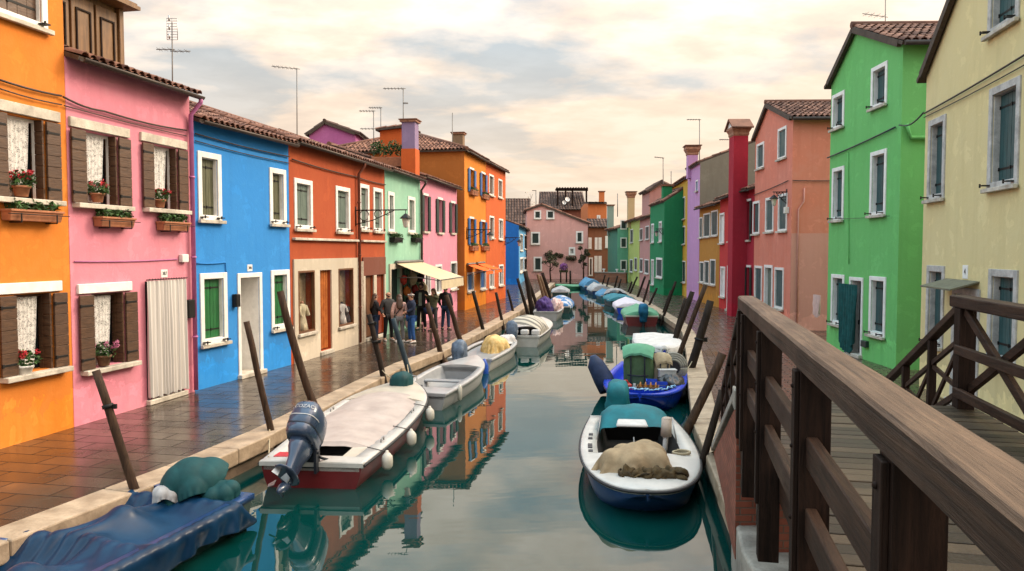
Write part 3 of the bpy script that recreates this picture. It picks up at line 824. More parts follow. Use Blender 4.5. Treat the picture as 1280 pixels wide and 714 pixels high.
# ------------------------------------------------------------------ houses of the left bank
W_or = stucco('orange_stucco', (.80, .235, .020), (.82, .33, .075))
W_pk = stucco('rose_stucco', (.80, .27, .355), (.82, .40, .46))
W_bl = stucco('azure_stucco', (.025, .27, .74), (.06, .34, .76))
W_rd = stucco('rust_red_stucco', (.44, .072, .016), (.52, .13, .036))
W_tg = stucco('sea_green_stucco', (.30, .60, .44), (.44, .64, .50))
W_p2 = stucco('light_rose_stucco', (.78, .29, .40), (.80, .42, .48))
W_o2 = stucco('amber_stucco', (.76, .235, .012), (.80, .31, .03))
W_ro = stucco('vermilion_stucco', (.66, .115, .015), (.72, .17, .03))
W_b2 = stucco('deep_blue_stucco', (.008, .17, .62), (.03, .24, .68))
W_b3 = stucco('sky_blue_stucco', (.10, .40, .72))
g = ground
def xy(p): return (p.x, p.y)

# 1 orange
F1, H1 = house('orange_house', 'tall orange house with brown shutters and geraniums next to the rose house', xy(g(-150, 606.5)), xy(g(92.5, 534)), 9.3, W_or, wins=[
    lace_window((C(5, 54, 141, 246))), lace_window((C(17, 64, 369, 469)), lower=True),
    (C(-40, 56, -130, 6), dict(style='closed', shmat=M_brownsh, trim=.12)),
    lace_window((C(-120, -62, 120, 262))), lace_window((C(-108, -50, 380, 500)), lower=True)], seed=11)
# 2 rose
def curtain_door(hr):
    def f(F, root):
        s0, s1, z0, z1 = F.rect(*hr); z0 = .0
        wb = MB(); F.box(wb, s0 - .03, s1 + .03, -.02, .09, 0, .10); dw = wb.build('doorstep', M_istria, root, bevel=.012)
        db = MB(); F.box(db, s0, s1, -.23, -.19, .1, z1); db.build('door', M_darksh, root)
        rb = MB(); rb.tube([F.P(s0 - .06, .08, z1 + .03), F.P(s1 + .06, .08, z1 + .03)], .012, 6)
        for k in range(14): 
            s = s0 + (s1 - s0) * (k + .5) / 14; rb.tube([F.P(s, .08 + .02 * sin(a), z1 + .03 + .02 * cos(a)) for a in (0, 2, 4, 6)], .005, 4)
        rb.build('curtain_rail', M_iron, root)
        cb = MB(); n = 120; rows = []
        for q in range(8):
            f_ = q / 7; z = z1 + .01 - (z1 - .13) * f_
            rows.append([F.P(s0 - .06 + (s1 - s0 + .10) * i / n, .075 + (.020 + .024 * f_) * sin(i * .62 + 1.6 * sin(i * .09 + 1) + .6 * sin(f_ * 2.2 + i * .07)) + .022 * noise.noise(V((i * .16, f_ * 1.6, 3))), z + (.020 * sin(i * .31) if q == 7 else 0)) for i in range(n + 1)])
        cb.loft(rows, 0, closed=False); cb.build('door_curtain', M_stripe, root)
        return (s0, s1, .1, z1)
    return f
m, t, b = newmat('grey_striped_curtain'); setv(b, Roughness=.9)
gp = t.nodes.new('ShaderNodeNewGeometry').outputs['Position']
dt = t.nodes.new('ShaderNodeVectorMath'); dt.operation = 'DOT_PRODUCT'; t.links.new(gp, dt.inputs[0]); dt.inputs[1].default_value = (.196, .98, 0)
wv = math_(t, 'SINE', math_(t, 'MULTIPLY', dt.outputs['Value'], 78.0))
t.links.new(mix(t, math_(t, 'MULTIPLY', r01(t, math_(t, 'MULTIPLY', math_(t, 'ADD', wv, 1.0), .5), .6, .8), .6), (.64, .61, .57), (.40, .385, .375)), b.inputs['Base Color'])
M_stripe = m
M_pipe_pk = plain('mauve_downpipe_paint', (.42, .13, .30), .5, var=.2)
F2, H2 = house('rose_house', 'rose pink house with lace curtains, a striped door curtain and a wooden roof dormer', xy(g(93, 534)), xy(g(243.5, 489.3)), 6.33, W_pk, wins=[
    lace_window(C(104, 145, 163, 254)), lace_window(C(189, 220, 180, 260)), lace_window(C(114, 154, 368, 461), lower=True), curtain_door(C(181, 229, 352, 505))],
    seed=12, downpipe=(Facade(xy(g(93, 534)), xy(g(243.5, 489.3))).L - .08, M_pipe_pk), ov=.30)
number_plate(F2, H2, 205, 342, '387')
# 3 azure
F3, H3 = house('azure_house', 'bright blue house with olive and green shutters and a deep white doorway', xy(g(244, 489)), xy(g(364, 456)), 5.84, W_bl, wins=[
    (C(246, 276, 188, 276), dict(style='closed', shmat=M_olive, trim=.13, rec=.13)), (C(336, 357, 209, 281), dict(style='closed', shmat=M_olive, trim=.13, rec=.13)),
    (C(249, 283.5, 342, 434), dict(style='closed', shmat=M_greensh, trim=.13, rec=.13)), (C(296, 327.5, 342, 473), dict(style='door', trim=.11, rec=.55)),
    (C(338, 361.5, 338, 414.5), dict(style='closed', shmat=M_greensh, trim=.13, rec=.13))], seed=13, ov=.26)
number_plate(F3, H3, 312, 335, '386')
# 4 rust red with the shop
M_shopw = stucco('cream_shopfront', (.62, .54, .42), (.70, .64, .54), damp=True)
M_shopwood = wood('brown_shop_wood', (.16, .065, .025), .5, (5, 5, .6), sc_=5)
M_ocurt = clothmat('rust_curtain_cloth', (.42, .105, .018), .35, 5, c2=(.52, .17, .04))
M_creamcloth = clothmat('cream_dress_cloth', (.66, .58, .40), .2, 8)
M_skin = plain('skin_tone', (.50, .26, .17), .6, var=.12, scale=10)
M_pebble = stone('pebble_dash', (.26, .20, .15), .9, 14, (.46, .38, .30), bmp=1.0)
M_rdark = stucco('dark_brown_panel', (.20, .055, .028))
def shop(F, root):
    pn = MB(); s0, s1, zt_, _ = 0, 0, 0, 0
    a, _z = F.at(367, 430); b, z1 = F.at(446, 331); _, ztop = F.at(367, 326)
    holes = []
    W1 = F.rect(370.5, 391.5, 339, 418); D1 = F.rect(398, 413, 338, 437); W2 = F.rect(421, 440, 336, 409)
    hs = [(W1[0], W1[1], W1[2], W1[3]), (D1[0], D1[1], .12, D1[3]), (W2[0], W2[1], W2[2], W2[3])]
    zt2_ = max(h[3] for h in hs) + .32
    ss = sorted([a, b] + [x for h in hs for x in h[:2]]); zs = sorted(set([0, zt2_] + [z for h in hs for z in h[2:]]))
    for i in range(len(ss) - 1):
        for j in range(len(zs) - 1):
            mx, mz = (ss[i] + ss[i + 1]) / 2, (zs[j] + zs[j + 1]) / 2
            if any(h[0] < mx < h[1] and h[2] < mz < h[3] for h in hs): continue
            F.box(pn, ss[i], ss[i + 1], .005, .05, zs[j], zs[j + 1])
    sf = pn.build('shopfront', M_shopw, root)
    cm = MB(); F.box(cm, a - .02, b + .05, .0, .11, ztop + .55, ztop + .62); cm.build('string_course', M_istria, root, bevel=.01)
    rev = 1.2
    for h in (hs[0], hs[2]):
        fb = MB(); x = .05
        F.box(fb, h[0], h[0] + x, -.03, .06, h[2], h[3]); F.box(fb, h[1] - x, h[1], -.03, .06, h[2], h[3]); F.box(fb, h[0] + x, h[1] - x, -.03, .058, h[3] - x, h[3]); F.box(fb, h[0] + x, h[1] - x, -.03, .058, h[2], h[2] + x)
        wo = fb.build('shop_window', M_shopwood, root)
        sb = MB(); F.box(sb, h[0] - .06, h[1] + .06, .051, .13, h[2] - .09, h[2] - .004); sb.build('sill', M_istria, wo, bevel=.01)
        pb = MB(); F.box(pb, h[0] + x, h[1] - x, -.012, -.006, h[2] + x, h[3] - x); pb.build('pane', M_clear, wo)
        bb = MB(); F.box(bb, h[0] + .01, h[1] - .01, -.235, -.22, h[2], h[3]); bb.build('display_back', M_shopback, wo)
    # rust curtain in the doorway
    h = hs[1]; cb = MB(); n = 40; rows = []
    for q in range(6):
        f_ = q / 5; z = h[3] - (h[3] - h[2] - .04) * f_
        rows.append([F.P(h[0] + (h[1] - h[0]) * i / n, -.08 + .03 * sin(i * .75 + f_) , z) for i in range(n + 1)])
    cb.loft(rows, 0, closed=False); cb.build('door_curtain', M_ocurt, root)
    st = MB(); F.box(st, h[0] - .05, h[1] + .05, -.2, .10, 0, .115); st.build('doorstep', M_istria, root, bevel=.01)
    # second bay: brown fascia, pier and tall doors
    p0, _ = F.at(446.5, 430); p1, _ = F.at(453, 428); e = F.L - .05
    pb = MB(); F.box(pb, p0, p1, .004, .07, 0, zt2_ - .12); pb.build('pebble_pier', M_pebble, root)
    zz_ = F.at(455, 345)[1]
    fb = MB(); F.box(fb, p1 + .02, e, .004, .05, zz_, zz_ + .62); fb.build('fascia', M_rdark, root, bevel=.008)
    c2 = MB(); F.box(c2, p1 - .05, e, .0, .10, ztop + .55, ztop + .62); c2.build('string_course', M_istria, root, bevel=.01)
    m1 = p1 + (e - p1) * .10; m2 = p1 + (e - p1) * .46; m3 = p1 + (e - p1) * .58; m4 = e - .12
    wb = MB(); F.box(wb, p1 + .002, m1, .004, .045, 0, zz_); F.box(wb, m2, m3, .004, .045, 0, zz_); F.box(wb, m4, e, .004, .045, 0, zz_); wb.build('door_surround', M_shopw, root)
    for q0, q1, mm in ((m1, m2, M_shopwood), (m3, m4, M_rdoor)):
        db = MB(); leaf_panel(F, db, q0 + .01, q1 - .01, .12, zz_ - .02, -.12, .05, planks=4, iron=False); db.build('door', [mm], root)
        s2 = MB(); F.box(s2, q0 - .02, q1 + .02, -.1, .10, 0, .11); s2.build('doorstep', M_istria, root, bevel=.01)
    F.shop = hs
    return hs + [(m1, m2, .11, zz_), (m3, m4, .11, zz_)]
M_rdoor = wood('red_brown_door', (.28, .06, .03), .5, (5, 5, .6), sc_=5)
M_shopback = plain('shop_back_panel', (.36, .27, .16), .8, var=.6, scale=3)
m, t, b = newmat('clear_shop_glass'); setv(b, Base_Color=(.01, .01, .01), Roughness=.03, Alpha=.14); M_clear = m
F4, H4 = house('rust_red_house', 'rust red house with grey green shutters above a cream shopfront', xy(g(364.3, 456)), xy(g(482, 419)), 5.93, W_rd, wins=[
    (C(367, 390, 222, 287), dict(style='closed', shmat=M_greysh, trim=.13, rec=.11)), (C(419, 437, 232, 290.5), dict(style='closed', shmat=M_greysh, trim=.13, rec=.11)),
    (C(448.5, 461, 229, 288), dict(style='closed', shmat=M_greysh, trim=.13, rec=.11)), (C(466, 478, 234, 290), dict(style='closed', shmat=M_greysh, trim=.13, rec=.11)), shop],
    seed=14, ov=.26, downpipe=(Facade(xy(g(364.3, 456)), xy(g(482, 419))).at(446, 300)[0], M_rdark))
# 5 sea green with the awning shop
def teal_shop(F, root):
    a, b = F.at(487, 400)[0], F.at(524.5, 395)[0]; z = F.at(493, 328)[1] - .25
    hs = []; n = 3; wd = (b - a) / n
    fr = MB()
    for k in range(n + 1): F.box(fr, a + wd * k - .07, a + wd * k + .07, .003, .06, 0, z)
    F.box(fr, a - .07, b + .07, .002, .055, z, z + .2)
    sf = fr.build('shopfront', M_shopw, root)
    for k in range(n):
        q0, q1 = a + wd * k + .07, a + wd * (k + 1) - .07
        lb = MB()
        if k == 0: leaf_panel(F, lb, q0, q1, .1, z, -.15, .05, planks=4, iron=False); lb.build('door', [M_darksh], root)
        hs.append((q0, q1, .1, z))
    return hs
F5, H5 = house('sea_green_house', 'pale sea green house behind the group of people, cream awning on its shop', xy(g(482.4, 418.8)), xy(g(526, 404)), 5.96, W_tg, wins=[
    (C(484.5, 492.5, 239, 290.5), dict(style='closed', shmat=M_greysh, trim=.13, rec=.11, detail=1)), (C(509.5, 518.5, 245, 291.5), dict(style='closed', shmat=M_greysh, trim=.13, rec=.11, detail=1)), teal_shop],
    seed=15, ov=.24, downpipe=(Facade(xy(g(482.4, 418.8)), xy(g(526, 404))).L - .1, M_gutter))
# 6 light rose
def openpair(hr, sh, trim=.10, det=1):
    """dark opening with a pair of leaves folded back on the wall"""
    def f(F, root):
        s0, s1, z0, z1 = F.rect(*hr); w_ = s1 - s0
        fb = MB(); F.box(fb, s0 - .06, s1 + .06, .0, .035, z1, z1 + .10)
        wo = fb.build('window', M_white, root); sb = MB(); F.box(sb, s0 - .1, s1 + .1, 0, .09, z0 - .09, z0); sb.build('sill', M_istria, wo)
        for a, b in ((s0 - w_ * .48, s0 - .012), (s1 + .012, s1 + w_ * .48)):
            lb = MB(); leaf_panel(F, lb, a, b, z0 + .005, z1 - .005, .03, .04, planks=3, iron=False); lb.build('shutter', [sh, M_iron], wo)
        pb = MB(); F.box(pb, s0 + .001, s1 - .001, -.2, -.19, z0, z1); pb.build('pane', M_glass, wo)
        gb = MB(); x = .03; mid = (s0 + s1) / 2
        for q in (s0 + x, mid, s1 - x): F.box(gb, q - x, q + x, -.189, -.16, z0, z1)
        gb.build('sash', M_white, wo)
        return (s0, s1, z0, z1)
    return f
F6, H6 = house('light_rose_house', 'light pink house with dark shutters between the sea green and the amber house', xy(g(526.4, 403.8)), xy(g(571.5, 388.4)), 6.13, W_p2, wins=[
    openpair(C(529, 534.5, 244, 289), M_darksh), openpair(C(547, 552.5, 249, 290.5), M_darksh), openpair(C(563.5, 568.3, 253.5, 291), M_darksh),
    (C(562.8, 570.8, 327, 363), dict(style='closed', shmat=M_darksh, trim=.10, detail=1)), (C(530, 538, 333, 372), dict(style='glass', trim=.1, detail=1)), (C(543.5, 552, 331, 369), dict(style='glass', trim=.1, detail=1))], seed=16, ov=.22)
# 7 amber, stands forward of its neighbour; shade put into the side wall colour
F7, H7 = house('amber_house', 'tall amber yellow house with bright blue shutters and an orange awning', xy(g(581, 388)), xy(g(607.5, 379.6)), 8.06, W_o2, roof='hip', sidewall=stucco('amber_shaded_side_stucco', (.50, .15, .018), (.55, .20, .05)), wins=[
    openpair(C(586.8, 591.8, 211, 240), M_bluesh), openpair(C(601.5, 606, 216.5, 245), M_bluesh), openpair(C(586.8, 591.8, 273, 306), M_bluesh), openpair(C(601.3, 605.8, 277, 306), M_bluesh),
    (C(584, 592, 341, 366), dict(style='closed', shmat=M_bluesh, trim=.1, detail=1)), (C(600, 607, 338, 363), dict(style='closed', shmat=M_bluesh, trim=.1, detail=1))], seed=17, ov=.2, rise=1.5)
F8, H8 = house('vermilion_house', 'orange red house at the far end of the row beside the blue gable', xy(g(607.8, 379.5)), xy(g(632, 372)), 8.06, W_ro, wins=[
    (C(611, 617, 217, 244), dict(style='closed', shmat=M_brownsh, trim=.1, detail=1)), (C(622.6, 627.6, 223, 247), dict(style='closed', shmat=M_brownsh, trim=.1, detail=1)),
    (C(611.5, 617.3, 269.5, 298), dict(style='closed', shmat=M_brownsh, trim=.1, detail=1)), (C(623.3, 628.5, 273, 300), dict(style='glass', trim=.1, detail=1)),
    (C(611.5, 617.3, 333, 361), dict(style='glass', trim=.1, detail=1)), (C(623.3, 629, 331, 358), dict(style='glass', trim=.1, detail=1))], seed=18, ov=.2, rise=1.5)
# 9 blue gable house set back from the quay
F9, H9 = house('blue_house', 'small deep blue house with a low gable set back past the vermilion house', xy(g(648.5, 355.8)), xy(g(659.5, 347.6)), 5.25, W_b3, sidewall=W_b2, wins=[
    (C(650, 653.4, 292, 314), dict(style='glass', trim=.1, detail=0)), (C(655.4, 658.3, 293, 312), dict(style='closed', shmat=M_darksh, trim=.1, detail=0)),
    (C(649.8, 654, 322, 342), dict(style='glass', trim=.16, detail=0)), (C(655, 658.6, 322, 340), dict(style='glass', trim=.16, detail=0))], seed=19, depth=5, rise=.9)

# ------------------------------------------------------------------ the far end of the canal
M_tiledark = tinted('weathered_dark_roof_tile', (.075, .042, .032), .4, .85, (.14, .085, .065), 1.5)
W_dp = stucco('dusty_pink_stucco', (.80, .43, .385), (.76, .46, .41))
W_br = stucco('brown_red_stucco', (.20, .065, .04), (.26, .10, .06))
W_far_or = stucco('faded_orange_stucco', (.70, .20, .055), (.74, .27, .10))
A_, B_ = g(658.5, 349), g(734.5, 349)
Fp, Hp = house('dusty_pink_house', 'dusty pink house with an off centre gable facing down the canal', xy(A_), xy(B_), 0, W_dp, roof='gable', peak=(0, 1), gutter=False, roofs=False) if False else (None, None)
_F = Facade(xy(A_), xy(B_)); s_pk, z_pk = _F.at(677, 256); _, z_l = _F.at(664, 262.5); _, z_r = _F.at(734, 279)
Fp, Hp = house('dusty_pink_house', 'dusty pink house with an off centre gable closing the end of the canal', xy(A_), xy(B_), z_l, W_dp, roof='gable', peak=(s_pk, z_pk), zt2=z_r, gutter=False, tw=.3, wins=[
    (C(667.5, 676.5, 263, 274), dict(style='closed', shmat=M_darksh, trim=.14, detail=0)), (C(683, 693, 263, 274), dict(style='closed', shmat=M_darksh, trim=.14, detail=0)),
    (C(663.5, 675, 290, 306), dict(style='closed', shmat=M_darksh, trim=.16, detail=0)), (C(720, 729, 289, 304), dict(style='closed', shmat=M_darksh, trim=.16, detail=0)),
    (C(667, 677.5, 321, 339), dict(style='closed', shmat=M_darksh, trim=.16, detail=0)), (C(711, 719, 309, 319), dict(style='glass', trim=.16, detail=0))], seed=21)
def backhouse(name, label, x0, x1, yb, Y, ztop_px, wall, depth=9, roof='eave', peakpx=None, wins=(), **kw):
    """a house facing the camera at distance Y, its top edge at picture row ztop_px"""
    a, b = atdepth(x0, yb, Y), atdepth(x1, yb, Y); zt = atdepth((x0 + x1) / 2, ztop_px, Y).z
    pk = None
    if peakpx: q = atdepth(*peakpx, Y); pk = (q.x - a.x, q.z)
    F_, H_ = house(name, label, (a.x, Y), (b.x, Y), zt, wall, roof=roof, peak=pk, depth=depth, wins=wins, tw=.35, gutter=False, **kw)
    for o in H_.children:
        if o.name.startswith('roof'): o.data.materials[0] = M_tiledark
    return F_, H_
backhouse('brown_red_house', 'low brown red house with dark roof behind the blue house', 628, 664, 345, 90, 279, W_br, rise=3.0)
backhouse('pergola_house', 'big dark red house with a wide roof and roof terrace behind the dusty pink gable', 676, 733, 345, 101, 262, W_br, depth=12, rise=2.6)
backhouse('orange_brown_house', 'orange and brown house with tall narrow windows behind the dusty pink corner', 734.5, 758, 345, 88, 255, W_far_or, depth=9, roofs=True, rise=.3, wins=[
    (C(746, 750.5, 269, 278), dict(style='glass', trim=.16, detail=0))])
W_bw = stucco('brown_wall_stucco', (.27, .105, .05), (.33, .15, .075))
backhouse('brown_house', 'brown house with white framed windows at the end of the canal', 735, 762, 350, 84, 284, W_bw, depth=3.6, rise=.8, wins=[
    (C(735.5, 739.5, 297, 311), dict(style='closed', shmat=M_darksh, trim=.16, detail=0)), (C(743.5, 747, 297, 312), dict(style='glass', trim=.16, detail=0)), (C(748, 752, 297, 312), dict(style='glass', trim=.16, detail=0)),
    (C(743, 747, 320, 340), dict(style='glass', trim=.16, detail=0)), (C(748, 752, 320, 340), dict(style='glass', trim=.16, detail=0)), (C(756.5, 760, 295, 310), dict(style='glass', trim=.16, detail=0)), (C(736, 741, 322, 345), dict(style='closed', shmat=M_brownsh, trim=.12, detail=0))])
W_t2 = stucco('jade_stucco', (.16, .50, .33), (.24, .56, .40))
W_t3 = stucco('dark_jade_stucco', (.075, .26, .17), (.12, .33, .23))
A_, B_ = atdepth(759.5, 349, 80), atdepth(771.5, 349, 74)
house('jade_house', 'jade green house with three dark windows behind the low brick wall', (A_.x, 80), (B_.x, 74), atdepth(765, 287, 77).z, W_t3, sidewall=W_t2, seed=23, depth=8, rise=1.2, tw=.35, gutter=False)
_Y = 74.0
Fj = Facade((B_.x + .02, 73.96), (atdepth(786, 300, 74).x, 73.96))
for k, (a, b, c, d) in enumerate(((775.5, 783.5, 275, 287), (775.5, 783.5, 297, 310), (775, 783.5, 325, 338))):
    pass

# ------------------------------------------------------------------ houses of the right bank, far to near
W_yg = stucco('lime_stucco', (.50, .58, .14), (.60, .66, .26))
W_pr = stucco('faded_rose_stucco', (.58, .28, .25), (.62, .36, .32))
W_dg = stucco('emerald_stucco', (.008, .24, .085), (.018, .29, .11))
W_ye = stucco('mustard_stucco', (.66, .40, .035), (.70, .48, .10))
W_li = stucco('lilac_stucco', (.62, .33, .62), (.66, .42, .66))
W_gr = stucco('bare_grey_render', (.22, .20, .15), (.28, .26, .21))
W_oc = stucco('ochre_stucco', (.52, .235, .03), (.58, .30, .06))
W_re = stucco('scarlet_stucco', (.60, .035, .035), (.66, .07, .06))
W_cr = stucco('crimson_stucco', (.42, .012, .035), (.48, .03, .055))
W_sa = stucco('salmon_stucco', (.78, .245, .16), (.78, .38, .31))
W_gn = stucco('apple_green_stucco', (.17, .57, .16), (.22, .62, .22))
W_cy = stucco('pale_yellow_stucco', (.85, .70, .35), (.86, .76, .46))
dk = lambda sh=M_darksh, tr=.07, de=0, **k: dict(style='closed', shmat=sh, trim=tr, detail=de, rec=.06, **k)
def top(F, *pp): return sum(F.at(*p)[1] for p in pp) / len(pp)
def rb_house(name, label, a, b, tops, wall, **kw):
    A, B = xy(g(*a)), xy(g(*b)); F = Facade(A, B)
    return house(name, label, A, B, top(F, *tops), wall, **kw)
rb_house('lime_house', 'narrow lime yellow house between the jade house and the faded rose house', (784.5, 352), (798.8, 357.8), [(785, 274), (797, 279)], W_yg, seed=31, depth=6, rise=1, tw=.35, gutter=False, wins=[
    (C(788, 791.5, 287, 304), dk()), (C(793.3, 796.5, 322, 338), dk()), (C(787.5, 791, 324, 340), dk())])
rb_house('faded_rose_house', 'faded rose house with a roof dormer beside the emerald house', (799.2, 358), (812, 363.4), [(800, 276), (811, 270)], W_pr, seed=32, depth=6, rise=1, tw=.3, gutter=False, wins=[
    (C(799.8, 803.5, 286, 301), dk()), (C(807, 811.5, 283, 300), dk()), (C(799.8, 803.5, 323, 340), dk()), (C(806, 811, 324, 342), dk())])
FDG, HDG = rb_house('emerald_house', 'deep emerald green house standing forward on the pavement', (812, 363.6), (829.5, 369.3), [(813, 261), (829, 250)], W_dg, seed=33, depth=4, rise=1.3, tw=.3, gutter=False, ov=.1, wins=[
    (C(814.5, 817.5, 280, 304), dict(style='glass', trim=.12, detail=0)), (C(824, 827.4, 277, 303), dict(style='glass', trim=.12, detail=0)), (C(820.5, 828, 322, 347), dk(tr=.14)), (C(814.5, 817.5, 324, 356), dict(style='glass', trim=.12, detail=0))])
rb_house('mustard_house', 'mustard yellow house with dark windows between emerald house and lilac house', (838, 363.2), (858, 371.5), [(846.5, 234), (856, 222)], W_ye, seed=34, depth=7, rise=1.2, tw=.3, gutter=False, ov=.2, wins=[
    (C(847, 850, 252, 278), dk()), (C(853, 856.5, 247, 275), dk()), (C(847, 850, 285, 306), dk()), (C(853, 856.5, 283, 306), dk()), (C(847, 851, 328, 352), dk()), (C(853, 857, 326, 353), dk())])
FLI, HLI = rb_house('lilac_house', 'tall lilac house with a bare grey side wall above the ochre house', (858.2, 371.5), (873.2, 377), [(859, 213), (873, 206)], W_li, sidewall=W_gr, seed=35, depth=9, rise=1.7, tw=.25, gutter=False, ov=.15, wins=[
    (C(870, 872.8, 226, 240), dk(M_bluesh))])
rb_house('ochre_house', 'low ochre house with three ground floor windows beside the scarlet house', (873.5, 377), (898.5, 384.5), [(874, 264), (898, 251)], W_oc, seed=36, depth=7, rise=1.3, tw=.22, ov=.3, wins=[
    (C(874.6, 878.3, 272, 298), dk(de=1)), (C(879.8, 887.8, 267.6, 297), dk(de=1)), (C(889.4, 897.4, 264, 295.5), dk(de=1)), (C(875, 880, 327, 353), dk(de=1)), (C(881, 886.5, 326, 355), dk(de=1)), (C(888, 894.5, 324, 356), dk(de=1))])
rb_house('scarlet_house', 'scarlet red house with white doors between the ochre house and the crimson house', (898.7, 384.6), (918, 391.5), [(899, 252), (917, 242)], W_re, seed=37, depth=7, rise=1.3, tw=.22, ov=.3, wins=[
    (C(900, 905.6, 267, 305), dict(style='closed', shmat=M_white, trim=.1, detail=1)), (C(911.3, 915.8, 262, 302.5), dict(style='closed', shmat=M_white, trim=.1, detail=1)), (C(901, 906.6, 333, 371), dict(style='closed', shmat=M_white, trim=.1, detail=1)),
    (C(909.5, 915.5, 332, 390), dict(style='door', trim=.1, detail=1, shmat=M_brownsh))])
FDR, HDR = rb_house('crimson_house', 'dark crimson house carrying the tall crimson chimney', (918.2, 391.6), (941, 398.2), [(919, 246), (940, 232)], W_cr, seed=38, depth=7, rise=1.2, tw=.22, ov=.3, wins=[
    openpair(C(934, 938, 252, 300), M_darksh), openpair(C(934, 938, 334, 378), M_darksh)])
A_, B_ = xy(g(941.2, 398.3)), xy(g(987, 413)); _F = Facade(A_, B_); ps, pz = _F.at(960.5, 131)
FSA, HSA = house('salmon_house', 'salmon pink house with a gable and a black wall lantern at its corner', A_, B_, 8.05, W_sa, roof='gable', peak=(ps, pz), depth=8, seed=39, wins=[
    (C(946.5, 955.3, 181, 213), dk(M_tealsh, .10, 1)), (C(973, 983.3, 162, 201), dk(M_tealsh, .10, 1)),
    (C(941.6, 949.7, 252.5, 293.5), dk(M_tealsh, .10, 1)), (C(957.5, 967.3, 248, 291), dk(M_tealsh, .10, 1)), (C(973.5, 984.2, 243.5, 290), dk(M_tealsh, .10, 1)),
    (C(943.8, 952.7, 332, 377), dk(M_tealsh, .10, 1)), (C(956, 965.8, 331, 402), dict(style='door', trim=.12, detail=1, shmat=M_greysh)), (C(969, 979.8, 334, 385.5), dk(M_tealsh, .10, 1))])
A_, B_ = xy(g(1033, 434)), xy(g(1119.5, 462.5)); _F = Facade(A_, B_); ps, pz = _F.at(1071, 36)
dkn = lambda **k: dict(style='closed', shmat=M_tealsh, trim=.115, detail=2, rec=.15, **k)
FGR, HGR = house('apple_green_house', 'apple green gabled house with teal shutters and a cloth hanging in its doorway', A_, B_, 8.25, W_gn, roof='gable', peak=(ps, pz), depth=9, seed=40, wins=[
    (C(1041, 1055.7, 120, 164), dkn()), (C(1090, 1109.4, 86, 138), dkn()), (C(1041, 1055.2, 211, 277), dkn()), (C(1089, 1108.2, 191, 271), dkn()),
    (C(1040, 1055.4, 342.5, 405), dkn()), (C(1087.8, 1107.4, 345, 418.6), dkn()), (C(1062.5, 1078.6, 346, 446), dict(style='door', trim=.1, detail=2, rec=.24, shmat=M_darksh))])
A_ = (9.17, 17.0); B_ = (9.17 - .185 * 11.5, 5.5); _F = Facade(A_, B_)
_s1, _z1 = _F.at(1195, -2); slope = (_z1 - 6.95) / _s1; psy = _F.L / 2
dky = lambda **k: dict(style='closed', shmat=M_tealsh, trim=.13, detail=2, rec=.15, mtrim=M_istria2, **k)
M_istria2 = stone('grey_window_stone', (.46, .44, .42), .7, 4, (.56, .54, .51), bmp=.25)
FYE, HYE = house('pale_yellow_house', 'pale yellow house with dark teal shutters behind the bridge', A_, B_, 6.95, W_cy, roof='gable', peak=(psy, 6.95 + slope * psy), depth=9, seed=41, wins=[
    (C(1162, 1182, 152, 252), dky()), (C(1238.5, 1275, 112, 238), dky()), (C(1239, 1276, -72, 46), dky()), (C(1160, 1180.4, 331.5, 430), dky()),
    (C(1237.5, 1272, 336, 452), dky()), (C(1192, 1224, 358, 508), dict(style='door', trim=.13, detail=2, rec=.15, shmat=M_white, mtrim=M_istria2))])
number_plate(FYE, HYE, 1207, 340, '4', .24, .26)
for nm, FF in (('1', F1), ('2', F2), ('3', F3), ('4', F4), ('5', F5), ('6', F6), ('SA', FSA), ('GR', FGR), ('YE', FYE)):
    print('HOUSE', nm, 'L=%.2f' % FF.L, 'A', tuple(round(x, 2) for x in FF.A), 'B', tuple(round(x, 2) for x in FF.B))
print('tops', top(F2, (80, 69), (241, 122)), top(F3, (243, 152), (362, 183)), top(F4, (365, 178), (484, 214)), top(F5, (485, 213), (526, 226)), top(F6, (525, 222), (574, 236)), top(F7, (578, 189), (605, 200)), top(F8, (609, 203), (632, 216)), 'GR', FGR.at(1033, 108), FGR.at(1071, 36), FGR.at(1121, 55), 'SA', FSA.at(941, 183), FSA.at(960.5, 130), FSA.at(986, 148), 'blue', F9.at(648, 282), F9.at(659, 287))
# ------------------------------------------------------------------ footbridge
BD = V((.221, 1, 0)).normalized(); BS = V((BD.y, -BD.x, 0))          # along, and to the land side
def bp(X0, Y, z): return V((X0 + .221 * Y, Y, z))
M_bwood = wood('wet_brown_bridge_wood', (.024, .012, .008), .55, (14, .9, 14), sc_=2.4, rot=.2175, c2=(.062, .031, .018), bmp=.6, spec=.16)
M_bwoodv = wood('wet_brown_post_wood', (.013, .007, .005), .62, (12, 12, .9), sc_=2.4, c2=(.034, .017, .011), bmp=.6, spec=.12)
M_rail = wood('worn_handrail_lit_top_wood', (.075, .038, .021), .55, (16, .55, 16), sc_=2.2, rot=.2175, c2=(.215, .128, .075), bmp=1.0, spec=.25)
M_railside = wood('handrail_shaded_side_wood', (.034, .018, .011), .55, (16, .55, 16), sc_=2.2, rot=.2175, c2=(.085, .046, .027), bmp=1.0, spec=.15)  # sky-lit top and shaded sides painted as two tones of one wood
M_deck = tinted('weathered_deck_plank', (.040, .028, .016), .4, .45, (.090, .063, .038), 2.2, .5, .2)
M_brick = brickmat('red_brick', (.20, .050, .026), (.30, .085, .045), (.16, .12, .09), .23, .072, vert=(.9, .42), msize=.008)
M_brick2 = brickmat('low_wall_brick', (.26, .10, .05), (.34, .15, .08), (.2, .15, .11), .5, .16, vert=(1, 0.0), msize=.02)
M_cap = stone('white_coping_stone', (.27, .24, .20), .65, 4, (.38, .345, .29), moss=None, bmp=.3)
DZ = 1.50
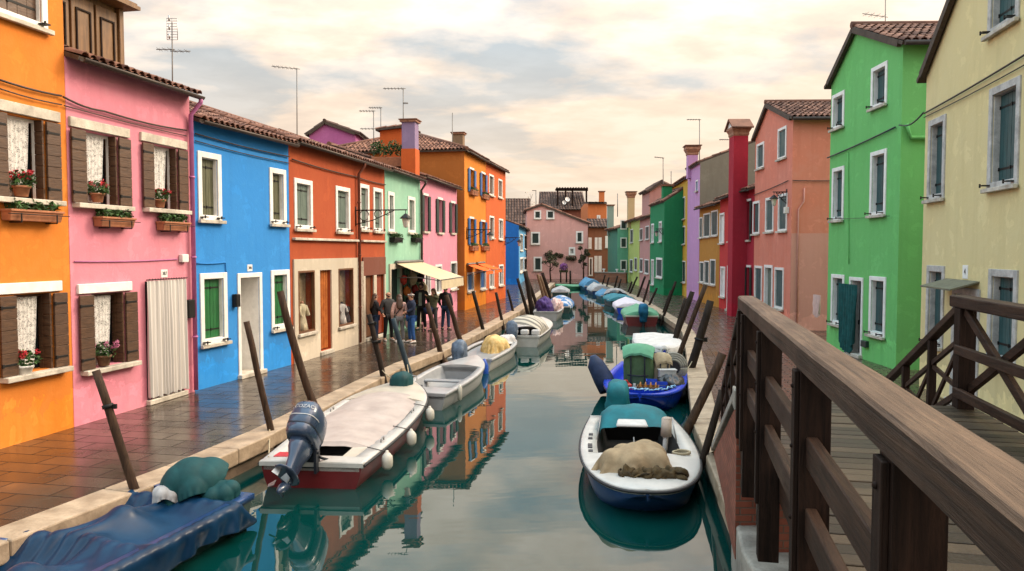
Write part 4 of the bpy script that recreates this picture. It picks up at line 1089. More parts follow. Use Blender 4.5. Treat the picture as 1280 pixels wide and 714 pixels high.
fb_ = thing('footbridge', 'brown timber footbridge with plank deck, worn handrails and steps down to the quay', 'bridge', bp(1.7, 4, 0), world=True)
XL, XR = .56, 2.80
# deck planks
mb = MB(); R = random.Random(4); y = -2.2
perp = BS
while y < 7.62:
    wd = R.uniform(.135, .155); c = bp((XL + XR) / 2 + .14, y + wd / 2, DZ - .025 + R.uniform(-.004, .004)); hl = (XR - XL) / 2 * BS.x - .02
    mb.obox(c, BS * hl, BD * (wd / 2 - .006), V((0, 0, .025)), 0, R.random()); y += wd
mb.build('deck', M_deck, fb_, bevel=.004)
for X0 in (XL + .30, (XL + XR) / 2, XR - .06):
    mb = MB(); mb.beam(bp(X0, -2.2, DZ - .18), bp(X0, 7.55, DZ - .18), .14, .24); mb.build('stringer', M_bwood, fb_)
mb = MB(); mb.beam(bp(XL + .20, -.1, DZ - .16), bp(XL + .20, 7.5, DZ - .16), .05, .22); mb.build('edge_board', M_bwood, fb_, bevel=.006)
# canal side railing
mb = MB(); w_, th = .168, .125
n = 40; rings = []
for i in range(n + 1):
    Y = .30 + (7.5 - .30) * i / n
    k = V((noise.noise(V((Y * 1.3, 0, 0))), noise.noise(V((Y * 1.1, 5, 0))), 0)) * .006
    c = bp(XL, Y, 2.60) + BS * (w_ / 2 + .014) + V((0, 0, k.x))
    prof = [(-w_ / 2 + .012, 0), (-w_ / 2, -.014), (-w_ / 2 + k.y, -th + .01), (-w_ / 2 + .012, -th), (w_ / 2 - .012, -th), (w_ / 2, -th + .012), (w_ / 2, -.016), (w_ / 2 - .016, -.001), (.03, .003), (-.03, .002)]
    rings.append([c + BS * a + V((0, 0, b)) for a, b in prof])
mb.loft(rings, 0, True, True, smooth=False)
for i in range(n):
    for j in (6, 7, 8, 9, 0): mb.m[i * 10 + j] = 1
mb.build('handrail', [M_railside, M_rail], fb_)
PY = [0.62, 2.12, 3.72, 5.50, 6.95]
for Y in PY + [7.42]:
    mb = MB(); zb = DZ - .72 if Y < 7.2 else DZ - .3
    c = bp(XL + .105, Y, 0); hw = .072
    mb.obox(c + V((0, 0, (zb + 2.474) / 2)), BS * hw, BD * hw, V((0, 0, (2.474 - zb) / 2)))
    mb.obox(c - BS * (hw + .012) + BD * .0 + V((0, 0, (DZ - .3 + 2.46) / 2)), BS * .012, BD * .05, V((0, 0, (2.46 - DZ + .3) / 2)))
    for z in (2.38, 2.08, 1.72): mb.ball(c - BS * (hw + .026) + V((0, 0, z)), .012, n=8, m=4)
    mb.build('post', M_bwoodv, fb_, bevel=.009, seg=2)
for z in (2.07, 1.72):
    mb = MB()
    for a, b in zip(PY[:-1], PY[1:]):
        mb.beam(bp(XL + .09, a + .07, z), bp(XL + .09, b - .07, z), .055, .15)
    mb.beam(bp(XL + .09, 7.02, z), bp(XL + .09, 7.36, z), .055, .15)
    mb.beam(bp(XL + .09, .05, z), bp(XL + .09, .55, z), .055, .15)
    mb.build('rail_board', M_bwood, fb_, bevel=.006)
# land side railing with crosses
mb = MB(); mb.beam(bp(XR, .8, 2.545), bp(XR, 7.62, 2.545), .17, .115); mb.build('handrail', M_bwood, fb_, bevel=.014, seg=2)
PX = [7.42, 5.75, 4.1, 2.4, .9]
for Y in PX:
    mb = MB(); mb.obox(bp(XR, Y, (DZ - .35 + 2.485) / 2), BS * .075, BD * .085, V((0, 0, (2.485 - DZ + .35) / 2))); mb.build('post', M_bwoodv, fb_, bevel=.009, seg=2)
for a, b in zip(PX[:-1], PX[1:]):
    mb = MB(); a1, b1 = a - .09, b + .09
    mb.beam(bp(XR - .02, a1, 2.46), bp(XR - .02, b1, 1.70), .05, .085); mb.beam(bp(XR + .035, a1, 1.70), bp(XR + .035, b1, 2.46), .05, .085); mb.build('cross_brace', M_bwood, fb_, bevel=.005)
    for z in (2.08, 1.66):
        mb = MB(); mb.beam(bp(XR - .075, a1 + .1, z), bp(XR - .075, b1 - .1, z), .05, .09); mb.build('rail_board', M_bwood, fb_, bevel=.005)
# steps down along the quay
ns = 9; y0, y1 = 7.66, 11.1
for i in range(ns):
    z = DZ - DZ * (i + 1) / ns; ya_, yb_ = y0 + (y1 - y0) * i / ns, y0 + (y1 - y0) * (i + 1) / ns
    if z < .03: continue
    mb = MB(); c = bp(2.02 + .02 * i, (ya_ + yb_) / 2, z - .03)
    mb.obox(c, BS * 1.08, BD * ((yb_ - ya_) / 2 + .02), V((0, 0, .03)), 0, R.random())
    mb.obox(c + BD * (-(yb_ - ya_) / 2) - V((0, 0, .06 - .12)), BS * 1.06, BD * .012, V((0, 0, .05)), 0, R.random())
    mb.build('step', M_deck, fb_, bevel=.006)
for X0, X1, side in ((2.83, 2.99, 1), (.62, .66, 0)):
    a, b = bp(X0, 7.55, 2.50), bp(X1, 11.05, 1.07)
    mb = MB(); mb.beam(a, b, .10 if side else .06, .085 if side else .06); mb.build('stair_handrail', M_bwood if side else M_iron2 if False else M_bwood, fb_, bevel=.008)
    pts = [0.0, .30, .63, .97]; 
    P_ = lambda f, dz: a.lerp(b, f) + V((0, 0, dz))
    for f in pts:
        mb = MB(); q = P_(f, 0); gz = max(.0, DZ * (1 - f) - .1)
        mb.obox(V((q.x, q.y, (q.z + gz) / 2 - .02)), BS * .04, BD * .045, V((0, 0, (q.z - gz) / 2 - .02))); mb.build('stair_post', M_bwoodv, fb_, bevel=.005)
    mb = MB(); mb.beam(P_(0, -.32), P_(1, -.30), .04, .05); mb.beam(P_(0.02, -.86), P_(.99, -.86), .04, .06)
    for f0, f1 in zip(pts[:-1], pts[1:]):
        mb.beam(P_(f0 + .02, -.36), P_(f1 - .02, -.82), .03, .05); mb.beam(P_(f0 + .02, -.82), P_(f1 - .02, -.36), .028, .05)
        fm = (f0 + f1) / 2; mb.beam(P_(fm, -.34), P_(fm, -.84), .026, .04)
    mb.build('stair_brace', M_bwood, fb_)
# abutment: brick pier, sloping parapet with white coping, stone ledge
def prism(mb, pts, z0f, z1f, mi=0):
    n = len(pts); b = [V((p[0], p[1], z0f(i))) for i, p in enumerate(pts)]; t_ = [V((p[0], p[1], z1f(i))) for i, p in enumerate(pts)]
    mb.add(b + t_, [list(range(n))[::-1], [n + i for i in range(n)]] + [[i, (i + 1) % n, n + (i + 1) % n, n + i] for i in range(n)], mi)
mb = MB(); a0, a1 = bp(.59, 7.62, 0), bp(.80, 7.62, 0); b0, b1 = bp(.53, 11.2, 0), bp(.74, 11.2, 0)
prism(mb, [a0, a1, b1, b0], lambda i: -.1, lambda i: 1.50 if i < 2 else .03); mb.build('parapet', M_brick, fb_)
mb = MB(); mb.beam(bp(.69, 7.75, 1.545), bp(.63, 11.25, .09), .27, .09); mb.obox(bp(.69, 7.60, 1.56), BS * .135, BD * .14, V((0, 0, .10))); mb.build('coping', M_cap, fb_, bevel=.012, seg=2)
mb = MB(); prism(mb, [bp(.83, 6.93, 0), bp(2.9, 6.93, 0), bp(2.9, 7.60, 0), bp(.83, 7.60, 0)], lambda i: 0, lambda i: 1.17); mb.build('pier', M_brick, fb_)
mb = MB(); q = [bp(.60, 8.3, 0), bp(.60, 7.0, 0), bp(.66, 6.6, 0), bp(.86, 6.42, 0), bp(2.9, 6.40, 0), bp(2.9, 8.3, 0)]
prism(mb, q, lambda i: -.8, lambda i: .25); mb.build('ledge', M_cap, fb_, bevel=.03, seg=3)

# ------------------------------------------------------------------ mooring poles
def polemat(name, c, c2): return wood(name, c, .75, (9, 9, .8), sc_=3, c2=c2, bmp=.8, spec=.2)
M_pole = polemat('mooring_pole_wood', (.030, .016, .009), (.085, .046, .026)); M_poled = polemat('tarred_pole_wood', (.014, .009, .006), (.036, .023, .015))
M_polel = polemat('pale_pole_wood', (.17, .10, .055), (.26, .17, .10)); M_poleb = polemat('blue_grey_pole_paint', (.020, .035, .050), (.05, .08, .10))
def pole(label, bx, by, tx, ty, Y, wpx, mat, bend=0.0, group='mooring poles along the canal', band=None, lean=0.0):
    b, t = atdepth(bx, by, Y), atdepth(tx, ty, Y + lean); r = wpx * Y / FPX / 2
    d = t - b; base = b + d * ((-1.9 - b.z) / d.z)
    n = 9; pts = []; side = d.normalized().cross(V((0, 1, 0))).normalized()
    R = random.Random(int(bx * 7 + by))
    for i in range(n + 1):
        f = i / n; q = base.lerp(t, f) + side * (bend * sin(pi * max(0, (f - .2) / .8))) + V((R.uniform(-1, 1), R.uniform(-1, 1), 0)) * r * .12
        pts.append(q)
    mb = MB(); mb.tube(pts, [r * (1.12 - .24 * i / n) * R.uniform(.95, 1.05) for i in range(n + 1)], 9)
    if band:
        for f in band:
            i = int(f * n); q = pts[i].lerp(pts[i + 1], f * n - i); dd = (pts[i + 1] - pts[i]).normalized()
            mb.tube([q, q + dd * .05], r * 1.2, 9, 1); mb.obox(q + V((r * 1.3, 0, .02)), (r * .5, 0, 0), (0, r * .3, 0), (0, 0, r * .5), 1)
    base0 = V((base.x, base.y, WATER))
    return single('mooring_pole', mb, [mat, M_iron], label, 'mooring pole', base0, group)
PL = [
 ('thick leaning pole with an iron collar by the blue tarpaulin boat', 170, 616, 120, 463, 9.55, 11.5, M_pole, .0, (.86,), 0),
 ('slim brown pole in front of the white doorway of the azure house', 342, 553, 308, 402, 12.7, 8.5, M_pole, .0, None, 0),
 ('thick curved pole in front of the azure house and behind the covered boat', 398, 507, 350, 364, 14.6, 10, M_pole, .09, None, 0),
 ('dark pole with a metal band near the standing woman in jeans', 480, 474, 461, 393, 18.2, 7.5, M_poled, 0, (.80, .93), 0),
 ('blue grey painted pole beside the teal engine cover', 511, 464, 491, 398, 19.5, 7, M_poleb, 0, None, 0),
 ('brown pole crossing the bearded tall man, behind the small white boat', 553, 449, 534, 379, 22.7, 7, M_pole, 0, None, 0),
 ('pole overlapping the person seen from behind in black', 577, 432, 558, 369, 25.6, 6.5, M_pole, 0, None, 0),
 ('slim dark pole in front of the amber house window', 605, 417, 591, 364, 29, 5, M_poled, 0, None, 0),
 ('slim dark pole in front of the vermilion house door', 628, 404, 620, 365.5, 33, 4.2, M_poled, 0, None, 0),
 ('thin pole behind the striped boat cover', 641, 388, 634.5, 362, 38, 3.5, M_poled, 0, None, 0),
 ('slim pole in front of the deep blue gable wall', 659, 390, 647, 348, 38.5, 4.2, M_poled, 0, None, 0),
 ('thickest of the dark poles clustered by the blue gable house', 666, 393, 656.5, 339, 39, 6.5, M_poled, 0, None, 0),
 ('dark pole crossing behind the thickest pole near the blue gable', 672, 385, 658.5, 345, 42, 4.5, M_poled, 0, None, 0),
 ('pale raw wood pole, the more slanted of two pale ones', 681, 377, 672, 343, 46, 4, M_polel, 0, None, 0),
 ('pale raw wood pole closest to the dark pair by the covered boat', 685.6, 376, 675, 345, 48, 4, M_polel, 0, None, 0),
 ('dark thick pole rising beside the two pale poles', 688, 374, 678, 341, 50, 5, M_poled, 0, None, 0),
 ('thick brown pole between the bright blue boat and the bridge steps', 858, 540, 904, 442, 13.2, 12, M_pole, 0, None, 0),
 ('curved dark pole tied to the white and blue boat', 862, 604, 903, 488, 11.2, 10, M_poled, -.07, None, 0),
 ('very thick dark pole with a ring behind the bright blue boat', 862, 466, 888.5, 376, 19.5, 11, M_poled, 0, (.72,), 0),
 ('slim pole standing between the two thick ones by the bright blue boat', 852, 436, 882, 356, 22, 6.5, M_pole, 0, None, 0),
 ('thick dark pole in front of the ochre house beside the white cover', 842, 428, 865.5, 364.6, 26, 7.5, M_poled, 0, None, 0),
 ('dark pole closely beside the thick one near the white cover', 843.5, 420, 857.4, 373, 28.5, 5.5, M_poled, 0, None, 0),
 ('slim pole beside the green covered boat, the taller of its pair', 826.5, 404, 844.7, 352, 35, 3.6, M_poled, 0, None, 0),
 ('slim pole beside the green covered boat, the shorter of its pair', 826, 400, 839, 363, 37, 3.4, M_poled, 0, None, 0),
 ('slim pole leaning in front of the emerald house base', 810, 385, 821, 360, 42, 3, M_poled, 0, None, 0),
 ('thin pole leaning in front of the faded rose house', 803, 382, 812, 350, 44, 3, M_poled, 0, None, 0),
 ('thin pole between the lime house and the teal covered boat', 795.5, 375, 806.5, 345.5, 49, 3, M_poled, 0, None, 0),
 ('taller of two thin poles in front of the lime house', 786.4, 369, 796.5, 346, 53, 2.6, M_poled, 0, None, 0),
 ('shorter of two thin poles in front of the lime house', 783.7, 369, 790, 352, 55, 2.4, M_poled, 0, None, 0),
 ('thin pole in front of the jade house corner', 772, 365, 776.4, 349, 58, 2.4, M_poled, 0, None, 0),
 ('thin pole in front of the middle of the low brick wall', 767, 364, 772, 344.6, 60, 2.4, M_poled, 0, None, 0),
 ('thin pole near the far end of the low brick wall', 757.7, 361, 761, 347, 64, 2.2, M_poled, 0, None, 0),
 ('last thin pole of the row, by the last blue covered boat', 752, 359, 756.4, 343.6, 66, 2.2, M_poled, 0, None, 0),
 ('short upright post in front of the dusty pink house wall', 713, 354, 713, 338.5, 70, 2.6, M_poled, 0, None, 0),
]
for (lb, bx, by, tx, ty, Y, wp, mt_, bd, band, ln) in PL: pole(lb, bx, by, tx, ty, Y, wp, mt_, bd, band=band, lean=ln)

# ------------------------------------------------------------------ boats
def boatpaint(name, c, rough=.35, var=.18): return plain(name, c, rough, 0, var, 3, .5, .08, coat=.15)
M_bwhite = boatpaint('white_boat_gelcoat', (.50, .485, .45)); M_bgrey = boatpaint('grey_white_gelcoat', (.36, .36, .355)); M_bcream = boatpaint('cream_gelcoat', (.52, .475, .39))
M_bred = boatpaint('dark_red_hull_paint', (.13, .011, .013)); M_bblue = boatpaint('navy_hull_paint', (.012, .045, .14)); M_bbright = boatpaint('bright_blue_hull_paint', (.006, .045, .50), .3)
M_bdark = boatpaint('dark_green_hull_paint', (.02, .05, .045)); M_binner = boatpaint('grey_boat_interior', (.24, .25, .26), .5); M_rub = plain('black_rubber_strip', (.02, .02, .022), .6)
M_bgreen = boatpaint('green_hull_paint', (.05, .26, .13)); M_bteal = boatpaint('teal_hull_paint', (.02, .13, .16))
M_tarpb = clothmat('blue_tarpaulin', (.002, .021, .066), .5, 1.3, .33, c2=(.006, .040, .095), bmp=.3)
M_tarpbeige = clothmat('pinkish_canvas_cover', (.40, .33, .295), .16, 2.5, .55, c2=(.47, .40, .36), bmp=.2)
M_beige = clothmat('beige_canvas', (.30, .215, .125), .3, 5, .85, c2=(.38, .285, .175))
M_yel = clothmat('yellow_tarpaulin', (.62, .38, .10), .3, 7, .55, c2=(.74, .55, .26))
M_tealc = clothmat('teal_canvas', (.006, .135, .165), .3, 4, .6); M_dteal = clothmat('dark_teal_canvas', (.006, .055, .060), .35, 4, .65); M_navyc = clothmat('navy_canvas', (.022, .040, .095), .4, 5, .6)
M_greenc = clothmat('green_canvas', (.10, .30, .18), .25, 4, .6); M_greybl = clothmat('grey_blue_tarpaulin', (.10, .14, .20), .45, 8, .5)
M_whitec = clothmat('white_canvas', (.56, .54, .52), .2, 5); M_greyc = clothmat('pale_grey_canvas', (.36, .36, .36), .4, 4); M_ltbluec = clothmat('light_blue_canvas', (.08, .22, .36), .4, 5); M_olivec = clothmat('olive_green_canvas', (.07, .13, .06), .3, 6)
M_tancloth = clothmat('tan_canvas', (.36, .30, .20), .25, 6); M_purple = clothmat('purple_canvas', (.07, .04, .16), .4, 6); M_pinkc = clothmat('pale_pink_canvas', (.62, .44, .40), .2, 6)
M_engine = plain('slate_blue_engine_paint', (.036, .058, .105), .28, .15, .15, 3, coat=.5); M_engdark = plain('dark_engine_paint', (.018, .022, .032), .4, .3, .3)
M_metal = plain('dull_steel', (.30, .30, .30), .4, .8, .25)
def stripedmat(name, c1, c2, freq, axis=(0, 1, 0)):
    m, t, b = newmat(name); g_ = t.nodes.new('ShaderNodeTexCoord').outputs['Object']
    d = t.nodes.new('ShaderNodeVectorMath'); d.operation = 'DOT_PRODUCT'; t.links.new(g_, d.inputs[0]); d.inputs[1].default_value = axis
    s = math_(t, 'SINE', math_(t, 'ADD', math_(t, 'MULTIPLY', d.outputs['Value'], freq), math_(t, 'MULTIPLY', nz(t, g_, 2, 2), 1.5)))
    t.links.new(mix(t, r01(t, math_(t, 'MULTIPLY', math_(t, 'ADD', s, 1.0), .5), .42, .58), c1, c2), b.inputs['Base Color']); setv(b, Roughness=.85); return m
M_stripc = stripedmat('striped_boat_cover', (.50, .46, .38), (.17, .16, .14), 22.0, (.35, 1, .6))
class Boat:
    def __init__(self, name, label, stern, bow, B, H, sheer=.18, st=.82, p=2.6, group='boats moored along the canal', keel=-.28, cat='boat', blunt=.03, rnd=0):
        s, b = V((stern[0], stern[1], WATER)), V((bow[0], bow[1], WATER)); d = b - s
        self.L = d.length; self.B, self.H, self.sheer, self.st, self.p, self.kl, self.bl = B, H, sheer, st, p, keel, blunt; self.rnd = rnd
        self.root = thing(name, label, cat, s, -atan2(d.x, d.y), group)
    def hb(self, f):
        a = self.st + (1 - self.st) * sin(min(f / .45, 1) * pi / 2); b = 1 - max(0, (f - .42) / .58) ** self.p
        if self.rnd: b = max(0, 1 - max(0, (f - .45) / .55) ** self.rnd) ** (1 / self.rnd)
        return max(self.bl, self.B / 2 * a * b)
    def fs(self, q): return sin(q * pi / 2) if self.rnd else q
    def zs(self, f): return self.H + self.sheer * f * f
    def hull(self, m, m2=None, split=None, n=22):
        mb = MB(); rings = []
        for i in range(n + 1):
            f = self.fs(i / n); b = self.hb(f); zs = self.zs(f); zk = self.kl + max(0, (f - .72) / .28) ** 2 * (zs * .72 - self.kl); y = f * self.L
            yk = y - 0.0
            half = [(0, zk), (b * .62, zk + .06), (b * .84, zk + (zs - zk) * .35), (b * .94, zk + (zs - zk) * .68), (b, zs)]
            rings.append([V((-x, y, z)) for x, z in half[::-1][:-1]] + [V((x, y, z)) for x, z in half])
        k = len(rings[0])
        base = len(mb.v)
        for r in rings: mb.v.extend(r)
        for i in range(n):
            for j in range(k - 1):
                mb.f.append([base + i * k + j, base + i * k + j + 1, base + (i + 1) * k + j + 1, base + (i + 1) * k + j]); 
                mb.m.append(1 if (j in (0, 7) and m2) else 0); mb.t.append(.5); mb.sm.append(True)
        mb.poly(rings[0], 0); mb.poly(rings[-1][::-1], 0)
        return mb.build('hull', [m, m2 or m], self.root)
    def edge(self, f, inset, dz=0.0):
        return V((self.hb(f) - inset if self.hb(f) > inset else 0.0, f * self.L, self.zs(f) + dz))
    def gunwale(self, m, w=.11, rub=None, n=26, f1=1.0, f0=0.0):
        mb = MB()
        L_ = []
        for i in range(n + 1):
            f = f0 + (f1 - f0) * self.fs(i / n); o = self.edge(f, -.02); i_ = self.edge(f, w); L_.append((o, i_))
        for sx in (-1, 1):
            rings = [[V((sx * o.x, o.y, o.z - .04)), V((sx * o.x, o.y, o.z + .02)), V((sx * (o.x - .015), o.y, o.z + .035)), V((sx * i_.x, i_.y, i_.z + .035)), V((sx * i_.x, i_.y, i_.z - .02))] for o, i_ in L_]
            mb.loft(rings if sx > 0 else [r[::-1] for r in rings], 0, True, True)
        o = self.edge(0, -.02); mb.box(-o.x, o.x, -.02, .10, o.z - .03, o.z + .034)
        gw = mb.build('gunwale', m, self.root)
        if rub:
            rb = MB()
            pts = [self.edge(self.fs(i / n), -.03, -.005) for i in range(n + 1)]
            full = [V((-p.x, p.y, p.z)) for p in pts] + pts[::-1]
            rb.tube(full, .022, 6); rb.build('rubbing_strip', rub, gw)
        return gw
    def interior(self, m, w=.11, floor=.05, f0=.02, f1=.75, n=14, wall_in=.06):
        mb = MB()
        fs = [f0 + (f1 - f0) * i / n for i in range(n + 1)]
        for sx in (-1, 1):
            rings = []
            for f in fs:
                a = self.edge(f, w, .03); x2 = max(.02, a.x - wall_in); rings.append([V((sx * a.x, a.y, a.z)), V((sx * x2, a.y, (a.z + floor) / 2)), V((sx * max(.01, x2 - .05), a.y, floor)), V((0, a.y, floor))])
            mb.loft(rings if sx > 0 else [r[::-1] for r in rings], 0, False)
        for f, sg in ((fs[0], 1), (fs[-1], -1)):
            a = self.edge(f, w, .03); mb.poly([(-a.x, a.y, floor), (a.x, a.y, floor), (a.x, a.y, a.z), (-a.x, a.y, a.z)][::sg])
        return mb.build('interior', m, self.root)
    def deck(self, name, m, f0, f1, w=.0, camber=.05, n=12, dz=.03, th=.03):
        mb = MB(); rings = []; k = 9
        for i in range(n + 1):
            f = f0 + (f1 - f0) * self.fs(i / n); a = self.edge(f, w, dz)
            rings.append([V((a.x * (2 * j / (k - 1) - 1), a.y, a.z + camber * (1 - ((i / n) ** 3 if f1 > .9 else 0)) * (1 - (2 * j / (k - 1) - 1) ** 2))) for j in range(k)])
        mb.loft(rings, 0, False)
        r = rings[0]; mb.poly([p for p in r] + [V((r[-1].x, r[-1].y, r[-1].z - th - .1)), V((r[0].x, r[0].y, r[0].z - th - .1))])
        return mb.build(name, m, self.root)
    def cover(self, m, f0, f1, camber=.12, droop=.12, over=.03, wr=.02, seed=1, name='cover', n=34, k=23, sag=0.0, inset=0.0, ridge=None, m2=None, endz=True, folds=0.0):
        """a cloth stretched over the boat from edge to edge, wrinkled, its skirt hanging outside"""
        mb = MB(); rings = []
        for i in range(n + 1):
            f = f0 + (f1 - f0) * i / n; a = self.edge(f, inset, .045); row = []
            cf = camber(i / n) if callable(camber) else camber
            for j in range(k):
                u = 2 * j / (k - 1) - 1
                if abs(u) > .86 and droop > 0:
                    q = (abs(u) - .86) / .14; x = (a.x + over + .02 * q) * (1 if u > 0 else -1); z = a.z - droop * q
                else:
                    v = u / .86 if droop > 0 else u; x = v * (a.x + over); z = a.z + cf * (1 - abs(v) ** 2.2) - sag * (1 - v * v) * sin(i / n * pi)
                p = V((x, a.y, z))
                nn = noise.noise(V((p.x * 2.2 + seed, p.y * 1.2, seed * 2.1))) + .6 * noise.noise(V((p.x * 1.4 - p.y * 3.2, p.y * 3.5 + p.x * 3, seed)))
                p.z += wr * nn; p.x += wr * .35 * nn
                if folds:
                    r1_ = 1 - abs(noise.noise(V((p.x * 4.2 + p.y * 1.6, p.y * .8 - p.x * 1.1, seed + 9)))) * 3.4; r2_ = 1 - abs(noise.noise(V((p.x * 1.6 - p.y * 3.2, p.y * 1.4 + p.x * 2.8, seed + 5)))) * 3.6
                    p.z += folds * (max(0, r1_) ** 4 + .8 * max(0, r2_) ** 4)
                    if abs(u) > .86: p.x += (1 if u > 0 else -1) * folds * 1.6 * sin(p.y * 9 + 3 * noise.noise(V((p.y, seed, 0)))) * (abs(u) - .86) / .14
                row.append(p)
            rings.append(row)
        mb.loft(rings, 0, False)
        if endz:
            for r, sg in ((rings[0], 1), (rings[-1], -1)):
                mid_ = [V((p.x * .985, p.y - .05 * sg, p.z - .05)) for p in r]; low = [V((p.x * .97, p.y - .07 * sg, min(p.z - .06, r[0].z + .02))) for p in r]
                mb.loft([r, mid_, low], 0, False)
        return mb.build(name, [m], self.root)
    def thwart(self, f, m, z=.30, wd=.24, name='thwart'):
        mb = MB(); b = self.hb(f) - .10; y = f * self.L; mb.box(-b, b, y - wd / 2, y + wd / 2, z - .04, z); mb.build(name, m, self.root, bevel=.008)
    def outboard(self, x, tilt, m_cowl, m_leg, k=1.0, covered=None, y=-.06, text=None, swing=0.0, seed=1, zoff=.1, white=None, short=1.0):
        """cowl, leg, propeller; the whole tilted about the clamp"""
        zt = self.zs(0) + zoff
        Mx = Matrix.Translation((x, y, zt)) @ Matrix.Rotation(swing, 4, 'Z') @ Matrix.Rotation(-tilt, 4, 'X')
        T = lambda p: Mx @ V((p[0] * k, p[1] * k, p[2] * k))
        def se(cx, cy, z, rx, ry, n=20, e=.62, tip=0.0):
            out = []
            for j in range(n):
                a = 2 * pi * j / n; c_, s_ = cos(a), sin(a)
                px_ = rx * abs(c_) ** e * (1 if c_ > 0 else -1); py_ = ry * abs(s_) ** e * (1 if s_ > 0 else -1)
                out.append(T((cx + px_, cy + py_, (z if z > -.1 else -.1 + (z + .1) * short) + tip * py_)))
            return out
        cb = MB()
        if covered:
            prof = [(-.34, .13, .16), (-.24, .13, .17), (-.12, .16, .22), (.0, .195, .275), (.08, .215, .31), (.17, .205, .295), (.28, .205, .30), (.38, .185, .27), (.45, .12, .19), (.48, .03, .06)]
            rings = []
            for z, rx, ry in prof:
                r = se(0, -.20, z, rx, ry, 36); rings.append([p + V((noise.noise(p * 5 + V((seed, 0, 0))), noise.noise(p * 5 + V((0, seed, 3))), noise.noise(p * 5 + V((7, 0, seed))))) * .045 + V((cos(j * .1745), sin(j * .1745), 0)) * .012 * sin(j * 2.1 + z * 4) * (1.2 if z < .1 else .5) for j, p in enumerate(r)])
            cb.loft(rings, 0, True, True)
            eng = cb.build('outboard_motor', [covered, white or covered], self.root)
        else:
            prof = [(0.0, .150, .235), (.05, .175, .27), (.12, .185, .285), (.135, .178, .278), (.15, .190, .29), (.30, .190, .285), (.42, .172, .262), (.485, .125, .205), (.505, .05, .09)]
            cb.loft([se(0, -.19, z, rx, ry, tip=-.06 if z > .2 else 0) for z, rx, ry in prof], 0, True, True)
            eng = cb.build('outboard_motor', [m_cowl], self.root)
            sb = MB(); sb.loft([se(0, -.19, z, rx, ry) for z, rx, ry in ((.128, .1885, .2885), (.142, .1905, .2905))], 0, True, False); sb.build('seam', M_engdark, eng)
            if text:
                wb = MB()
                pts = [se(0, -.19, .245, .1935, .2895, 60)[j] for j in range(32, 59)]; wb.tube(pts, .005, 5); wb.build('stripe', M_white, eng)
                me = text_mesh(text, .076); 
                # wrap the lettering round the back of the cowl
                for v in me.vertices:
                    qx = max(-.185, min(.185, v.co.x)); qy = -.294 * max(0, 1 - (abs(qx) / .197) ** 3.23) ** .31; z = .345 + v.co.y
                    sh = 1.0 if z < .30 else 1 - (z - .30) * .68
                    q = T((qx * sh, -.19 + qy * sh - .0, z - .06 * qy * sh)); v.co = q
                me.materials.append(M_white); o = bpy.data.objects.new('lettering', me); col.objects.link(o); o.parent = eng
        lb = MB()
        lb.loft([se(0, -.17, z, rx, ry, 14) for z, rx, ry in ((.03, .13, .20), (-.10, .115, .18), (-.26, .075, .135), (-.52, .060, .115), (-.62, .055, .11))], 0, True, True)
        lb.loft([se(0, -.24, z, rx, ry, 12, .9) for z, rx, ry in ((-.60, .13, .24), (-.615, .135, .25), (-.63, .12, .22))], 0, True, True)
        lb.loft([se(0, -.18, z, rx, ry, 12, .9) for z, rx, ry in ((-.62, .05, .11), (-.75, .038, .10))], 0, True, True)
        SZ = lambda z: -.1 + (z + .1) * short
        lb.ball(T((0, -.20, SZ(-.80))), .06 * k, .20 * k, .065 * k)
        lb.loft([[T((sx * .012, -.16 + yy, z)) for sx, yy in ((-1, 0), (1, 0), (1, -.14 + .3 * (z + .85)), (-1, -.14 + .3 * (z + .85)))] for z in (SZ(-.82), SZ(-.96))], 0, True, True)
        lb.build('leg', m_leg, eng)
        pb = MB(); z8 = SZ(-.80)
        for a in (0, 2.09, 4.19):
            ca, sa = cos(a), sin(a); pts = [(.03 * ca, -.40, z8 + .03 * sa), (.13 * cos(a - .4), -.38, z8 + .13 * sin(a - .4)), (.15 * ca, -.41, z8 + .15 * sa), (.11 * cos(a + .5), -.43, z8 + .11 * sin(a + .5))]
            pb.add([T(p) for p in pts] + [T((p[0], p[1] - .012, p[2])) for p in pts], [(0, 1, 2, 3), (7, 6, 5, 4), (0, 4, 5, 1), (1, 5, 6, 2), (2, 6, 7, 3), (3, 7, 4, 0)])
        pb.build('propeller', M_metal, eng)
        # clamp bracket stays upright on the transom
        kb = MB()
        for sx in (-.13, .13): kb.box(x + sx * k - .02, x + sx * k + .02, y - .06, y + .10, zt - .26 * k, zt + .04)
        kb.tube([(x - .17 * k, y, zt), (x + .17 * k, y, zt)], .025 * k, 8); kb.box(x - .1 * k, x + .1 * k, y + .05, y + .12, zt - .22 * k, zt - .02)
        kb.tube([T((.06, .04, .05)), T((.16, .12, .0)), T((.22, .36, .10)), T((.22, .52, .14))], [.022, .02, .022, .028], 8)
        kb.build('clamp_bracket', M_engdark, eng)
        return eng
    def w(self, x, f, z):
        """world point of a local point"""
        q = Matrix.Rotation(self.root.rotation_euler.z, 4, 'Z') @ V((x, f * self.L, z)); return q + self.root.location

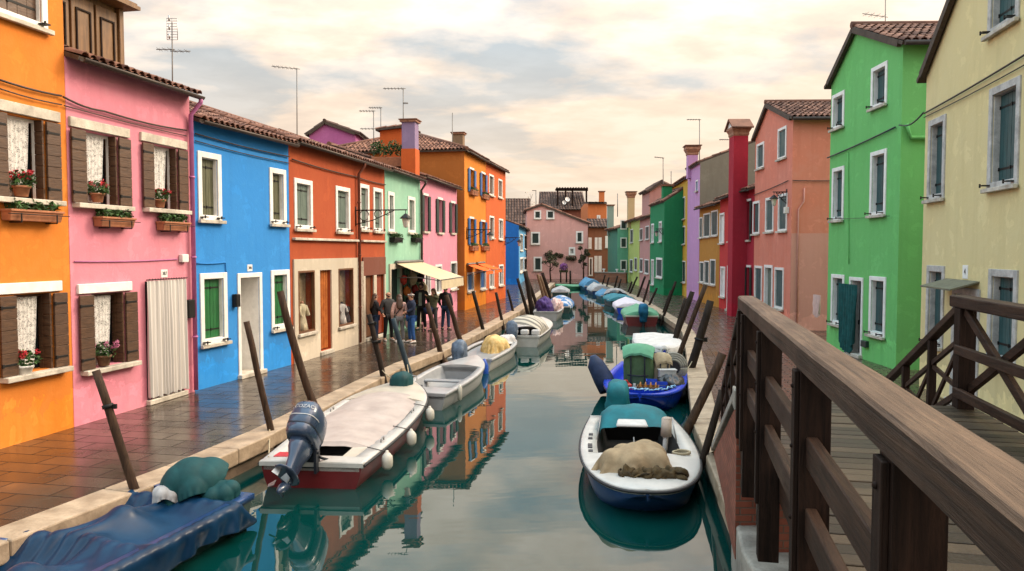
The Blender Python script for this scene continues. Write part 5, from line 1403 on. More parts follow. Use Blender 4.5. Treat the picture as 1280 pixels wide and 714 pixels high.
import numpy as np
def cloth_sim(P0, spheres, floor=None, slack=1.06, steps=150, it=8, seed=1, fr=.55):
    """let a sheet fall over spheres and a floor (position based dynamics): real folds instead of a lump"""
    rg = np.random.default_rng(seed); X = P0 + rg.normal(0, .004, P0.shape); Xp = X.copy(); S = np.array(spheres, float).reshape(-1, 4)
    cons = []
    for dy, dx, st in ((0, 1, .9), (1, 0, .9), (1, 1, .5), (1, -1, .5), (0, 2, .22), (2, 0, .22)):
        if dx < 0: A = (slice(0, -dy), slice(-dx, None)); B = (slice(dy, None), slice(0, dx))
        else: A = (slice(0, -dy or None), slice(0, -dx or None)); B = (slice(dy, None), slice(dx, None))
        cons.append((A, B, np.linalg.norm(P0[B] - P0[A], axis=-1, keepdims=True) * slack, st))
    for s in range(steps):
        v = (X - Xp) * .96; Xp = X.copy(); X = X + v; X[..., 2] -= .0011
        for k in range(it):
            for A, B, rest, st in cons:
                d = X[B] - X[A]; l = np.linalg.norm(d, axis=-1, keepdims=True) + 1e-9; cr = d * (1 - rest / l) * (.5 * st * .62); X[A] += cr; X[B] -= cr
        for q in range(len(S)):
            d = X - S[q, :3]; l = np.linalg.norm(d, axis=-1, keepdims=True) + 1e-9; hit = l < S[q, 3]
            Y = S[q, :3] + d / l * S[q, 3]; X = np.where(hit, Y, X); Xp = np.where(hit, Xp + (X - Xp) * fr, Xp)
        if floor is not None:
            z = X[..., 2]; hit = (z < floor)[..., None]; X[..., 2] = np.maximum(z, floor); Xp = np.where(hit, Xp + (X - Xp) * .8, Xp)
    return X
def cloth_obj(name, X, mat, parent=None, label=None, cat=None, base=None, thick=.012):
    mb = MB(); mb.loft([[V(p) for p in r] for r in X], 0, False)
    o = mb.build(name, mat, parent, off=V(base) if base is not None else None)
    so = o.modifiers.new('thickness', 'SOLIDIFY'); so.thickness = thick; so.offset = 1
    ss_ = o.modifiers.new('smooth', 'SUBSURF'); ss_.levels = 1; ss_.render_levels = 1
    if label: tag(o, label, cat)
    return o
def drape(name, label, c, rx, ry, h, mat, seed, rot=0.0, cat=None, folds=9, drop=.02, dome=.55, n=46, lumps=None):
    """a cloth thrown over a heap of lumps"""
    R = random.Random(seed); c = V(c); M3 = Matrix.Rotation(rot, 3, 'Z'); sp = []
    for k in range(7):
        a = k * 2.4 + seed; q = 0 if k == 0 else R.uniform(.40, .72); r = h * R.uniform(.45, .62) if k else h * .62
        p = c + M3 @ V((cos(a) * rx * q, sin(a) * ry * q, h * (.95 if k == 0 else R.uniform(.60, .92)) - r)); sp.append((p.x, p.y, p.z, r))
    G = np.zeros((n, n, 3))
    for i in range(n):
        for j in range(n):
            u, v = j / (n - 1) * 2 - 1, i / (n - 1) * 2 - 1; p = c + M3 @ V((u * sqrt(1 - v * v / 2) * (rx + h * .42), v * sqrt(1 - u * u / 2) * (ry + h * .42), h * 1.15)); G[i, j] = p
    X = cloth_sim(G, sp, c.z - drop, 1.07, 150, 8, seed)
    return cloth_obj(name, X, mat, None, label, cat or name.replace('_', ' '), c)
def bundle(name, label, c, rx, ry, rz, mat, seed, rot=0, mats=None, lump=.55, cat=None, flat=-.35):
    """a crumpled cloth heap"""
    mb = MB(); n, m_ = 64, 30; rings = []; c = V(c); M3 = Matrix.Rotation(rot, 3, 'Z')
    for i in range(m_ + 1):
        th = pi * i / m_; ring = []
        for j in range(n):
            ph = 2 * pi * j / n; p = V((sin(th) * cos(ph), sin(th) * sin(ph), -cos(th)))
            k = 1 + lump * .45 * noise.noise(p * 1.6 + V((seed, 0, 0))) + lump * .22 * noise.noise(V((p.x * 5 + p.z * 2, p.y * 3 + seed, p.z * 4))) + lump * .12 * abs(noise.noise(V((p.x * 9 + p.y * 6, p.y * 9, p.z * 6 + seed)))) + lump * .10 * max(0, 1 - 3 * abs(noise.noise(V((p.x * 3.4 + p.z * 2 + seed, p.y * 2.2 - p.x * 1.6, p.z * 2)))) ) ** 2
            q = V((p.x * rx * k, p.y * ry * k, max(p.z, flat) * rz * k)); ring.append(c + M3 @ q + V((0, 0, -flat * rz)))
        rings.append(ring)
    mb.loft(rings, 0, True)
    return single(name, mb, mat, label, cat or name.replace('_', ' '), c)
# blue tarpaulin boat in front
b1 = Boat('covered_boat', 'boat wholly wrapped in a wrinkled blue tarpaulin, tied close below the orange house', (-3.98, 9.62), (-5.75, 3.9), 1.72, 0.39, .10, .88, 2.4)
b1.hull(M_bdark); b1.gunwale(M_bblue, .1)
ny, nx = 100, 46; G = np.zeros((ny, nx, 3)); sp = []
for i in range(ny):
    f = -.018 + 1.003 * i / (ny - 1); e_ = b1.edge(min(max(f, 0), .985), 0, .0)
    for j in range(nx):
        u = j / (nx - 1) * 2 - 1; G[i, j] = (u * max(e_.x, .12) + (.32 * u if u < 0 else .085 * u), f * b1.L, b1.H + .20)
for i in range(34):
    f = i / 33 * .985; e_ = b1.edge(f, 0, .0)
    for sx in (-1, 1): sp.append((sx * e_.x, e_.y, e_.z - .03, .085))
for f, zz_ in ((.06, .02), (.30, .02), (.55, .02), (.78, .03)):
    e_ = b1.edge(f, 0, 0)
    for k in range(9): u = k / 4 - 1; sp.append((u * e_.x * .92, e_.y + .05 * sin(k), e_.z + zz_ * (1 - u * u) - .06, .11))
sp += [(.18, .34 * b1.L * .55, b1.H - .02, .17), (-.22, .45 * b1.L, b1.H - .05, .2), (.2, .64 * b1.L, b1.H - .06, .2)]
X = cloth_sim(G, sp, .05, 1.012, 130, 8, 5, .75)
cloth_obj('tarpaulin', X, M_tarpb, b1.root)
# white boat with the red hull
b2 = Boat('motor_boat', 'white motor boat with a dark red hull, pinkish canvas cover and slate blue outboard', (-2.93, 10.95), (-2.38, 17.3), 1.80, 0.35, .16, .84, 3.0)
b2.hull(M_bred, M_bred); b2.gunwale(M_bwhite, .22, M_rub); b2.interior(M_binner, .22, .12, .03, .3)
b2.deck('stern_deck', M_bwhite, .0, .05, .04, .01, 3, .036)
for sx in (-1, 1):
    mb = MB(); mb.box(min(sx * .34, sx * .66), max(sx * .34, sx * .66), .28, .94, .20, b2.H + .035); mb.build('stern_locker', M_bcream, b2.root, bevel=.02)
b2.deck('foredeck', M_bcream, .66, .995, .03, .10, 16, .035)
b2.cover(M_tarpbeige, .145, .70, lambda q: .07 + .05 * q, 0, -.17, .030, 8, n=40, k=31)
b2.outboard(-.05, radians(47), M_engine, M_engine, 1.16, text='LCOZAO', zoff=.20, swing=-.10, short=.72)
mb = MB(); 
for sx in (-1, 1):
    for f in (.2, .52):
        a = b2.edge(f, .12, .03); mb.tube([(sx * a.x, a.y - .09, a.z), (sx * a.x, a.y - .09, a.z + .05), (sx * a.x, a.y + .09, a.z + .05), (sx * a.x, a.y + .09, a.z)], .012, 6, 0)
mb.tube([(-.3, b2.L * .93, b2.zs(.93) + .09), (-.3, b2.L * .93, b2.zs(.93) + .17), (.0, b2.L * .97, b2.zs(.97) + .17), (.3, b2.L * .93, b2.zs(.93) + .17), (.3, b2.L * .93, b2.zs(.93) + .09)], .012, 6, 0)
mb.build('cleat', M_metal, b2.root)
mb = MB(); mb.box(-.66, -.44, .22, .46, .388, .402); mb.build('red_reflector', plain('red_plastic', (.55, .02, .02), .35), b2.root, bevel=.006)
M_fender = plain('off_white_fender_vinyl', (.62, .58, .50), .45, var=.15, scale=6)
for i, (f, lab) in enumerate(((.115, 'off white fender by the stern of the red hulled boat'), (.33, 'off white fender amidships on the red hulled boat'), (.60, 'off white fender near the bow of the red hulled boat'))):
    a = b2.w(b2.hb(f) + .13, f, b2.zs(f) - .13); mb = MB()
    mb.lathe([(.005, -.14), (.05, -.13), (.085, -.08), (.09, 0), (.085, .07), (.045, .12), (.025, .14), (.022, .16), (.005, .165)], a, 14); mb.tube([a + V((0, 0, .14)), b2.w(b2.hb(f) - .05, f, b2.zs(f) + .05), b2.w(b2.hb(f) - .2, f + .01, b2.zs(f) + .06)], .008, 5, 1)
    single('fender', mb, [M_fender, M_rub], lab, 'fender', a, 'fenders along the red hulled boat')
q = b1.w(.0, .030, b1.H + .03); drape('engine_cover', 'dark teal cloth crumpled over the engine of the blue wrapped boat', q, .30, .24, .46, M_dteal, 23, .3, cat='cover', folds=7, drop=.12)
q = b1.w(-.34, .02, b1.H + .03); drape('engine_cover', 'lower fold of dark teal cloth sliding off the blue wrapped boat stern', q, .32, .22, .20, M_dteal, 29, -.2, cat='cover', folds=6, drop=.12)
q = b1.w(.14, .075, b1.H + .05); drape('cloth', 'pale rag tucked under the dark teal cloth', q, .17, .12, .15, M_greyc, 27, .4, folds=5, drop=.08)
# small grey white open boat
b3 = Boat('open_boat', 'small grey white open boat with a dark teal engine cover', (-2.05, 16.45), (-1.02, 21.5), 1.42, 0.33, .14, .86, 2.6)
b3.hull(M_bgrey); b3.gunwale(M_bgrey, .16); b3.interior(M_binner, .16, .10, .10, .66); b3.deck('foredeck', M_bgrey, .66, .995, .03, .06, 12, .036); b3.deck('stern_deck', M_bgrey, .0, .13, .04, .01, 3, .036)
b3.thwart(.40, M_binner); b3.outboard(-.32, radians(8), None, M_engdark, 1.0, covered=M_dteal, seed=9, zoff=.02, y=.02)
mb = MB(); a = b3.w(b3.hb(.16) + .05, .16, b3.zs(.16) - .08); mb.lathe([(.005, -.2), (.05, -.17), (.055, .1), (.02, .17), (.005, .18)], a, 10); single('fender', mb, M_fender, 'slim white fender on the side of the small grey white boat', 'fender', a)
mb = MB(); a = b3.w(.28, .97, .12); mb.lathe([(.005, -.30), (.09, -.27), (.12, -.1), (.11, .1), (.06, .24), (.02, .3), (.005, .3)], a, 12)
single('fender', mb, plain('blue_fender_vinyl', (.015, .08, .42), .4), 'blue fender at the bow of the small grey white boat', 'fender', a)
# grey boat with the yellow tarp
b4 = Boat('open_boat', 'grey white boat with a bundled yellow tarpaulin on its deck', (-1.22, 21.7), (-.12, 26.9), 1.46, 0.33, .12, .88, 2.6)
b4.hull(M_bwhite); b4.gunwale(M_bgrey, .13, None); b4.deck('cockpit_deck', M_binner, .0, .7, .12, .0, 6, -.06); b4.deck('foredeck', M_bgrey, .7, .995, .03, .05, 10, .036)
b4.outboard(-.25, radians(30), None, M_engdark, .95, covered=M_greybl, seed=14, zoff=.06)
q = b4.w(.18, .45, b4.zs(.4) - .05); q.z += .10; drape('tarpaulin_bundle', 'crumpled yellow tarpaulin bundled on the grey white boat', q, .38, .70, .42, M_yel, 3, b4.root.rotation_euler.z, folds=11, drop=.14)
q = b4.w(.32, .70, b4.zs(.7) + .06); drape('tarpaulin_bundle', 'cream cloth bundle lying ahead of the yellow tarpaulin', q, .24, .42, .22, M_whitec, 5, b4.root.rotation_euler.z, drop=.05)
# white boat with the striped cover
b5 = Boat('motor_boat', 'white motor boat with a striped folded canopy over its stern', (.32, 27.2), (1.30, 33.2), 1.52, 0.37, .16, .88, 2.8)
b5.hull(M_bwhite); b5.gunwale(M_bwhite, .14, M_rub); b5.deck('foredeck', M_bwhite, .34, .995, .03, .08, 14, .036); b5.interior(M_binner, .14, .15, .03, .34)
def hoodshape(b, f0, f1, h, mat, name='canopy', seed=1, wr=.03, front=0.0):
    mb = MB(); rings = []; n, k = 14, 21
    for i in range(n + 1):
        q = i / n; f = f0 + (f1 - f0) * q; hh = h * (sin(pi * min(1, q * 1.25 + .12)) ** .6 if q < .7 else max(.05, 1 - (q - .7) / .3 * .75) * .98)
        w_ = b.hb(f) - .02; row = []
        for j in range(k):
            a = pi * j / (k - 1); p = V((-cos(a) * w_ , f * b.L + front * sin(a), b.zs(f) + .04 + hh * sin(a) ** .75)); p += V((0, 0, wr * noise.noise(p * 3 + V((seed, 0, 0))))); row.append(p)
        rings.append(row)
    mb.loft(rings, 0, False)
    return mb.build(name, mat, b.root)
hoodshape(b5, .06, .40, .62, M_stripc, seed=2)
b5.outboard(-.30, radians(20), None, M_engdark, .95, covered=M_greybl, seed=24, zoff=.06)
mb = MB()
for x in (-.45, -.05, .35): mb.box(x, x + .3, .16, .42, .40, .60)
mb.build('seat_cushion', M_whitec, b5.root, bevel=.05, seg=2)
# further boats on the left bank
def farboat(name, label, stern, bow, B, H, hullm, coverm, camber, f0=.02, f1=.98, gun=None, droop=.10, wr=.05, seed=1, extra=None, p=2.6):
    b = Boat(name, label, stern, bow, B, H - .20, .12, .86, p); b.hull(hullm, n=14); b.gunwale(gun or M_bwhite, .10, None, 14)
    if coverm: b.cover(coverm, f0, f1, camber, droop, .02, wr, seed, n=18, k=15)
    else: b.interior(M_binner, .1, .1, .05, .7, 8); b.thwart(.3, M_bcream); b.thwart(.55, M_bcream); b.deck('foredeck', gun or M_bwhite, .7, .99, .03, .05, 6, .036)
    return b
b6 = farboat('open_boat', 'small grey boat heaped with purple and pale pink covers', (1.66, 37.4), (2.3, 41.6), 1.4, .62, M_bgrey, None, 0, gun=M_bgrey)
q = b6.w(-.25, .40, .28); bundle('tarpaulin_bundle', 'dark purple cloth bundle in the small grey boat', q, .42, .9, .55, M_purple, 7)
q = b6.w(.32, .55, .28); bundle('tarpaulin_bundle', 'pale pink cloth bundle in the small grey boat', q, .35, .7, .5, M_pinkc, 9)
def patchmat(name, c1, c2):
    m, t, b = newmat(name); f = nz(t, pos(t), 3.2, 2, .4); t.links.new(mix(t, r01(t, f, .50, .53), c1, c2), b.inputs['Base Color']); setv(b, Roughness=.6); return m
M_bluewhite = patchmat('blue_and_white_cover', (.02, .15, .38), (.46, .50, .54))
farboat('covered_boat', 'boat under a bright blue and white patched cover', (2.55, 41.8), (3.15, 46.6), 1.5, .56, M_bdark, M_bluewhite, lambda q: .12 + .28 * sin(pi * min(1, q * 1.1)), seed=4, droop=.14)
farboat('covered_boat', 'small boat under a grey and white cover near the far green punt', (3.65, 57.5), (4.0, 61.4), 1.4, .50, M_bdark, M_greyc, .20, seed=6)
farboat('punt', 'low green punt lying across the far end of the canal', (7.0, 69.6), (3.9, 68.2), 1.4, .42, M_bgreen, M_greenc, .08, seed=7, gun=M_bgreen)
# right bank
r1 = Boat('motor_boat', 'white topped navy boat with blunt bow, beige heap on its foredeck and teal spray hood', (2.22, 14.0), (1.74, 9.62), 1.76, 0.35, .02, .84, 3.6, blunt=.02, rnd=2.4)
r1.hull(M_bblue); r1.gunwale(M_bwhite, .24, M_rub); r1.interior(M_dark, .24, .05, .10, .62); r1.deck('foredeck', M_bwhite, .62, .995, .02, .06, 14, .030)
mb = MB()
for f, d in ((.40, .06), (.50, .07), (.53, .05), (.58, .05), (.34, .06)):
    e = r1.edge(f, .13, .037); mb.box(e.x - .035, e.x + .035, e.y - d, e.y + d, e.z, e.z + .012)
mb.build('registration_mark', M_engdark, r1.root)
# teal spray hood on a white arch
mb = MB(); rings = []
for i in range(13):
    q = i / 12; y = (.12 + .22 * q) * r1.L; hh = .40 * sin(pi * min(1, .25 + q * .62)); row = []
    for j in range(19):
        a = pi * j / 18; w_ = r1.hb(.2) - .24
        p = V((-cos(a) * w_, y + .05 * noise.noise(V((j * .4, i * .3, 2))), r1.H + .05 + hh * sin(a) ** .55)); p.z += .03 * noise.noise(p * 4); row.append(p)
    rings.append(row)
mb.loft(rings, 0, False); hood = mb.build('spray_hood', M_tealc, r1.root)
mb = MB(); y = .345 * r1.L
mb.loft([[(-.16, y, r1.H + .28), (.30, y, r1.H + .28), (.33, y + .20, r1.H + .22), (-.19, y + .20, r1.H + .22)], [(-.16, y, r1.H + .33), (.30, y, r1.H + .33), (.33, y + .20, r1.H + .27), (-.19, y + .20, r1.H + .27)]], 0, True, True); mb.build('white_panel', M_whitec, r1.root, bevel=.02)
for sx in (-1, 1):
    mb = MB(); mb.tube([(sx * (r1.hb(.3) - .22), .42 * r1.L, r1.H), (sx * (r1.hb(.3) - .28), .36 * r1.L, r1.H + .38)], .013, 6); mb.build('hood_stay', M_metal, r1.root)
mb = MB(); mb.tube([(.05, .5 * r1.L, .1), (.05, .42 * r1.L, r1.H + .1)], .012, 6); mb.build('lever', M_metal, r1.root)
r1.outboard(.25, radians(10), None, M_engdark, 1.05, covered=M_tealc, seed=31, zoff=.12)
q = r1.w(.10, .775, r1.zs(.72) + .03); hp = drape('canvas_heap', 'large beige canvas heaped over brown nets on the blunt bowed boat', q, .60, .50, .38, M_beige, 11, .2, cat='canvas', folds=8, drop=.06, dome=.7)
M_net = tinted('brown_fishing_net', (.055, .034, .013), .5, .9, (.13, .085, .035), 14, .8)
mb = MB(); R = random.Random(8)
for k in range(1, 8):
    c = r1.w(-.56 + .112 * k, .893 - .0016 * (k - 5) ** 2 * 1.4, r1.zs(.85) + .06 + R.uniform(-.01, .02)); mb.ball(c, R.uniform(.10, .15), None, R.uniform(.09, .12), 22, 12, 0, .7, k * 3)
    for _ in range(5): 
        a = R.uniform(0, 6.28); mb.tube([c + V((cos(a + d_) * .13, sin(a + d_) * .12, .02 + .05 * sin(d_ * 2 + k))) for d_ in (0, .5, 1, 1.5, 2)], .012, 5, 0, tint=R.random())
single('fishing_net', mb, M_net, 'brown fishing net spilling from under the beige canvas', 'net', r1.w(0, .865, r1.zs(.85)))
q = r1.w(-.42, .44, .0); mb = MB(); mb.tube([q, q + V((.03, 0, .45)), q + V((.04, .02, .50))], [.045, .04, .05], 10, 1); mb.tube([q + V((.04, .02, .50)), q + V((.05, .02, .78))], [.085, .08], 14, 0)
mb.ball(q + V((.05, .02, .78)), .08, None, .03, 14, 6, 0); single('padded_post', mb, [plain('pale_padding', (.42, .34, .28), .8, var=.2), M_whitec], 'pale padded upright beside the teal spray hood', 'post', q)
# mooring rope at the bow
mb = MB(); R = random.Random(5); c = r1.w(-.62, .60, r1.zs(.6) + .06)
mb.tube([c + V((.13 * cos(a) , .10 * sin(a), .012 * (a / 6.28))) for a in [k * .5 for k in range(30)]], .016, 6); e = V((3.05, 11.25, .05)); mb.tube([c, c.lerp(e, .5) - V((0, 0, .10)), e], .014, 6)
single('rope', mb, M_tancloth, 'tan mooring rope coiled on the white gunwale and tied to the curved pole', 'rope', c)
# bright blue work boat
r2 = Boat('work_boat', 'bright blue work boat crammed with fishing gear', (3.83, 20.7), (2.70, 15.95), 1.90, 0.37, .04, .86, 3.4, blunt=.02, rnd=2.8)
r2.hull(M_bbright); r2.gunwale(M_bbright, .15, None); r2.interior(M_bbright, .15, .12, .04, .90)
def at2(x, f, z): return r2.w(x, f, z)
rz2 = r2.root.rotation_euler.z
# big green hooded pack
def pack(name, label, c, wx, wy, h, mat, mat2, rot, cat, tilt=0):
    t = thing(name, label, cat, c, rot); t.rotation_euler = (tilt, 0, rot)
    mb = MB(); rings = []
    for z, k in ((0, .86), (.1, .98), (.5, 1.03), (.8, .95), (.94, .8)):
        rings.append([V((wx * k * abs(cos(a)) ** .6 * (1 if cos(a) > 0 else -1), wy * k * abs(sin(a)) ** .6 * (1 if sin(a) > 0 else -1), z * h)) + V((noise.noise(V((a * 2, z * 4, wx * 9))), noise.noise(V((a * 2, z * 4, 5))), 0)) * wx * .10 for a in [2 * pi * j / 20 for j in range(20)]])
    mb.loft(rings, 0, True, True); mb.build('body', mat, t)
    lb = MB(); rows = []
    for i in range(9):
        u = i / 8 * 2 - 1; rows.append([V((wx * 1.10 * v * (1 - .12 * abs(u)), wy * 1.15 * u, h * (1.06 - .20 * abs(u) ** 2.2 - .10 * abs(v) ** 2.5) + .02 * noise.noise(V((u * 3, v * 3, 1))))) for v in [j / 5 - 1 for j in range(11)]])
    mb2 = MB(); mb2.loft(rows, 0, False); mb2.loft([[p - V((0, 0, .05)) for p in r] for r in rows], 0, False)
    for r in (rows[0], rows[-1]): mb2.loft([r, [p - V((0, 0, .05)) for p in r]], 0, False)
    mb2.build('flap', mat2, t)
    sb = MB()
    for x in (-.45, .45): sb.beam((x * wx, -wy * 1.09, h * .12), (x * wx, -wy * 1.09, h * .84), .03, .014, up=(0, 1, 0))
    sb.tube([(-wx * .7, -wy * 1.06, h * .35), (0, -wy * 1.12, h * .33), (wx * .7, -wy * 1.06, h * .35)], .014, 6); sb.build('strap', M_engdark, t)
    return t
pack('canvas_pack', 'big olive green canvas pack with a flap standing in the bright blue boat', at2(.18, .54, .16), .36, .26, 1.02, M_olivec, M_greenc, rz2 + pi, 'pack')
pack('canvas_pack', 'tan canvas pack leaning beside the big olive green one', at2(-.30, .50, .18), .22, .18, .80, M_tancloth, M_tancloth, rz2 + pi + .5, 'pack', .12)
mb = MB(); q = at2(.86, .62, .14); mb.tube([q, q + V((-.10, .12, .25)), q + V((-.30, .10, .62)), q + V((-.36, .1, .82))], [.22, .24, .20, .07], 16)
single('engine_cover', mb, M_navyc, 'navy canvas engine cover leaning out over the bright blue bow', 'cover', q)
M_redp = plain('red_plastic_can', (.36, .02, .015), .35); M_crate = plain('brown_plastic_crate', (.15, .075, .03), .6, var=.3); M_bluep = plain('blue_plastic_crate', (.02, .07, .50), .4)
def jerrycan(label, c, rot):
    t = thing('fuel_can', label, 'fuel can', c, rot); mb = MB(); mb.box(-.17, .17, -.11, .11, 0, .24); mb.build('body', M_redp, t, bevel=.04, seg=3)
    hb = MB(); hb.tube([(-.1, 0, .235), (-.08, 0, .30), (.08, 0, .30), (.1, 0, .235)], .018, 6); hb.tube([(.12, .0, .24), (.13, 0, .28)], .03, 8); hb.build('handle', M_redp, t)
    return t
jerrycan('red fuel can lying near the bow of the bright blue boat', at2(.42, .80, .24), rz2 + .3)
def crate(label, c, rot, mat, wx, wy, h, bottles=0):
    t = thing('crate', label, 'crate', c, rot); mb = MB(); th = .018
    for k in range(3):
        z0, z1 = h * k / 3 + .008, h * (k + 1) / 3 - .008
        mb.box(-wx, wx, -wy, -wy + th, z0, z1); mb.box(-wx, wx, wy - th, wy, z0, z1); mb.box(-wx, -wx + th, -wy + th, wy - th, z0, z1); mb.box(wx - th, wx, -wy + th, wy - th, z0, z1)
    for sx in (-1, 1):
        for sy in (-1, 1): mb.box(sx * wx - .02 * (sx > 0) - .0, sx * wx + .02 * (sx < 0), sy * wy - .02 * (sy > 0), sy * wy + .02 * (sy < 0), 0, h)
    mb.box(-wx + th, wx - th, -wy + th, wy - th, .0, .015); mb.build('crate_body', mat, t)
    if bottles:
        bb = MB()
        for i in range(4):
            for j in range(2):
                x, y = -wx + .07 + i * (2 * wx - .14) / 3, -wy * .45 + j * wy * .9; bb.lathe([(.03, .02), (.033, h * .8), (.016, h * 1.05), (.014, h * 1.28), (.002, h * 1.29)], (x, y, 0), 8)
        bb.build('bottles', plain('amber_bottle_glass', (.40, .17, .03), .2), t)
    return t
crate('brown crate of amber bottles near the bow of the bright blue boat', at2(-.12, .80, .22), rz2, M_crate, .24, .16, .23, 1)
crate('bright blue crate behind the brown bottle crate', at2(-.30, .70, .22), rz2 + .1, M_bluep, .25, .18, .28)
mb = MB(); q = at2(.17, .83, .22); mb.lathe([(.05, 0), (.055, .01), (.055, .20), (.03, .25), (.03, .29), (.002, .29)], q, 12); single('plastic_jar', mb, plain('grey_clear_plastic', (.28, .30, .30), .25), 'small grey plastic jar between red can and brown crate', 'jar', q)
q = at2(-.62, .66, .15); bundle('sack', 'black plastic sack slumped on the quay side of the bright blue boat', q, .34, .42, .34, plain('black_plastic', (.015, .016, .02), .3), 17, cat='sack')
mb = MB(); q = at2(-.60, .44, .32)
for k, rr in enumerate((.34, .29, .24, .19)):
    mb.tube([q + V((rr * cos(a), -.02 * k - .05, .30 + rr * sin(a))) for a in [2 * pi * i / 24 for i in range(25)]], .035, 7, 0)
mb.tube([q + V((0, .1, .30)), q + V((0, -.16, .30))], [.16, .16], 16, 1); mb.tube([q + V((-.2, 0, -.2)), q + V((-.2, 0, .3))], .03, 6, 1); mb.tube([q + V((.2, 0, -.2)), q + V((.2, 0, .3))], .03, 6, 1)
single('hose_reel', mb, [plain('grey_hose', (.22, .22, .19), .6, var=.3), M_engdark], 'grey coiled hose on a reel in the bright blue boat', 'hose reel', q)
mb = MB(); q = at2(-.50, .57, .58); mb.box(q.x - .2, q.x + .2, q.y - .1, q.y + .1, q.z - .12, q.z + .06); mb.box(q.x - .22, q.x + .22, q.y - .12, q.y + .12, q.z + .062, q.z + .085); single('plastic_tub', mb, plain('clear_white_tub', (.50, .52, .52), .3), 'white plastic tub with lid in front of the hose reel', 'tub', q, bevel=.015)
R = random.Random(12); pts = []
for k in range(70):
    x = -.70 + 1.40 * (k / 69); q = at2(x + R.uniform(-.06, .06), .955 - .13 * abs(x / .7) ** 2.5 - R.uniform(.01, .035), r2.zs(.9) + .045 + R.uniform(0, .05)); pts.append(q)
mb = MB(); mb.tube(pts, .017, 6)
single('rope', mb, clothmat('pale_blue_rope', (.25, .45, .62)), 'tangled pale blue rope lying along the bright blue bow', 'rope', at2(0, .9, .4))
def mooring(label, a, e, sag=.12):
    mb = MB(); mb.tube([V(a).lerp(V(e), k / 8) - V((0, 0, sag * sin(pi * k / 8))) for k in range(9)], .013, 6); single('rope', mb, M_tancloth, label, 'rope', a)
mooring('mooring rope from the stern of the red hulled boat to the slim brown pole', b2.w(-.72, .03, b2.H + .04), atdepth(337, 535, 12.7))
mooring('mooring rope from the bow of the red hulled boat to the banded dark pole', b2.w(-.15, .95, b2.zs(.95) + .05), atdepth(477, 462, 18.2), .06)
mooring('mooring rope from the small grey white boat to the blue grey pole', b3.w(-.5, .2, b3.H + .04), atdepth(509, 455, 19.5), .08)
mooring('mooring rope from the bright blue boat to the very thick dark pole', r2.w(-.8, .45, r2.H + .05), atdepth(866, 450, 19.5), .06)
# boats further along the right bank
r3 = farboat('covered_boat', 'boat under a plain white cover behind the bright blue work boat', (5.15, 27.6), (4.6, 22.8), 1.6, .56, M_bbright, M_whitec, .08, seed=9, droop=.15, p=3.4)
r4 = farboat('covered_boat', 'boat with a pale green cover and a red stern', (5.93, 34.6), (6.45, 39.4), 1.7, .66, M_bred, M_greenc, lambda q: .20 * (1 - .5 * q), seed=10, gun=M_bcream)
r4.outboard(.05, radians(5), None, M_engdark, 1.05, covered=clothmat('blue_teal_canvas', (.01, .10, .20), .3, 5), seed=41)
farboat('covered_boat', 'boat under a pale lilac white cover between green cover and teal cover', (6.45, 41.2), (6.85, 45.6), 1.75, .58, M_bbright, clothmat('pale_lilac_canvas', (.58, .56, .62), .12), .16, seed=12, droop=.14)
r6 = farboat('covered_boat', 'cabin boat with a teal blue cover and white rounded hood', (6.75, 46.4), (6.75, 51.4), 1.7, .6, M_bdark, clothmat('teal_blue_canvas', (.04, .20, .25), .3, 5), .20, .0, .62, seed=13)
hoodshape(r6, .60, .84, .50, M_greyc, 'hood', seed=5)
mb = MB(); mb.ball((0, r6.L * .62, r6.H + .22), .50, .30, .28, 14, 8); mb.build('windscreen', M_glass, r6.root)
farboat('covered_boat', 'boat under a dull blue cover beyond the cabin boat', (6.85, 52.8), (6.8, 57.2), 1.5, .5, M_bteal, M_ltbluec, .16, seed=14)
farboat('covered_boat', 'boat under a humped white and grey cover far down the canal', (6.9, 58.8), (6.8, 63.4), 1.6, .55, M_bblue, M_greyc, .34, seed=15)
farboat('covered_boat', 'last boat of the bank, under a humped bright blue cover', (6.95, 65.0), (6.7, 69.6), 1.7, .6, M_bblue, M_ltbluec, .50, seed=16)
# ------------------------------------------------------------------ roof pieces and chimneys that belong to houses
def roomof(root, F, s0, s1, d0, d1, z0, z1, m, ov=.15, rise=.35):
    mb = MB(); F.box(mb, s0, s1, d0, d1, z0, z1); rm = mb.build('roof_room', m, root)
    rb = MB(); n3 = V((F.n.x, F.n.y, 0)); vd = (-n3 * (d1 - d0 + 2 * ov) + V((0, 0, rise))); 
    tile_slope(rb, F.P(s0 - ov, d1 + ov, z1 + .08), V((F.u.x, F.u.y, 0)), s1 - s0 + 2 * ov, vd.normalized(), vd.length, .2, .38, 5)
    rb.build('roof', [M_tile, M_under], rm); return rm
# panelled wooden dormer on the rose house
M_dorm = wood('oiled_dormer_wood', (.19, .090, .030), .5, (5, 5, .5), sc_=3, c2=(.27, .14, .05))
s1_, _ = F2.at(148, 40, d=-.5); dz0, dz1 = 6.35, 7.72
mb = MB(); F2.box(mb, .02, s1_, -2.6, -.5, dz0, dz1)
dm = mb.build('dormer', M_dorm, H2)
pw = (s1_ - .12) / 3
for k in range(3):
    a = .06 + pw * k; pb = MB()
    F2.box(pb, a + .03, a + pw - .03, -.499, -.455, dz0 + .12, dz1 - .10)
    pb.build('panel_door', [M_dorm], dm, bevel=.008)
    mo = MB(); i0, i1, j0, j1 = a + .12, a + pw - .12, dz0 + .26, dz1 - .30
    for q in ((i0, i1, j0, j0 + .03), (i0, i1, j1 - .03, j1), (i0, i0 + .03, j0 + .03, j1 - .03), (i1 - .03, i1, j0 + .03, j1 - .03)): F2.box(mo, q[0], q[1], -.454, -.43, q[2], q[3])
    mo.build('moulding', M_bwoodv, dm)
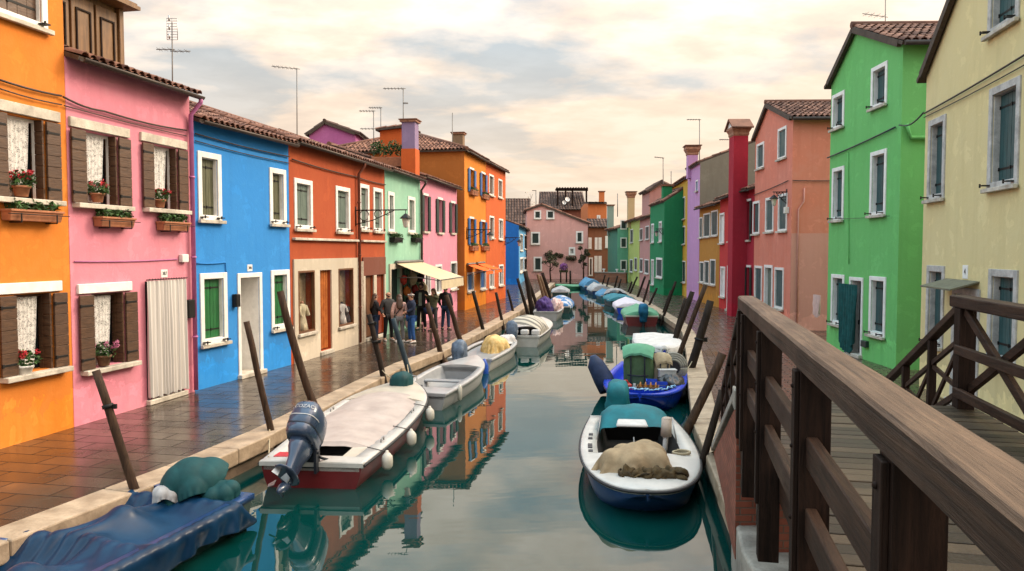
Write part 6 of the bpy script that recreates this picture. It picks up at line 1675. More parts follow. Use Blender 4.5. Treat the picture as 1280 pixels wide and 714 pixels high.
mb = MB(); F2.box(mb, s1_ - .07, s1_ + .05, -.498, -.41, dz0, dz1); mb.build('corner_post', M_dorm, dm, bevel=.01)
mb = MB(); F2.box(mb, -.1, s1_ + .16, -2.9, -.12, dz1 + .002, dz1 + .07); F2.box(mb, -.1, s1_ + .12, -2.85, -.16, dz1 + .072, dz1 + .12); mb.build('dormer_roof', M_dorm, dm)
rot5 = atan2(F5.u.y, F5.u.x)
q = atdepth(513, 200, 31.5); chimney(None, H5, (q.x, q.y), 5.9, atdepth(513, 150, 31.5).z, .55, .55, rot5, stucco('violet_chimney_stucco', (.30, .21, .37)), 'flat')
q_ = atdepth(513, 187, 31.5); mb = MB(); mb.obox(V((q.x, q.y, (5.9 + q_.z) / 2)), V((cos(rot5), sin(rot5), 0)) * .30, V((-sin(rot5), cos(rot5), 0)) * .30, V((0, 0, (q_.z - 5.9) / 2))); mb.build('chimney_base', W_ro, H5)
q0, q1 = atdepth(474, 190, 33), atdepth(504, 190, 33)
s0_ = (V((q0.x, q0.y)) - F6.A).dot(F6.u); dd = (V((q0.x, q0.y)) - F6.A).dot(F6.n); dd1 = (V((q1.x, q1.y)) - F6.A).dot(F6.n)
roomof(H6, F6, s0_ + .1, s0_ + 2.2, dd, dd1, 5.9, atdepth(490, 160, 33).z, W_ro, rise=-.12)
q = atdepth(487, 186, 32); mb = MB()
for k in range(7): 
    c = q + V((-.62 + .2 * k, .1 * (k % 2), .12 * sin(k * 2))); mb.leaves(c, .24, .24, .26, 110, .06, 0, 60 + k, .1)
mb2 = MB(); mb2.obox(q + V((0, .1, -.55)), (.75, 0, 0), (0, .2, 0), (0, 0, .2))
t = thing('roof_planter', 'long trough of bushy green plants on the roof terrace by the violet chimney', 'planter', q + V((0, 0, -.75)), world=True); mb2.build('trough', M_terra, t, bevel=.02); mb.build('foliage', M_leaf, t)
q = atdepth(573.5, 186, 45); chimney(None, H7, (q.x, q.y), 7.9, atdepth(573.5, 166, 45).z, .55, .6, rot5, stucco('weathered_chimney_stucco', (.26, .17, .10)), 'flat')
# right bank
rl = atan2(FLI.u.y, FLI.u.x)
q = atdepth(865, 214, 48.5); chimney(None, HLI, (q.x, q.y), 7.6, atdepth(865, 183, 48.5).z, .62, .62, rl, W_li, 'bell')
c = FDR.P(FDR.L * .50, .33, 0); chimney(None, HDR, (c.x, c.y), -.1, atdepth(931, 150, c.y).z, .78, .66, atan2(FDR.u.y, FDR.u.x), W_cr, 'gable')
c = FDG.P(FDG.L * .72, -.45, 0); chimney(None, HDG, (c.x, c.y), 5.8, atdepth(824, 231, c.y).z, .62, .62, 0, W_dg, 'plain')
hl = [o for o in sc.objects if o.name.startswith('lime_house')][0]; q = atdepth(788.5, 270, 72); chimney(None, hl, (q.x, q.y), 5.2, atdepth(788.5, 240, 72).z, .62, .62, 0, stucco('cream_chimney_stucco', (.62, .46, .24)), 'bell')
hj = [o for o in sc.objects if o.name.startswith('jade_house')][0]; q = atdepth(763, 280, 79); chimney(None, hj, (q.x, q.y), 4.6, atdepth(763, 256, 79).z, .62, .62, 0, stucco('grey_green_chimney_stucco', (.25, .36, .30)), 'flat')
ho = [o for o in sc.objects if o.name.startswith('orange_brown_house')][0]; q = atdepth(752, 254, 90); chimney(None, ho, (q.x, q.y), 7.5, atdepth(752, 239, 90).z, .6, .6, 0, W_far_or, 'flat')
backhouse('magenta_house', 'magenta house showing its gable over the roof of the rust red house', 389, 446, 345, 47, 167, stucco('magenta_stucco', (.50, .13, .36)), depth=7, roof='gable', peakpx=(406, 153), seed=51)
backhouse('rose_gable_house', 'small rose gabled house rising behind the emerald house roof', 811, 846, 345, 60, 238, W_pr, depth=3.4, roof='gable', peakpx=(827, 228), seed=52)
# jade house windows on the wall that faces the camera
fj = Facade((B_.x if False else atdepth(771.5, 349, 74).x, 74.0), (atdepth(785, 300, 74).x, 74.0))
for a, b_, c_, d_ in ((775.5, 783.5, 275, 287), (775.5, 783.5, 297, 310), (775.5, 783.5, 325, 338)):
    s0, s1, z0, z1 = fj.rect(a, b_, c_, d_); mb = MB(); d0 = .0
    for q in ((s0, s0 + .1, z0, z1), (s1 - .1, s1, z0, z1), (s0 + .1, s1 - .1, z1 - .1, z1), (s0 + .1, s1 - .1, z0, z0 + .1)): fj.box(mb, q[0], q[1], -.01, .05, q[2], q[3])
    wo = mb.build('window', M_white, hj); mb = MB(); fj.box(mb, s0 + .1, s1 - .1, -.01, .02, z0 + .1, z1 - .1); mb.build('shutter', M_darksh, wo)
# pergola on the far roof, dishes
t = thing('pergola', 'wooden roof terrace pergola standing on the far wide roof', 'pergola', atdepth(715, 252, 97), world=True)
for x in (697, 707, 715.5, 733):
    mb = MB(); a = atdepth(x, 258, 102); mb.beam(a, atdepth(x, 237, 102), .22, .22, up=(0, 1, 0)); mb.build('post', M_bwoodv, t)
mb = MB(); mb.beam(atdepth(695, 236.5, 102), atdepth(735, 236.5, 102), .22, .30); mb.build('beam', M_bwoodv, t)
mb = MB(); mb.beam(atdepth(695, 237.5, 105), atdepth(735, 237.5, 105), .22, .30); mb.build('beam', M_bwoodv, t)
mb = MB()
for k in range(12): a = atdepth(696.5 + k * 3.4, 234.8, 101.6); mb.beam(a, a + V((0, 3.8, 0)), .14, .16)
mb.build('rafter', M_bwoodv, t)
def dish(label, px, py, Y, r):
    c = atdepth(px, py, Y); t = thing('satellite_dish', label, 'satellite dish', c, world=True)
    mb = MB(); ax = V((.35, -.9, .35)).normalized(); a = ax.cross(V((0, 0, 1))).normalized(); b_ = ax.cross(a)
    mb.loft([[c + ax * (.30 * (k / 4) ** 2 * r) + (a * cos(2 * pi * j / 16) + b_ * sin(2 * pi * j / 16)) * r * max(.02, k / 4) for j in range(16)] for k in range(5)], 0); mb.build('dish', M_white, t)
    mb = MB(); mb.tube([c - ax * .05, c - V((0, 0, r * 1.6))], .05, 6); mb.tube([c - b_ * r * -.9, c + ax * r * 1.1], .03, 5); mb.build('arm', M_mast, t)
dish('white satellite dish on the far roof, the upper of two', 709, 249.5, 99, .32); dish('white satellite dish on the far roof, the lower of two', 705, 253.5, 99, .28)

# ------------------------------------------------------------------ antennas
def antenna(label, px, yb, yt, Y, kind='yagi', arm=-24, n=7, second=None, roll=0.0):
    a, b = atdepth(px, yb, Y), atdepth(px, yt, Y); k = Y / FPX
    t = thing('antenna', label, 'antenna', a, group='television antennas on the roofs', world=True); r = max(.014, .00062 * Y)
    mb = MB(); mb.tube([a - V((0, 0, .8)), b], r, 6); mb.build('mast', M_mast, t)
    def yagi(z, dx, nel, el):
        mb = MB(); e = V((dx * k, 0, roll * dx * k)); o = V((b.x, b.y, z)); mb.tube([o - e * .12, o + e], r * .75, 6); mb.build('boom', M_mast, t)
        eb = MB()
        for i in range(nel):
            q = o + e * (i + .4) / nel; eb.tube([q - V((0, el, 0)), q + V((0, el, 0))], r * .4, 4)
            eb.tube([q - V((0, 0, el * .25)), q + V((0, 0, el * .25))], r * .35, 4)
        eb.build('element', M_mast, t)
    if kind == 'yagi':
        yagi(b.z - .03, arm, n, .22)
        if second: yagi(a.z + (b.z - a.z) * second[0], second[1], 4, .2)
    if kind == 'grid':
        c = b - V((0, 0, .15)); gb = MB(); w_, h_ = 13 * k / 2, 26 * k / 2
        for i in range(9): z = c.z - h_ + 2 * h_ * i / 8; gb.tube([(c.x - w_, c.y, z), (c.x + w_, c.y, z)], .008, 4)
        for x in (-w_, 0, w_): gb.tube([(c.x + x, c.y, c.z - h_), (c.x + x, c.y, c.z + h_)], .008, 4)
        for z in (-.2, 0, .2): gb.tube([(c.x, c.y - .15, c.z + z - .06), (c.x, c.y - .15, c.z + z + .06)], .02, 5)
        gb.build('grid', M_alu, t); yagi(a.z + (b.z - a.z) * .50, 22, 3, .15); yagi(a.z + (b.z - a.z) * .53, -20, 3, .15)
antenna('antenna with a grid reflector and a crossing boom above the rose house roof', 215, 100, 28, 17.5, 'grid')
antenna('tall antenna mast with a one sided boom above the azure house roof', 371, 152, 85, 27, 'yagi', -31, 6, roll=-.10)
antenna('lower of two stubby antennas by the magenta gable', 467, 180, 138, 33, 'yagi', -18, 5, (.45, -17)); antenna('upper of two stubby antennas by the magenta gable', 476, 180, 134, 36, 'yagi', -15, 5)
antenna('antenna mast rising beside the violet chimney', 504, 160, 110, 36, 'yagi', -25, 6, (.62, 6))
antenna('bare mast beside the weathered chimney of the amber house', 565.5, 188, 141, 44, 'mast')
antenna('tall antenna behind the lilac chimney', 874.5, 222, 149, 50, 'yagi', -16, 5, (.5, -7)); antenna('short antenna above the grey side wall roof', 913, 196, 174, 47, 'yagi', -14, 5)
antenna('antenna mast above the emerald house', 829, 240, 197, 58, 'yagi', -11, 5, roll=-.1); antenna('plain mast beside the emerald house antenna', 839, 240, 214, 58, 'mast')
antenna('antenna with a slanted boom on the apple green roof', 1107, 40, -5, 23, 'yagi', -30, 8, (.42, -28), roll=-.14); antenna('thin mast above the jade chimney', 772, 262, 242, 84, 'mast')
antenna('small far antenna beside the bare golden tree', 670, 262, 238, 100, 'yagi', -5, 3)

# ------------------------------------------------------------------ lamps, awnings, boxes, cables
def wall_lamp(label, F, px, py, out, k=1.0):
    s, z = F.at(px, py); t = thing('wall_lantern', label, 'lantern', F.P(s, 0, z), world=True)
    mb = MB(); mb.tube([F.P(s, 0, z), F.P(s, out, z)], .022 * k, 6); mb.tube([F.P(s, .02, z - .5 * k), F.P(s, .02, z + .12 * k)], .022 * k, 6)
    for c0, r in ((.22, .16), (.55, .12), (.78, .08)):
        mb.tube([F.P(s, c0 * out * .8 + r * k * cos(a), z - r * k * 1.05 + r * k * sin(a)) for a in [5.6 * i / 14 for i in range(15)]], .014 * k, 5)
    mb.tube([F.P(s, .03, z - .45 * k), F.P(s, out * .35, z - .32 * k), F.P(s, out * .75, z - .02)], .016 * k, 5); mb.build('bracket', M_iron, t)
    c = F.P(s, out - .05, z - .02); mb = MB(); mb.tube([c, c - V((0, 0, .10 * k))], .012, 5)
    mb.lathe([(.001, -.08 * k), (.06 * k, -.12 * k), (.19 * k, -.24 * k), (.19 * k, -.26 * k), (.13 * k, -.26 * k)], c, 6, 0, False); mb.lathe([(.12 * k, -.26 * k), (.07 * k, -.52 * k), (.001, -.56 * k)], c, 6, 1, False)
    mb.build('lamp_head', [M_iron, M_lampglass], t); return t
M_lampglass = plain('frosted_lamp_glass', (.55, .52, .45), .3)
wall_lamp('black lantern on a long scrolled bracket on the rust red house', F4, 444, 263, 1.75)
wall_lamp('black lantern on a scrolled bracket on the amber house', F7, 583, 287, 1.3); wall_lamp('black lantern on a bracket at the corner of the vermilion house', F8, 631, 297, 1.0)
wall_lamp('black lantern on the corner of the salmon house', FSA, 984, 240, .55, .95); wall_lamp('black lantern on the corner of the emerald house', FDG, 829, 286, .5, .9)
def awning(label, F, s0, s1, z, out, drop, val, mat, arms=True, mat2=None):
    t = thing('awning', label, 'awning', F.P((s0 + s1) / 2, 0, z), world=True)
    mb = MB(); rows = []
    for i in range(7):
        f = i / 6; rows.append([F.P(s0 + (s1 - s0) * j / 10, .06 + out * f, z - drop * f - .05 * sin(pi * f) * (.6 + .4 * sin(j * 1.1))) for j in range(11)])
    mb.loft(rows, 0, False); mb.loft([[p - V((0, 0, .012)) for p in r] for r in rows], 0, False); mb.build('canopy', mat, t)
    mb = MB(); n = 40; r0 = [F.P(s0 + (s1 - s0) * j / n, .065 + out, z - drop) for j in range(n + 1)]
    r1_ = [F.P(s0 + (s1 - s0) * j / n, .075 + out + .012 * sin(j), z - drop - val - .025 * abs(sin(j * pi / 4))) for j in range(n + 1)]
    mb.loft([r0, r1_], 0, False); mb.loft([[p - V((F.n.x, F.n.y, 0)) * .008 for p in r] for r in (r0, r1_)], 0, False); mb.build('valance', mat2 or mat, t)
    mb = MB(); mb.tube([F.P(s0, .06 + out, z - drop), F.P(s1, .06 + out, z - drop)], .022, 6); mb.tube([F.P(s0, .08, z + .03), F.P(s1, .08, z + .03)], .06, 8)
    for s in (s0 + .05, s1 - .05): mb.tube([F.P(s, .05, z - .55), F.P(s, out * .5, z - drop * .5 - .22), F.P(s, out, z - drop - .03)], .018, 6)
    mb.build('frame', M_mast, t); return t
M_awn = clothmat('cream_awning_cloth', (.50, .42, .28), .10, 2); M_awno = clothmat('orange_awning_cloth', (.78, .13, .02), .15, 2)
sa, za = F5.at(492.5, 329); sb_, _ = F5.at(526, 327); awning('cream awning over the shop in the sea green house', F5, sa, sb_, za, 1.75, .62, .34, M_awn)
sa, za = F7.at(582.5, 331); sb_, _ = F7.at(592, 330); awning('orange awning on the amber house, the nearer of two', F7, sa, sb_, za, 1.0, .32, .16, M_awno); sa, _ = F7.at(594.5, 331); sb_, _ = F7.at(604, 330); awning('orange awning on the amber house, beside the vermilion house', F7, sa, sb_, za + .02, 1.0, .32, .16, M_awno)
pixel_rect_box(F2, 'letter_box', 'black letter box on the rose house beside the striped curtain', 'letter box', C(229.5, 237.5, 375, 398), .005, .13, M_iron, .012)
pixel_rect_box(F3, 'letter_box', 'black letter box beside the white doorway of the azure house', 'letter box', C(289.5, 294.5, 368, 384), .005, .14, M_iron, .012)
pixel_rect_box(F2, 'meter_box', 'small pale meter box on the rose house above the letter box', 'box', C(223, 231, 318, 328), .005, .10, M_white, .01)
pixel_rect_box(FSA, 'meter_box', 'grey junction box on the salmon house corner', 'box', C(985.2, 986.6, 259, 267), .005, .18, M_white, .01)
pixel_rect_box(FGR, 'meter_box', 'small dark box low on the apple green wall beside the doorway', 'box', C(1080, 1086.5, 425, 433), .005, .10, M_darksh, .01)
cable(F1, [(0, 100), (77, 120)], 'double cable across the orange wall, the upper run', .05, .018); cable(F1, [(0, 111), (77, 131)], 'double cable across the orange wall, the lower run', .05, .012)
cable(F2, [(79, 121), (130, 139), (233, 163)], 'dark cable sagging across the rose wall above the windows', .05, .018, sag=.04); cable(F2, [(80, 132), (233, 170)], 'thin second cable across the rose wall', .04, .011)
cable(F2, [(93, 327), (222, 324)], 'thin conduit along the rose wall above the doorway', .02, .012, M_pipe_pk)
cable(F3, [(244, 167), (362, 196)], 'upper cable across the azure wall', .05, .016, sag=.03); cable(F3, [(244, 176), (362, 204)], 'lower cable across the azure wall', .04, .012, sag=.03); cable(F3, [(245, 329), (282, 328), (283, 340)], 'blue conduit above the ground floor window of the azure house', .02, .014, W_bl)
cable(F4, [(365, 199), (445, 221), (482, 231)], 'cable across the rust red wall', .05, .018, sag=.03)
cable(FGR, [(1034, 197.5), (1119, 159)], 'thick cable bundle slanting across the apple green front', .05, .022, M_darksh, .02); cable(FGR, [(1060, 190), (1061, 330)], 'vertical conduit on the apple green front', .03, .014, W_gn, 0); cable(FGR, [(1034, 273), (1112, 270)], 'thin wire at first floor sill height on the apple green front', .08, .008, sag=.03)
cable(FYE, [(1155, 142), (1290, 63)], 'upper cable across the pale yellow wall', .05, .018, sag=.02); cable(FYE, [(1155, 147), (1290, 76)], 'lower cable across the pale yellow wall', .04, .011, sag=.02)
cable(FSA, [(942, 244), (985, 226)], 'cable across the salmon front', .05, .018, sag=.02)
a, b_ = FGR.P(FGR.L, .05, FGR.at(1119, 159)[1]), FYE.P(.0, .05, FYE.at(1155, 142)[1])
mb = MB(); mb.tube([a.lerp(b_, k / 8) - V((0, 0, .12 * sin(pi * k / 8))) for k in range(9)], .02, 6); single('wall_cable', mb, M_darksh, 'cable spanning from the apple green house to the pale yellow house', 'cable', a)
# plain gutter branch on the side of the apple green house, canopy over the yellow door
mb = MB(); z = FGR.at(1119, 170)[1]; q0 = FGR.P(FGR.L + .06, -.1, z - .1); n3 = V((FGR.n.x, FGR.n.y, 0)); mb.tube([q0 + V((0, 0, .35)), q0 - n3 * .12, q0 - n3 * 1.6], .05, 8); mb.build('downpipe', W_gn, HGR)
s0, s1, z0, z1 = FYE.rect(1186, 1224, 350, 358); mb = MB(); mb.box8([FYE.P(s0 - .12, .50, z0 - .02), FYE.P(s1 + .02, .50, z0 - .02), FYE.P(s1 + .02, .0, z0 + .13), FYE.P(s0 - .12, .0, z0 + .13), FYE.P(s0 - .12, .50, z0 + .01), FYE.P(s1 + .02, .50, z0 + .01), FYE.P(s1 + .02, 0, z0 + .16), FYE.P(s0 - .12, 0, z0 + .16)]); mb.build('door_canopy', plain('mossy_sheet_metal', (.16, .15, .10), .7, .2, .4, 6), HYE)
# salmon side wall: paler lower rendering and a conduit
ns = V((FSA.n.x, FSA.n.y, 0)); us = V((FSA.u.x, FSA.u.y, 0))
mb = MB(); o = FSA.P(FSA.L + .012, 0, 0); zt_ = FSA.at(986, 292)[1]; mb.box8([o, o + us * .004, o + us * .004 - ns * 8, o - ns * 8, o + V((0, 0, zt_)), o + us * .004 + V((0, 0, zt_)), o + us * .004 - ns * 8 + V((0, 0, zt_)), o - ns * 8 + V((0, 0, zt_))]); mb.build('lower_render', stucco('pale_salmon_render', (.74, .33, .275), (.76, .40, .34)), HSA)
mb = MB(); o = FSA.P(FSA.L + .04, -.25, 0); mb.tube([o, o + V((0, 0, 4.6)), o + V((0, 0, 4.9)) - ns * .2, o + V((0, 0, 5.4)) - ns * .2], .03, 6); mb.build('downpipe', stucco('pale_salmon_render', (.74, .33, .275), (.76, .40, .34)), HSA)
mb = MB(); z = FSA.at(986, 227)[1]; mb.tube([FSA.P(FSA.L + .05, -.6 * k, z - .02 * sin(k)) for k in range(8)], .018, 5); single('wall_cable', mb, M_gutter, 'cable continuing across the salmon side wall', 'cable', FSA.P(FSA.L, 0, z))
# cloth in the green doorway
def hung_cloth(name, label, F, l, r, yt, yb, mat, d=.12, waves=7, cat='cloth'):
    s0, s1, z0, z1 = F.rect(l, r, yt, yb); mb = MB(); n = 60; rows = []
    for q in range(10):
        f = q / 9; row = []
        for i in range(n + 1):
            u = i / n; zb = z0 + (z1 - z0) * (.16 * (1 - sin(pi * min(1, u * 1.05)) ** .7) + .05 * noise.noise(V((u * 5, 1, 2)))); z = z1 + (zb - z1) * f
            nar = 1 - .25 * f * abs(u - .5) * 2; row.append(F.P(s0 + (s1 - s0) * (.5 + (u - .5) * nar), d + .05 * sin(u * waves * 6.28 + f) * (.5 + .5 * f) + .03 * noise.noise(V((u * 4, f * 3, 0))), z))
        rows.append(row)
    mb.loft(rows, 0, False); return single(name, mb, mat, label, cat, F.P((s0 + s1) / 2, d, z1))
hung_cloth('door_cloth', 'dark teal cloth hung bunched in the apple green doorway', FGR, 1054, 1076, 354, 438, clothmat('dark_teal_cloth', (.014, .085, .085), .4, 6))
hung_cloth('laundry', 'pale pink cloth hanging beside the salmon side wall', FGR, 1025, 1033.5, 368, 396, M_pinkc, .2, 3)

# ------------------------------------------------------------------ flowers on the orange and rose houses
def sill_pot(label, F, px, pyb, r, h, fl, seed, pot=None, d=.03):
    s, z = F.at(px, pyb, d=d); flower_pot('flower_pot', label, F.P(s, d, z), r, h, fl, seed, 'flower pots on the window sills', pot)
sill_pot('terracotta pot of red geraniums on the upper sill of the orange house', F1, 27, 246, .125, .17, M_red, 3); sill_pot('white pot of red geraniums on the lower sill of the orange house', F1, 31, 470, .125, .17, M_red, 5, M_white)
sill_pot('terracotta pot of red geraniums in the first upper window of the rose house', F2, 122, 253, .115, .16, M_red, 7); sill_pot('terracotta pot of red geraniums in the upper window above the striped curtain', F2, 200, 259.5, .11, .16, M_red, 9)
sill_pot('brown basket pot of pink flowers on the lower sill of the rose house', F2, 130, 457, .125, .19, M_pinkp, 11, plain('brown_wicker', (.16, .08, .04), .8, var=.4, scale=30))
s, z = F1.at(34, 277); planter('long terracotta trough of green plants under the orange house window', F1, s, z, 1.0, 21, iron=True)
s, z = F2.at(137, 284); planter('terracotta trough of green plants under the first rose house window', F2, s, z, .82, 23); s, z = F2.at(211, 288.5); planter('terracotta trough of green plants under the rose window above the curtain', F2, s, z, .80, 25)
s, z = F5.at(492, 303); planter('empty looking dark trough under the first sea green window', F5, s, z, 1.0, 27, mat=M_iron); s, z = F5.at(518, 303); planter('dark trough under the second sea green window', F5, s, z, 1.0, 29, mat=M_iron)
for px, py, lb in ((590, 242, 'planted trough under the upper amber window nearest the bank corner'), (604.5, 247, 'planted trough under the upper amber window beside the vermilion house'), (590, 311, 'bushy trough under the lower amber window above the nearer awning'), (604.5, 311, 'bushy trough under the lower amber window beside the vermilion house')):
    s, z = F7.at(px, py); planter(lb, F7, s, z - .1, 1.3, 31 + int(px), flowers=py < 250, h=.24)
# ------------------------------------------------------------------ goods in the shops
def dress(label, F, s, z, d, h, mat, mat2, seed):
    t = thing('dress_form', label, 'mannequin', F.P(s, d, z), atan2(F.u.y, F.u.x)); mb = MB(); rings = []
    for q, r in ((0, .22), (.30, .17), (.52, .10), (.62, .12), (.80, .14), (.90, .12), (.94, .05)):
        rings.append([V((r * cos(a) * 1.1, r * .6 * sin(a), q * h)) + V((noise.noise(V((a * 3, q * 5, seed))), noise.noise(V((a * 3, q * 5, seed + 3))), 0)) * .03 for a in [2 * pi * j / 18 for j in range(18)]])
    mb.loft(rings, 0, True, True)
    for sx in (-1, 1): mb.tube([(sx * .17, 0, .84 * h), (sx * .24, -.03, .66 * h), (sx * .22, -.08, .50 * h)], [.06, .055, .05], 8)
    mb.build('dress', mat, t); mb = MB(); mb.lathe([(.05, .93 * h), (.045, .99 * h), (.03, 1.02 * h), (.001, 1.03 * h)], (0, 0, 0), 10); mb.build('neck_block', mat2, t)
    return t
h0, h2 = F4.shop[0], F4.shop[2]
M_darkcloth = clothmat('dark_patterned_cloth', (.05, .04, .045), .5, 9); M_redcloth = clothmat('brick_red_cloth', (.35, .04, .025), .4, 9)
dress('cream lace dress on a form in the first window of the cream shopfront', F4, h0[0] + .55, h0[2] + .04, -.115, .80, M_creamcloth, M_skin, 3); dress('white dress on a form in the shop window beside the pebble pier', F4, h2[0] + .62, h2[2] + .05, -.115, .66, M_whitec, M_darkcloth, 5)
dress('dark dress on a form beside the white one behind shop glass', F4, h2[0] + .98, h2[2] + .05, -.115, .55, M_darkcloth, M_redcloth, 7)
R = random.Random(31)
goods = [(M_redcloth, 'brick red bag'), (M_ocurt, 'rust coloured bag'), (M_darkcloth, 'dark patterned bag'), (M_creamcloth, 'cream bag'), (M_redp, 'bright red scarf bundle'), (M_ocurt, 'orange lantern shaped bag'), (M_darkcloth, 'black bag'), (M_creamcloth, 'straw coloured bag')]
sA, zA = F5.at(497, 345); sB, _ = F5.at(524, 345)
for k, (mm, lb) in enumerate(goods):
    s = sA + (sB - sA) * (k + .3) / 8; z = zA - .15 - .45 * (k % 3); c = F5.P(s, .22, z); mb = MB(); r = R.uniform(.14, .22); mb.ball(c, r, r * .6, r * 1.25, 12, 8, 0, .4, k); mb.tube([c + V((0, -.0, r)), c + V((.0, 0, r + .2)), c + V((.04, 0, r))], .012, 5, 1); mb.tube([c + V((0, 0, r + .18)), V((c.x, c.y, zA + .25))], .008, 4, 1)
    single('hanging_bag', mb, [mm, M_engdark], lb + (' hanging under the cream awning' if k not in (1, 2, 6) else (' hanging low under the cream awning behind the group' if k != 6 else ' hanging by the shop door post under the awning')), 'bag', c, 'goods hung in front of the shop')
# ------------------------------------------------------------------ far plants, walls and the bare tree
def tree(name, label, base, h, rt, crown, n, leaf, mat, seed, limbs=7, bare=False, cat='tree', barkm=None, zc=.62):
    R = random.Random(seed); base = V(base); t = thing(name, label, cat, base, world=True)
    mb = MB(); top = base + V((R.uniform(-.1, .1) * h * .3, 0, h * .72)); mid = base.lerp(top, .5) + V((R.uniform(-.04, .04) * h, 0, 0)); mb.tube([base - V((0, 0, .1)), mid, top], [rt, rt * .75, rt * .4], 8)
    tips = []
    for k in range(limbs):
        a = k * 2.4 + R.uniform(-.4, .4); z = R.uniform(.30, .72); o = base.lerp(top, z / .72); ln = R.uniform(.6, 1.0) * crown
        e = o + V((cos(a) * ln * .8, sin(a) * ln * .8, h * R.uniform(.12, .36))); m_ = o.lerp(e, .5) + V((0, 0, -.05 * h)); mb.tube([o, m_, e], [rt * .4, rt * .25, rt * .10], 6); tips.append(e)
        if bare:
            for q in range(9):
                f = R.uniform(.3, 1); s_ = o.lerp(e, f); d = V((R.gauss(0, 1), R.gauss(0, 1), abs(R.gauss(0, 1)) + .4)).normalized() * crown * R.uniform(.25, .6); mb.tube([s_, s_ + d * .5 + V((0, 0, .03 * h)), s_ + d], [rt * .13, rt * .09, rt * .04], 4)
                tips.append(s_ + d)
    mb.build('trunk', barkm or M_pole, t)
    cb = MB()
    for k, e in enumerate(tips + [top]): cb.leaves(e, crown * .42, crown * .42, crown * .36, n // (len(tips) + 1), leaf, 0, seed * 17 + k, 0)
    cb.build('crown', mat, t); return t
M_gold = tinted('golden_bud_leaf', (.34, .20, .07), .4, .8, (.46, .29, .12), 2, 0)
M_dleaf = tinted('dark_creeper_leaf', (.045, .06, .025), .5, .7, (.10, .09, .04), 6, 0)
tree('bare_tree', 'bare golden tree rising behind the brown red roof', (atdepth(652.5, 300, 112).x, 112, 0), 10.9, .22, 2.1, 520, .10, M_gold, 5, 9, True)
q = g(688, 351.5); tree('creeper_tree', 'dark little tree trained on the middle of the dusty pink wall', (q.x, q.y - 1, 0), 3.1, .08, .75, 420, .11, M_dleaf, 7, 7)
q = g(728.5, 351.5); tree('creeper_tree', 'narrow dark creeper beside the brown house corner of the dusty pink wall', (q.x, q.y - 1, 0), 3.3, .09, .55, 520, .12, M_dleaf, 9, 9)
mb = MB(); R = random.Random(3); pts = []
for k in range(14): p = Fp.P(Fp.at(682 + k * 1.6, 319 - 1.2 * sin(k * .9))[0], .12, Fp.at(682 + k * 1.6, 319 - 1.2 * sin(k * .9))[1]); pts.append(p); mb.leaves(p, .28, .15, .22, 26, .10, 0, 90 + k, 0)
single('climbing_plant', mb, M_dleaf, 'thin creeper trailing over the dusty pink wall above the little tree', 'plant', pts[0])
mb = MB(); pts = []
for k in range(7): s, z = Fp.at(709 + k * 1.5, 323 + (k % 2)); p = Fp.P(s, .15, z); pts.append(p); mb.leaves(p, .26, .16, .22, 30, .10, 0, 190 + k, 0)
single('climbing_plant', mb, M_dleaf, 'creeper tuft under the small arched window of the dusty pink house', 'plant', pts[0])
q = g(704.5, 353); t = thing('flower_stand', 'two legged stand topped with purple flowers before the dusty pink house', 'flower stand', (q.x, q.y, 0))
for x in (-.28, .28): mb = MB(); mb.tube([(x, 0, 0), (x, 0, 1.0)], .07, 8); mb.build('leg', M_poled, t)
mb = MB(); mb.box(-.42, .42, -.12, .12, .95, 1.15); mb.leaves((0, 0, 1.3), .45, .25, .35, 120, .09, 0, 4, 0); mb.build('trough', M_dleaf, t)
mb = MB(); mb.leaves((0, -.05, 1.48), .40, .3, .38, 220, .085, 0, 5, 0); mb.build('blossom', tinted('purple_petal', (.22, .05, .30), .5, .6, (.40, .14, .48), 9, 0), t)
A_, B_ = atdepth(744, 350, 73.2), atdepth(783.5, 350, 71.2); a, b_ = V((A_.x, 73.2, 0)), V((B_.x, 71.3, 0))
t = thing('brick_wall', 'low brick wall with a pale coping in front of the jade house', 'wall', a, world=True)
mb = MB(); mb.beam(a + V((0, 0, .42)), b_ + V((0, 0, .42)), .3, .94); mb.build('wall', M_brick2, t); mb = MB(); mb.beam(a + V((0, 0, .94)), b_ + V((0, 0, .94)), .4, .09); mb.build('coping', M_cap, t)
for f, lb in ((.28, 'white urn on the low brick wall, away from the canal corner'), (.70, 'white urn on the middle of the low brick wall'), (.94, 'white urn on the low brick wall next to the lime house')):
    p = a.lerp(b_, f) + V((0, 0, .985)); mb = MB(); mb.lathe([(.10, 0), (.05, .08), (.13, .22), (.16, .30), (.14, .30), (.001, .26)], p, 10); single('urn', mb, M_white, lb, 'urn', p, 'urns on the low brick wall')

# ------------------------------------------------------------------ people
M_hair_b = plain('brown_hair', (.065, .030, .016), .5, var=.35, scale=30); M_hair_d = plain('dark_hair', (.014, .010, .008), .5, var=.35, scale=30); M_hair_r = plain('auburn_hair', (.13, .05, .02), .5, var=.35, scale=30)
cl = lambda n, c: clothmat(n, c, .3, 12)
M_jblack, M_jnavy, M_jdark = cl('black_jacket_cloth', (.022, .022, .026)), cl('navy_jacket_cloth', (.024, .034, .066)), cl('charcoal_jacket_cloth', (.048, .048, .050))
M_jpink, M_jolive = cl('dusty_pink_jacket_cloth', (.52, .33, .29)), cl('olive_jacket_cloth', (.10, .10, .06))
M_jeans, M_jeansb, M_tgrey, M_tblack = cl('dark_denim', (.020, .035, .075)), cl('blue_denim', (.025, .085, .26)), cl('grey_trouser_cloth', (.17, .17, .18)), cl('black_trouser_cloth', (.013, .013, .015))
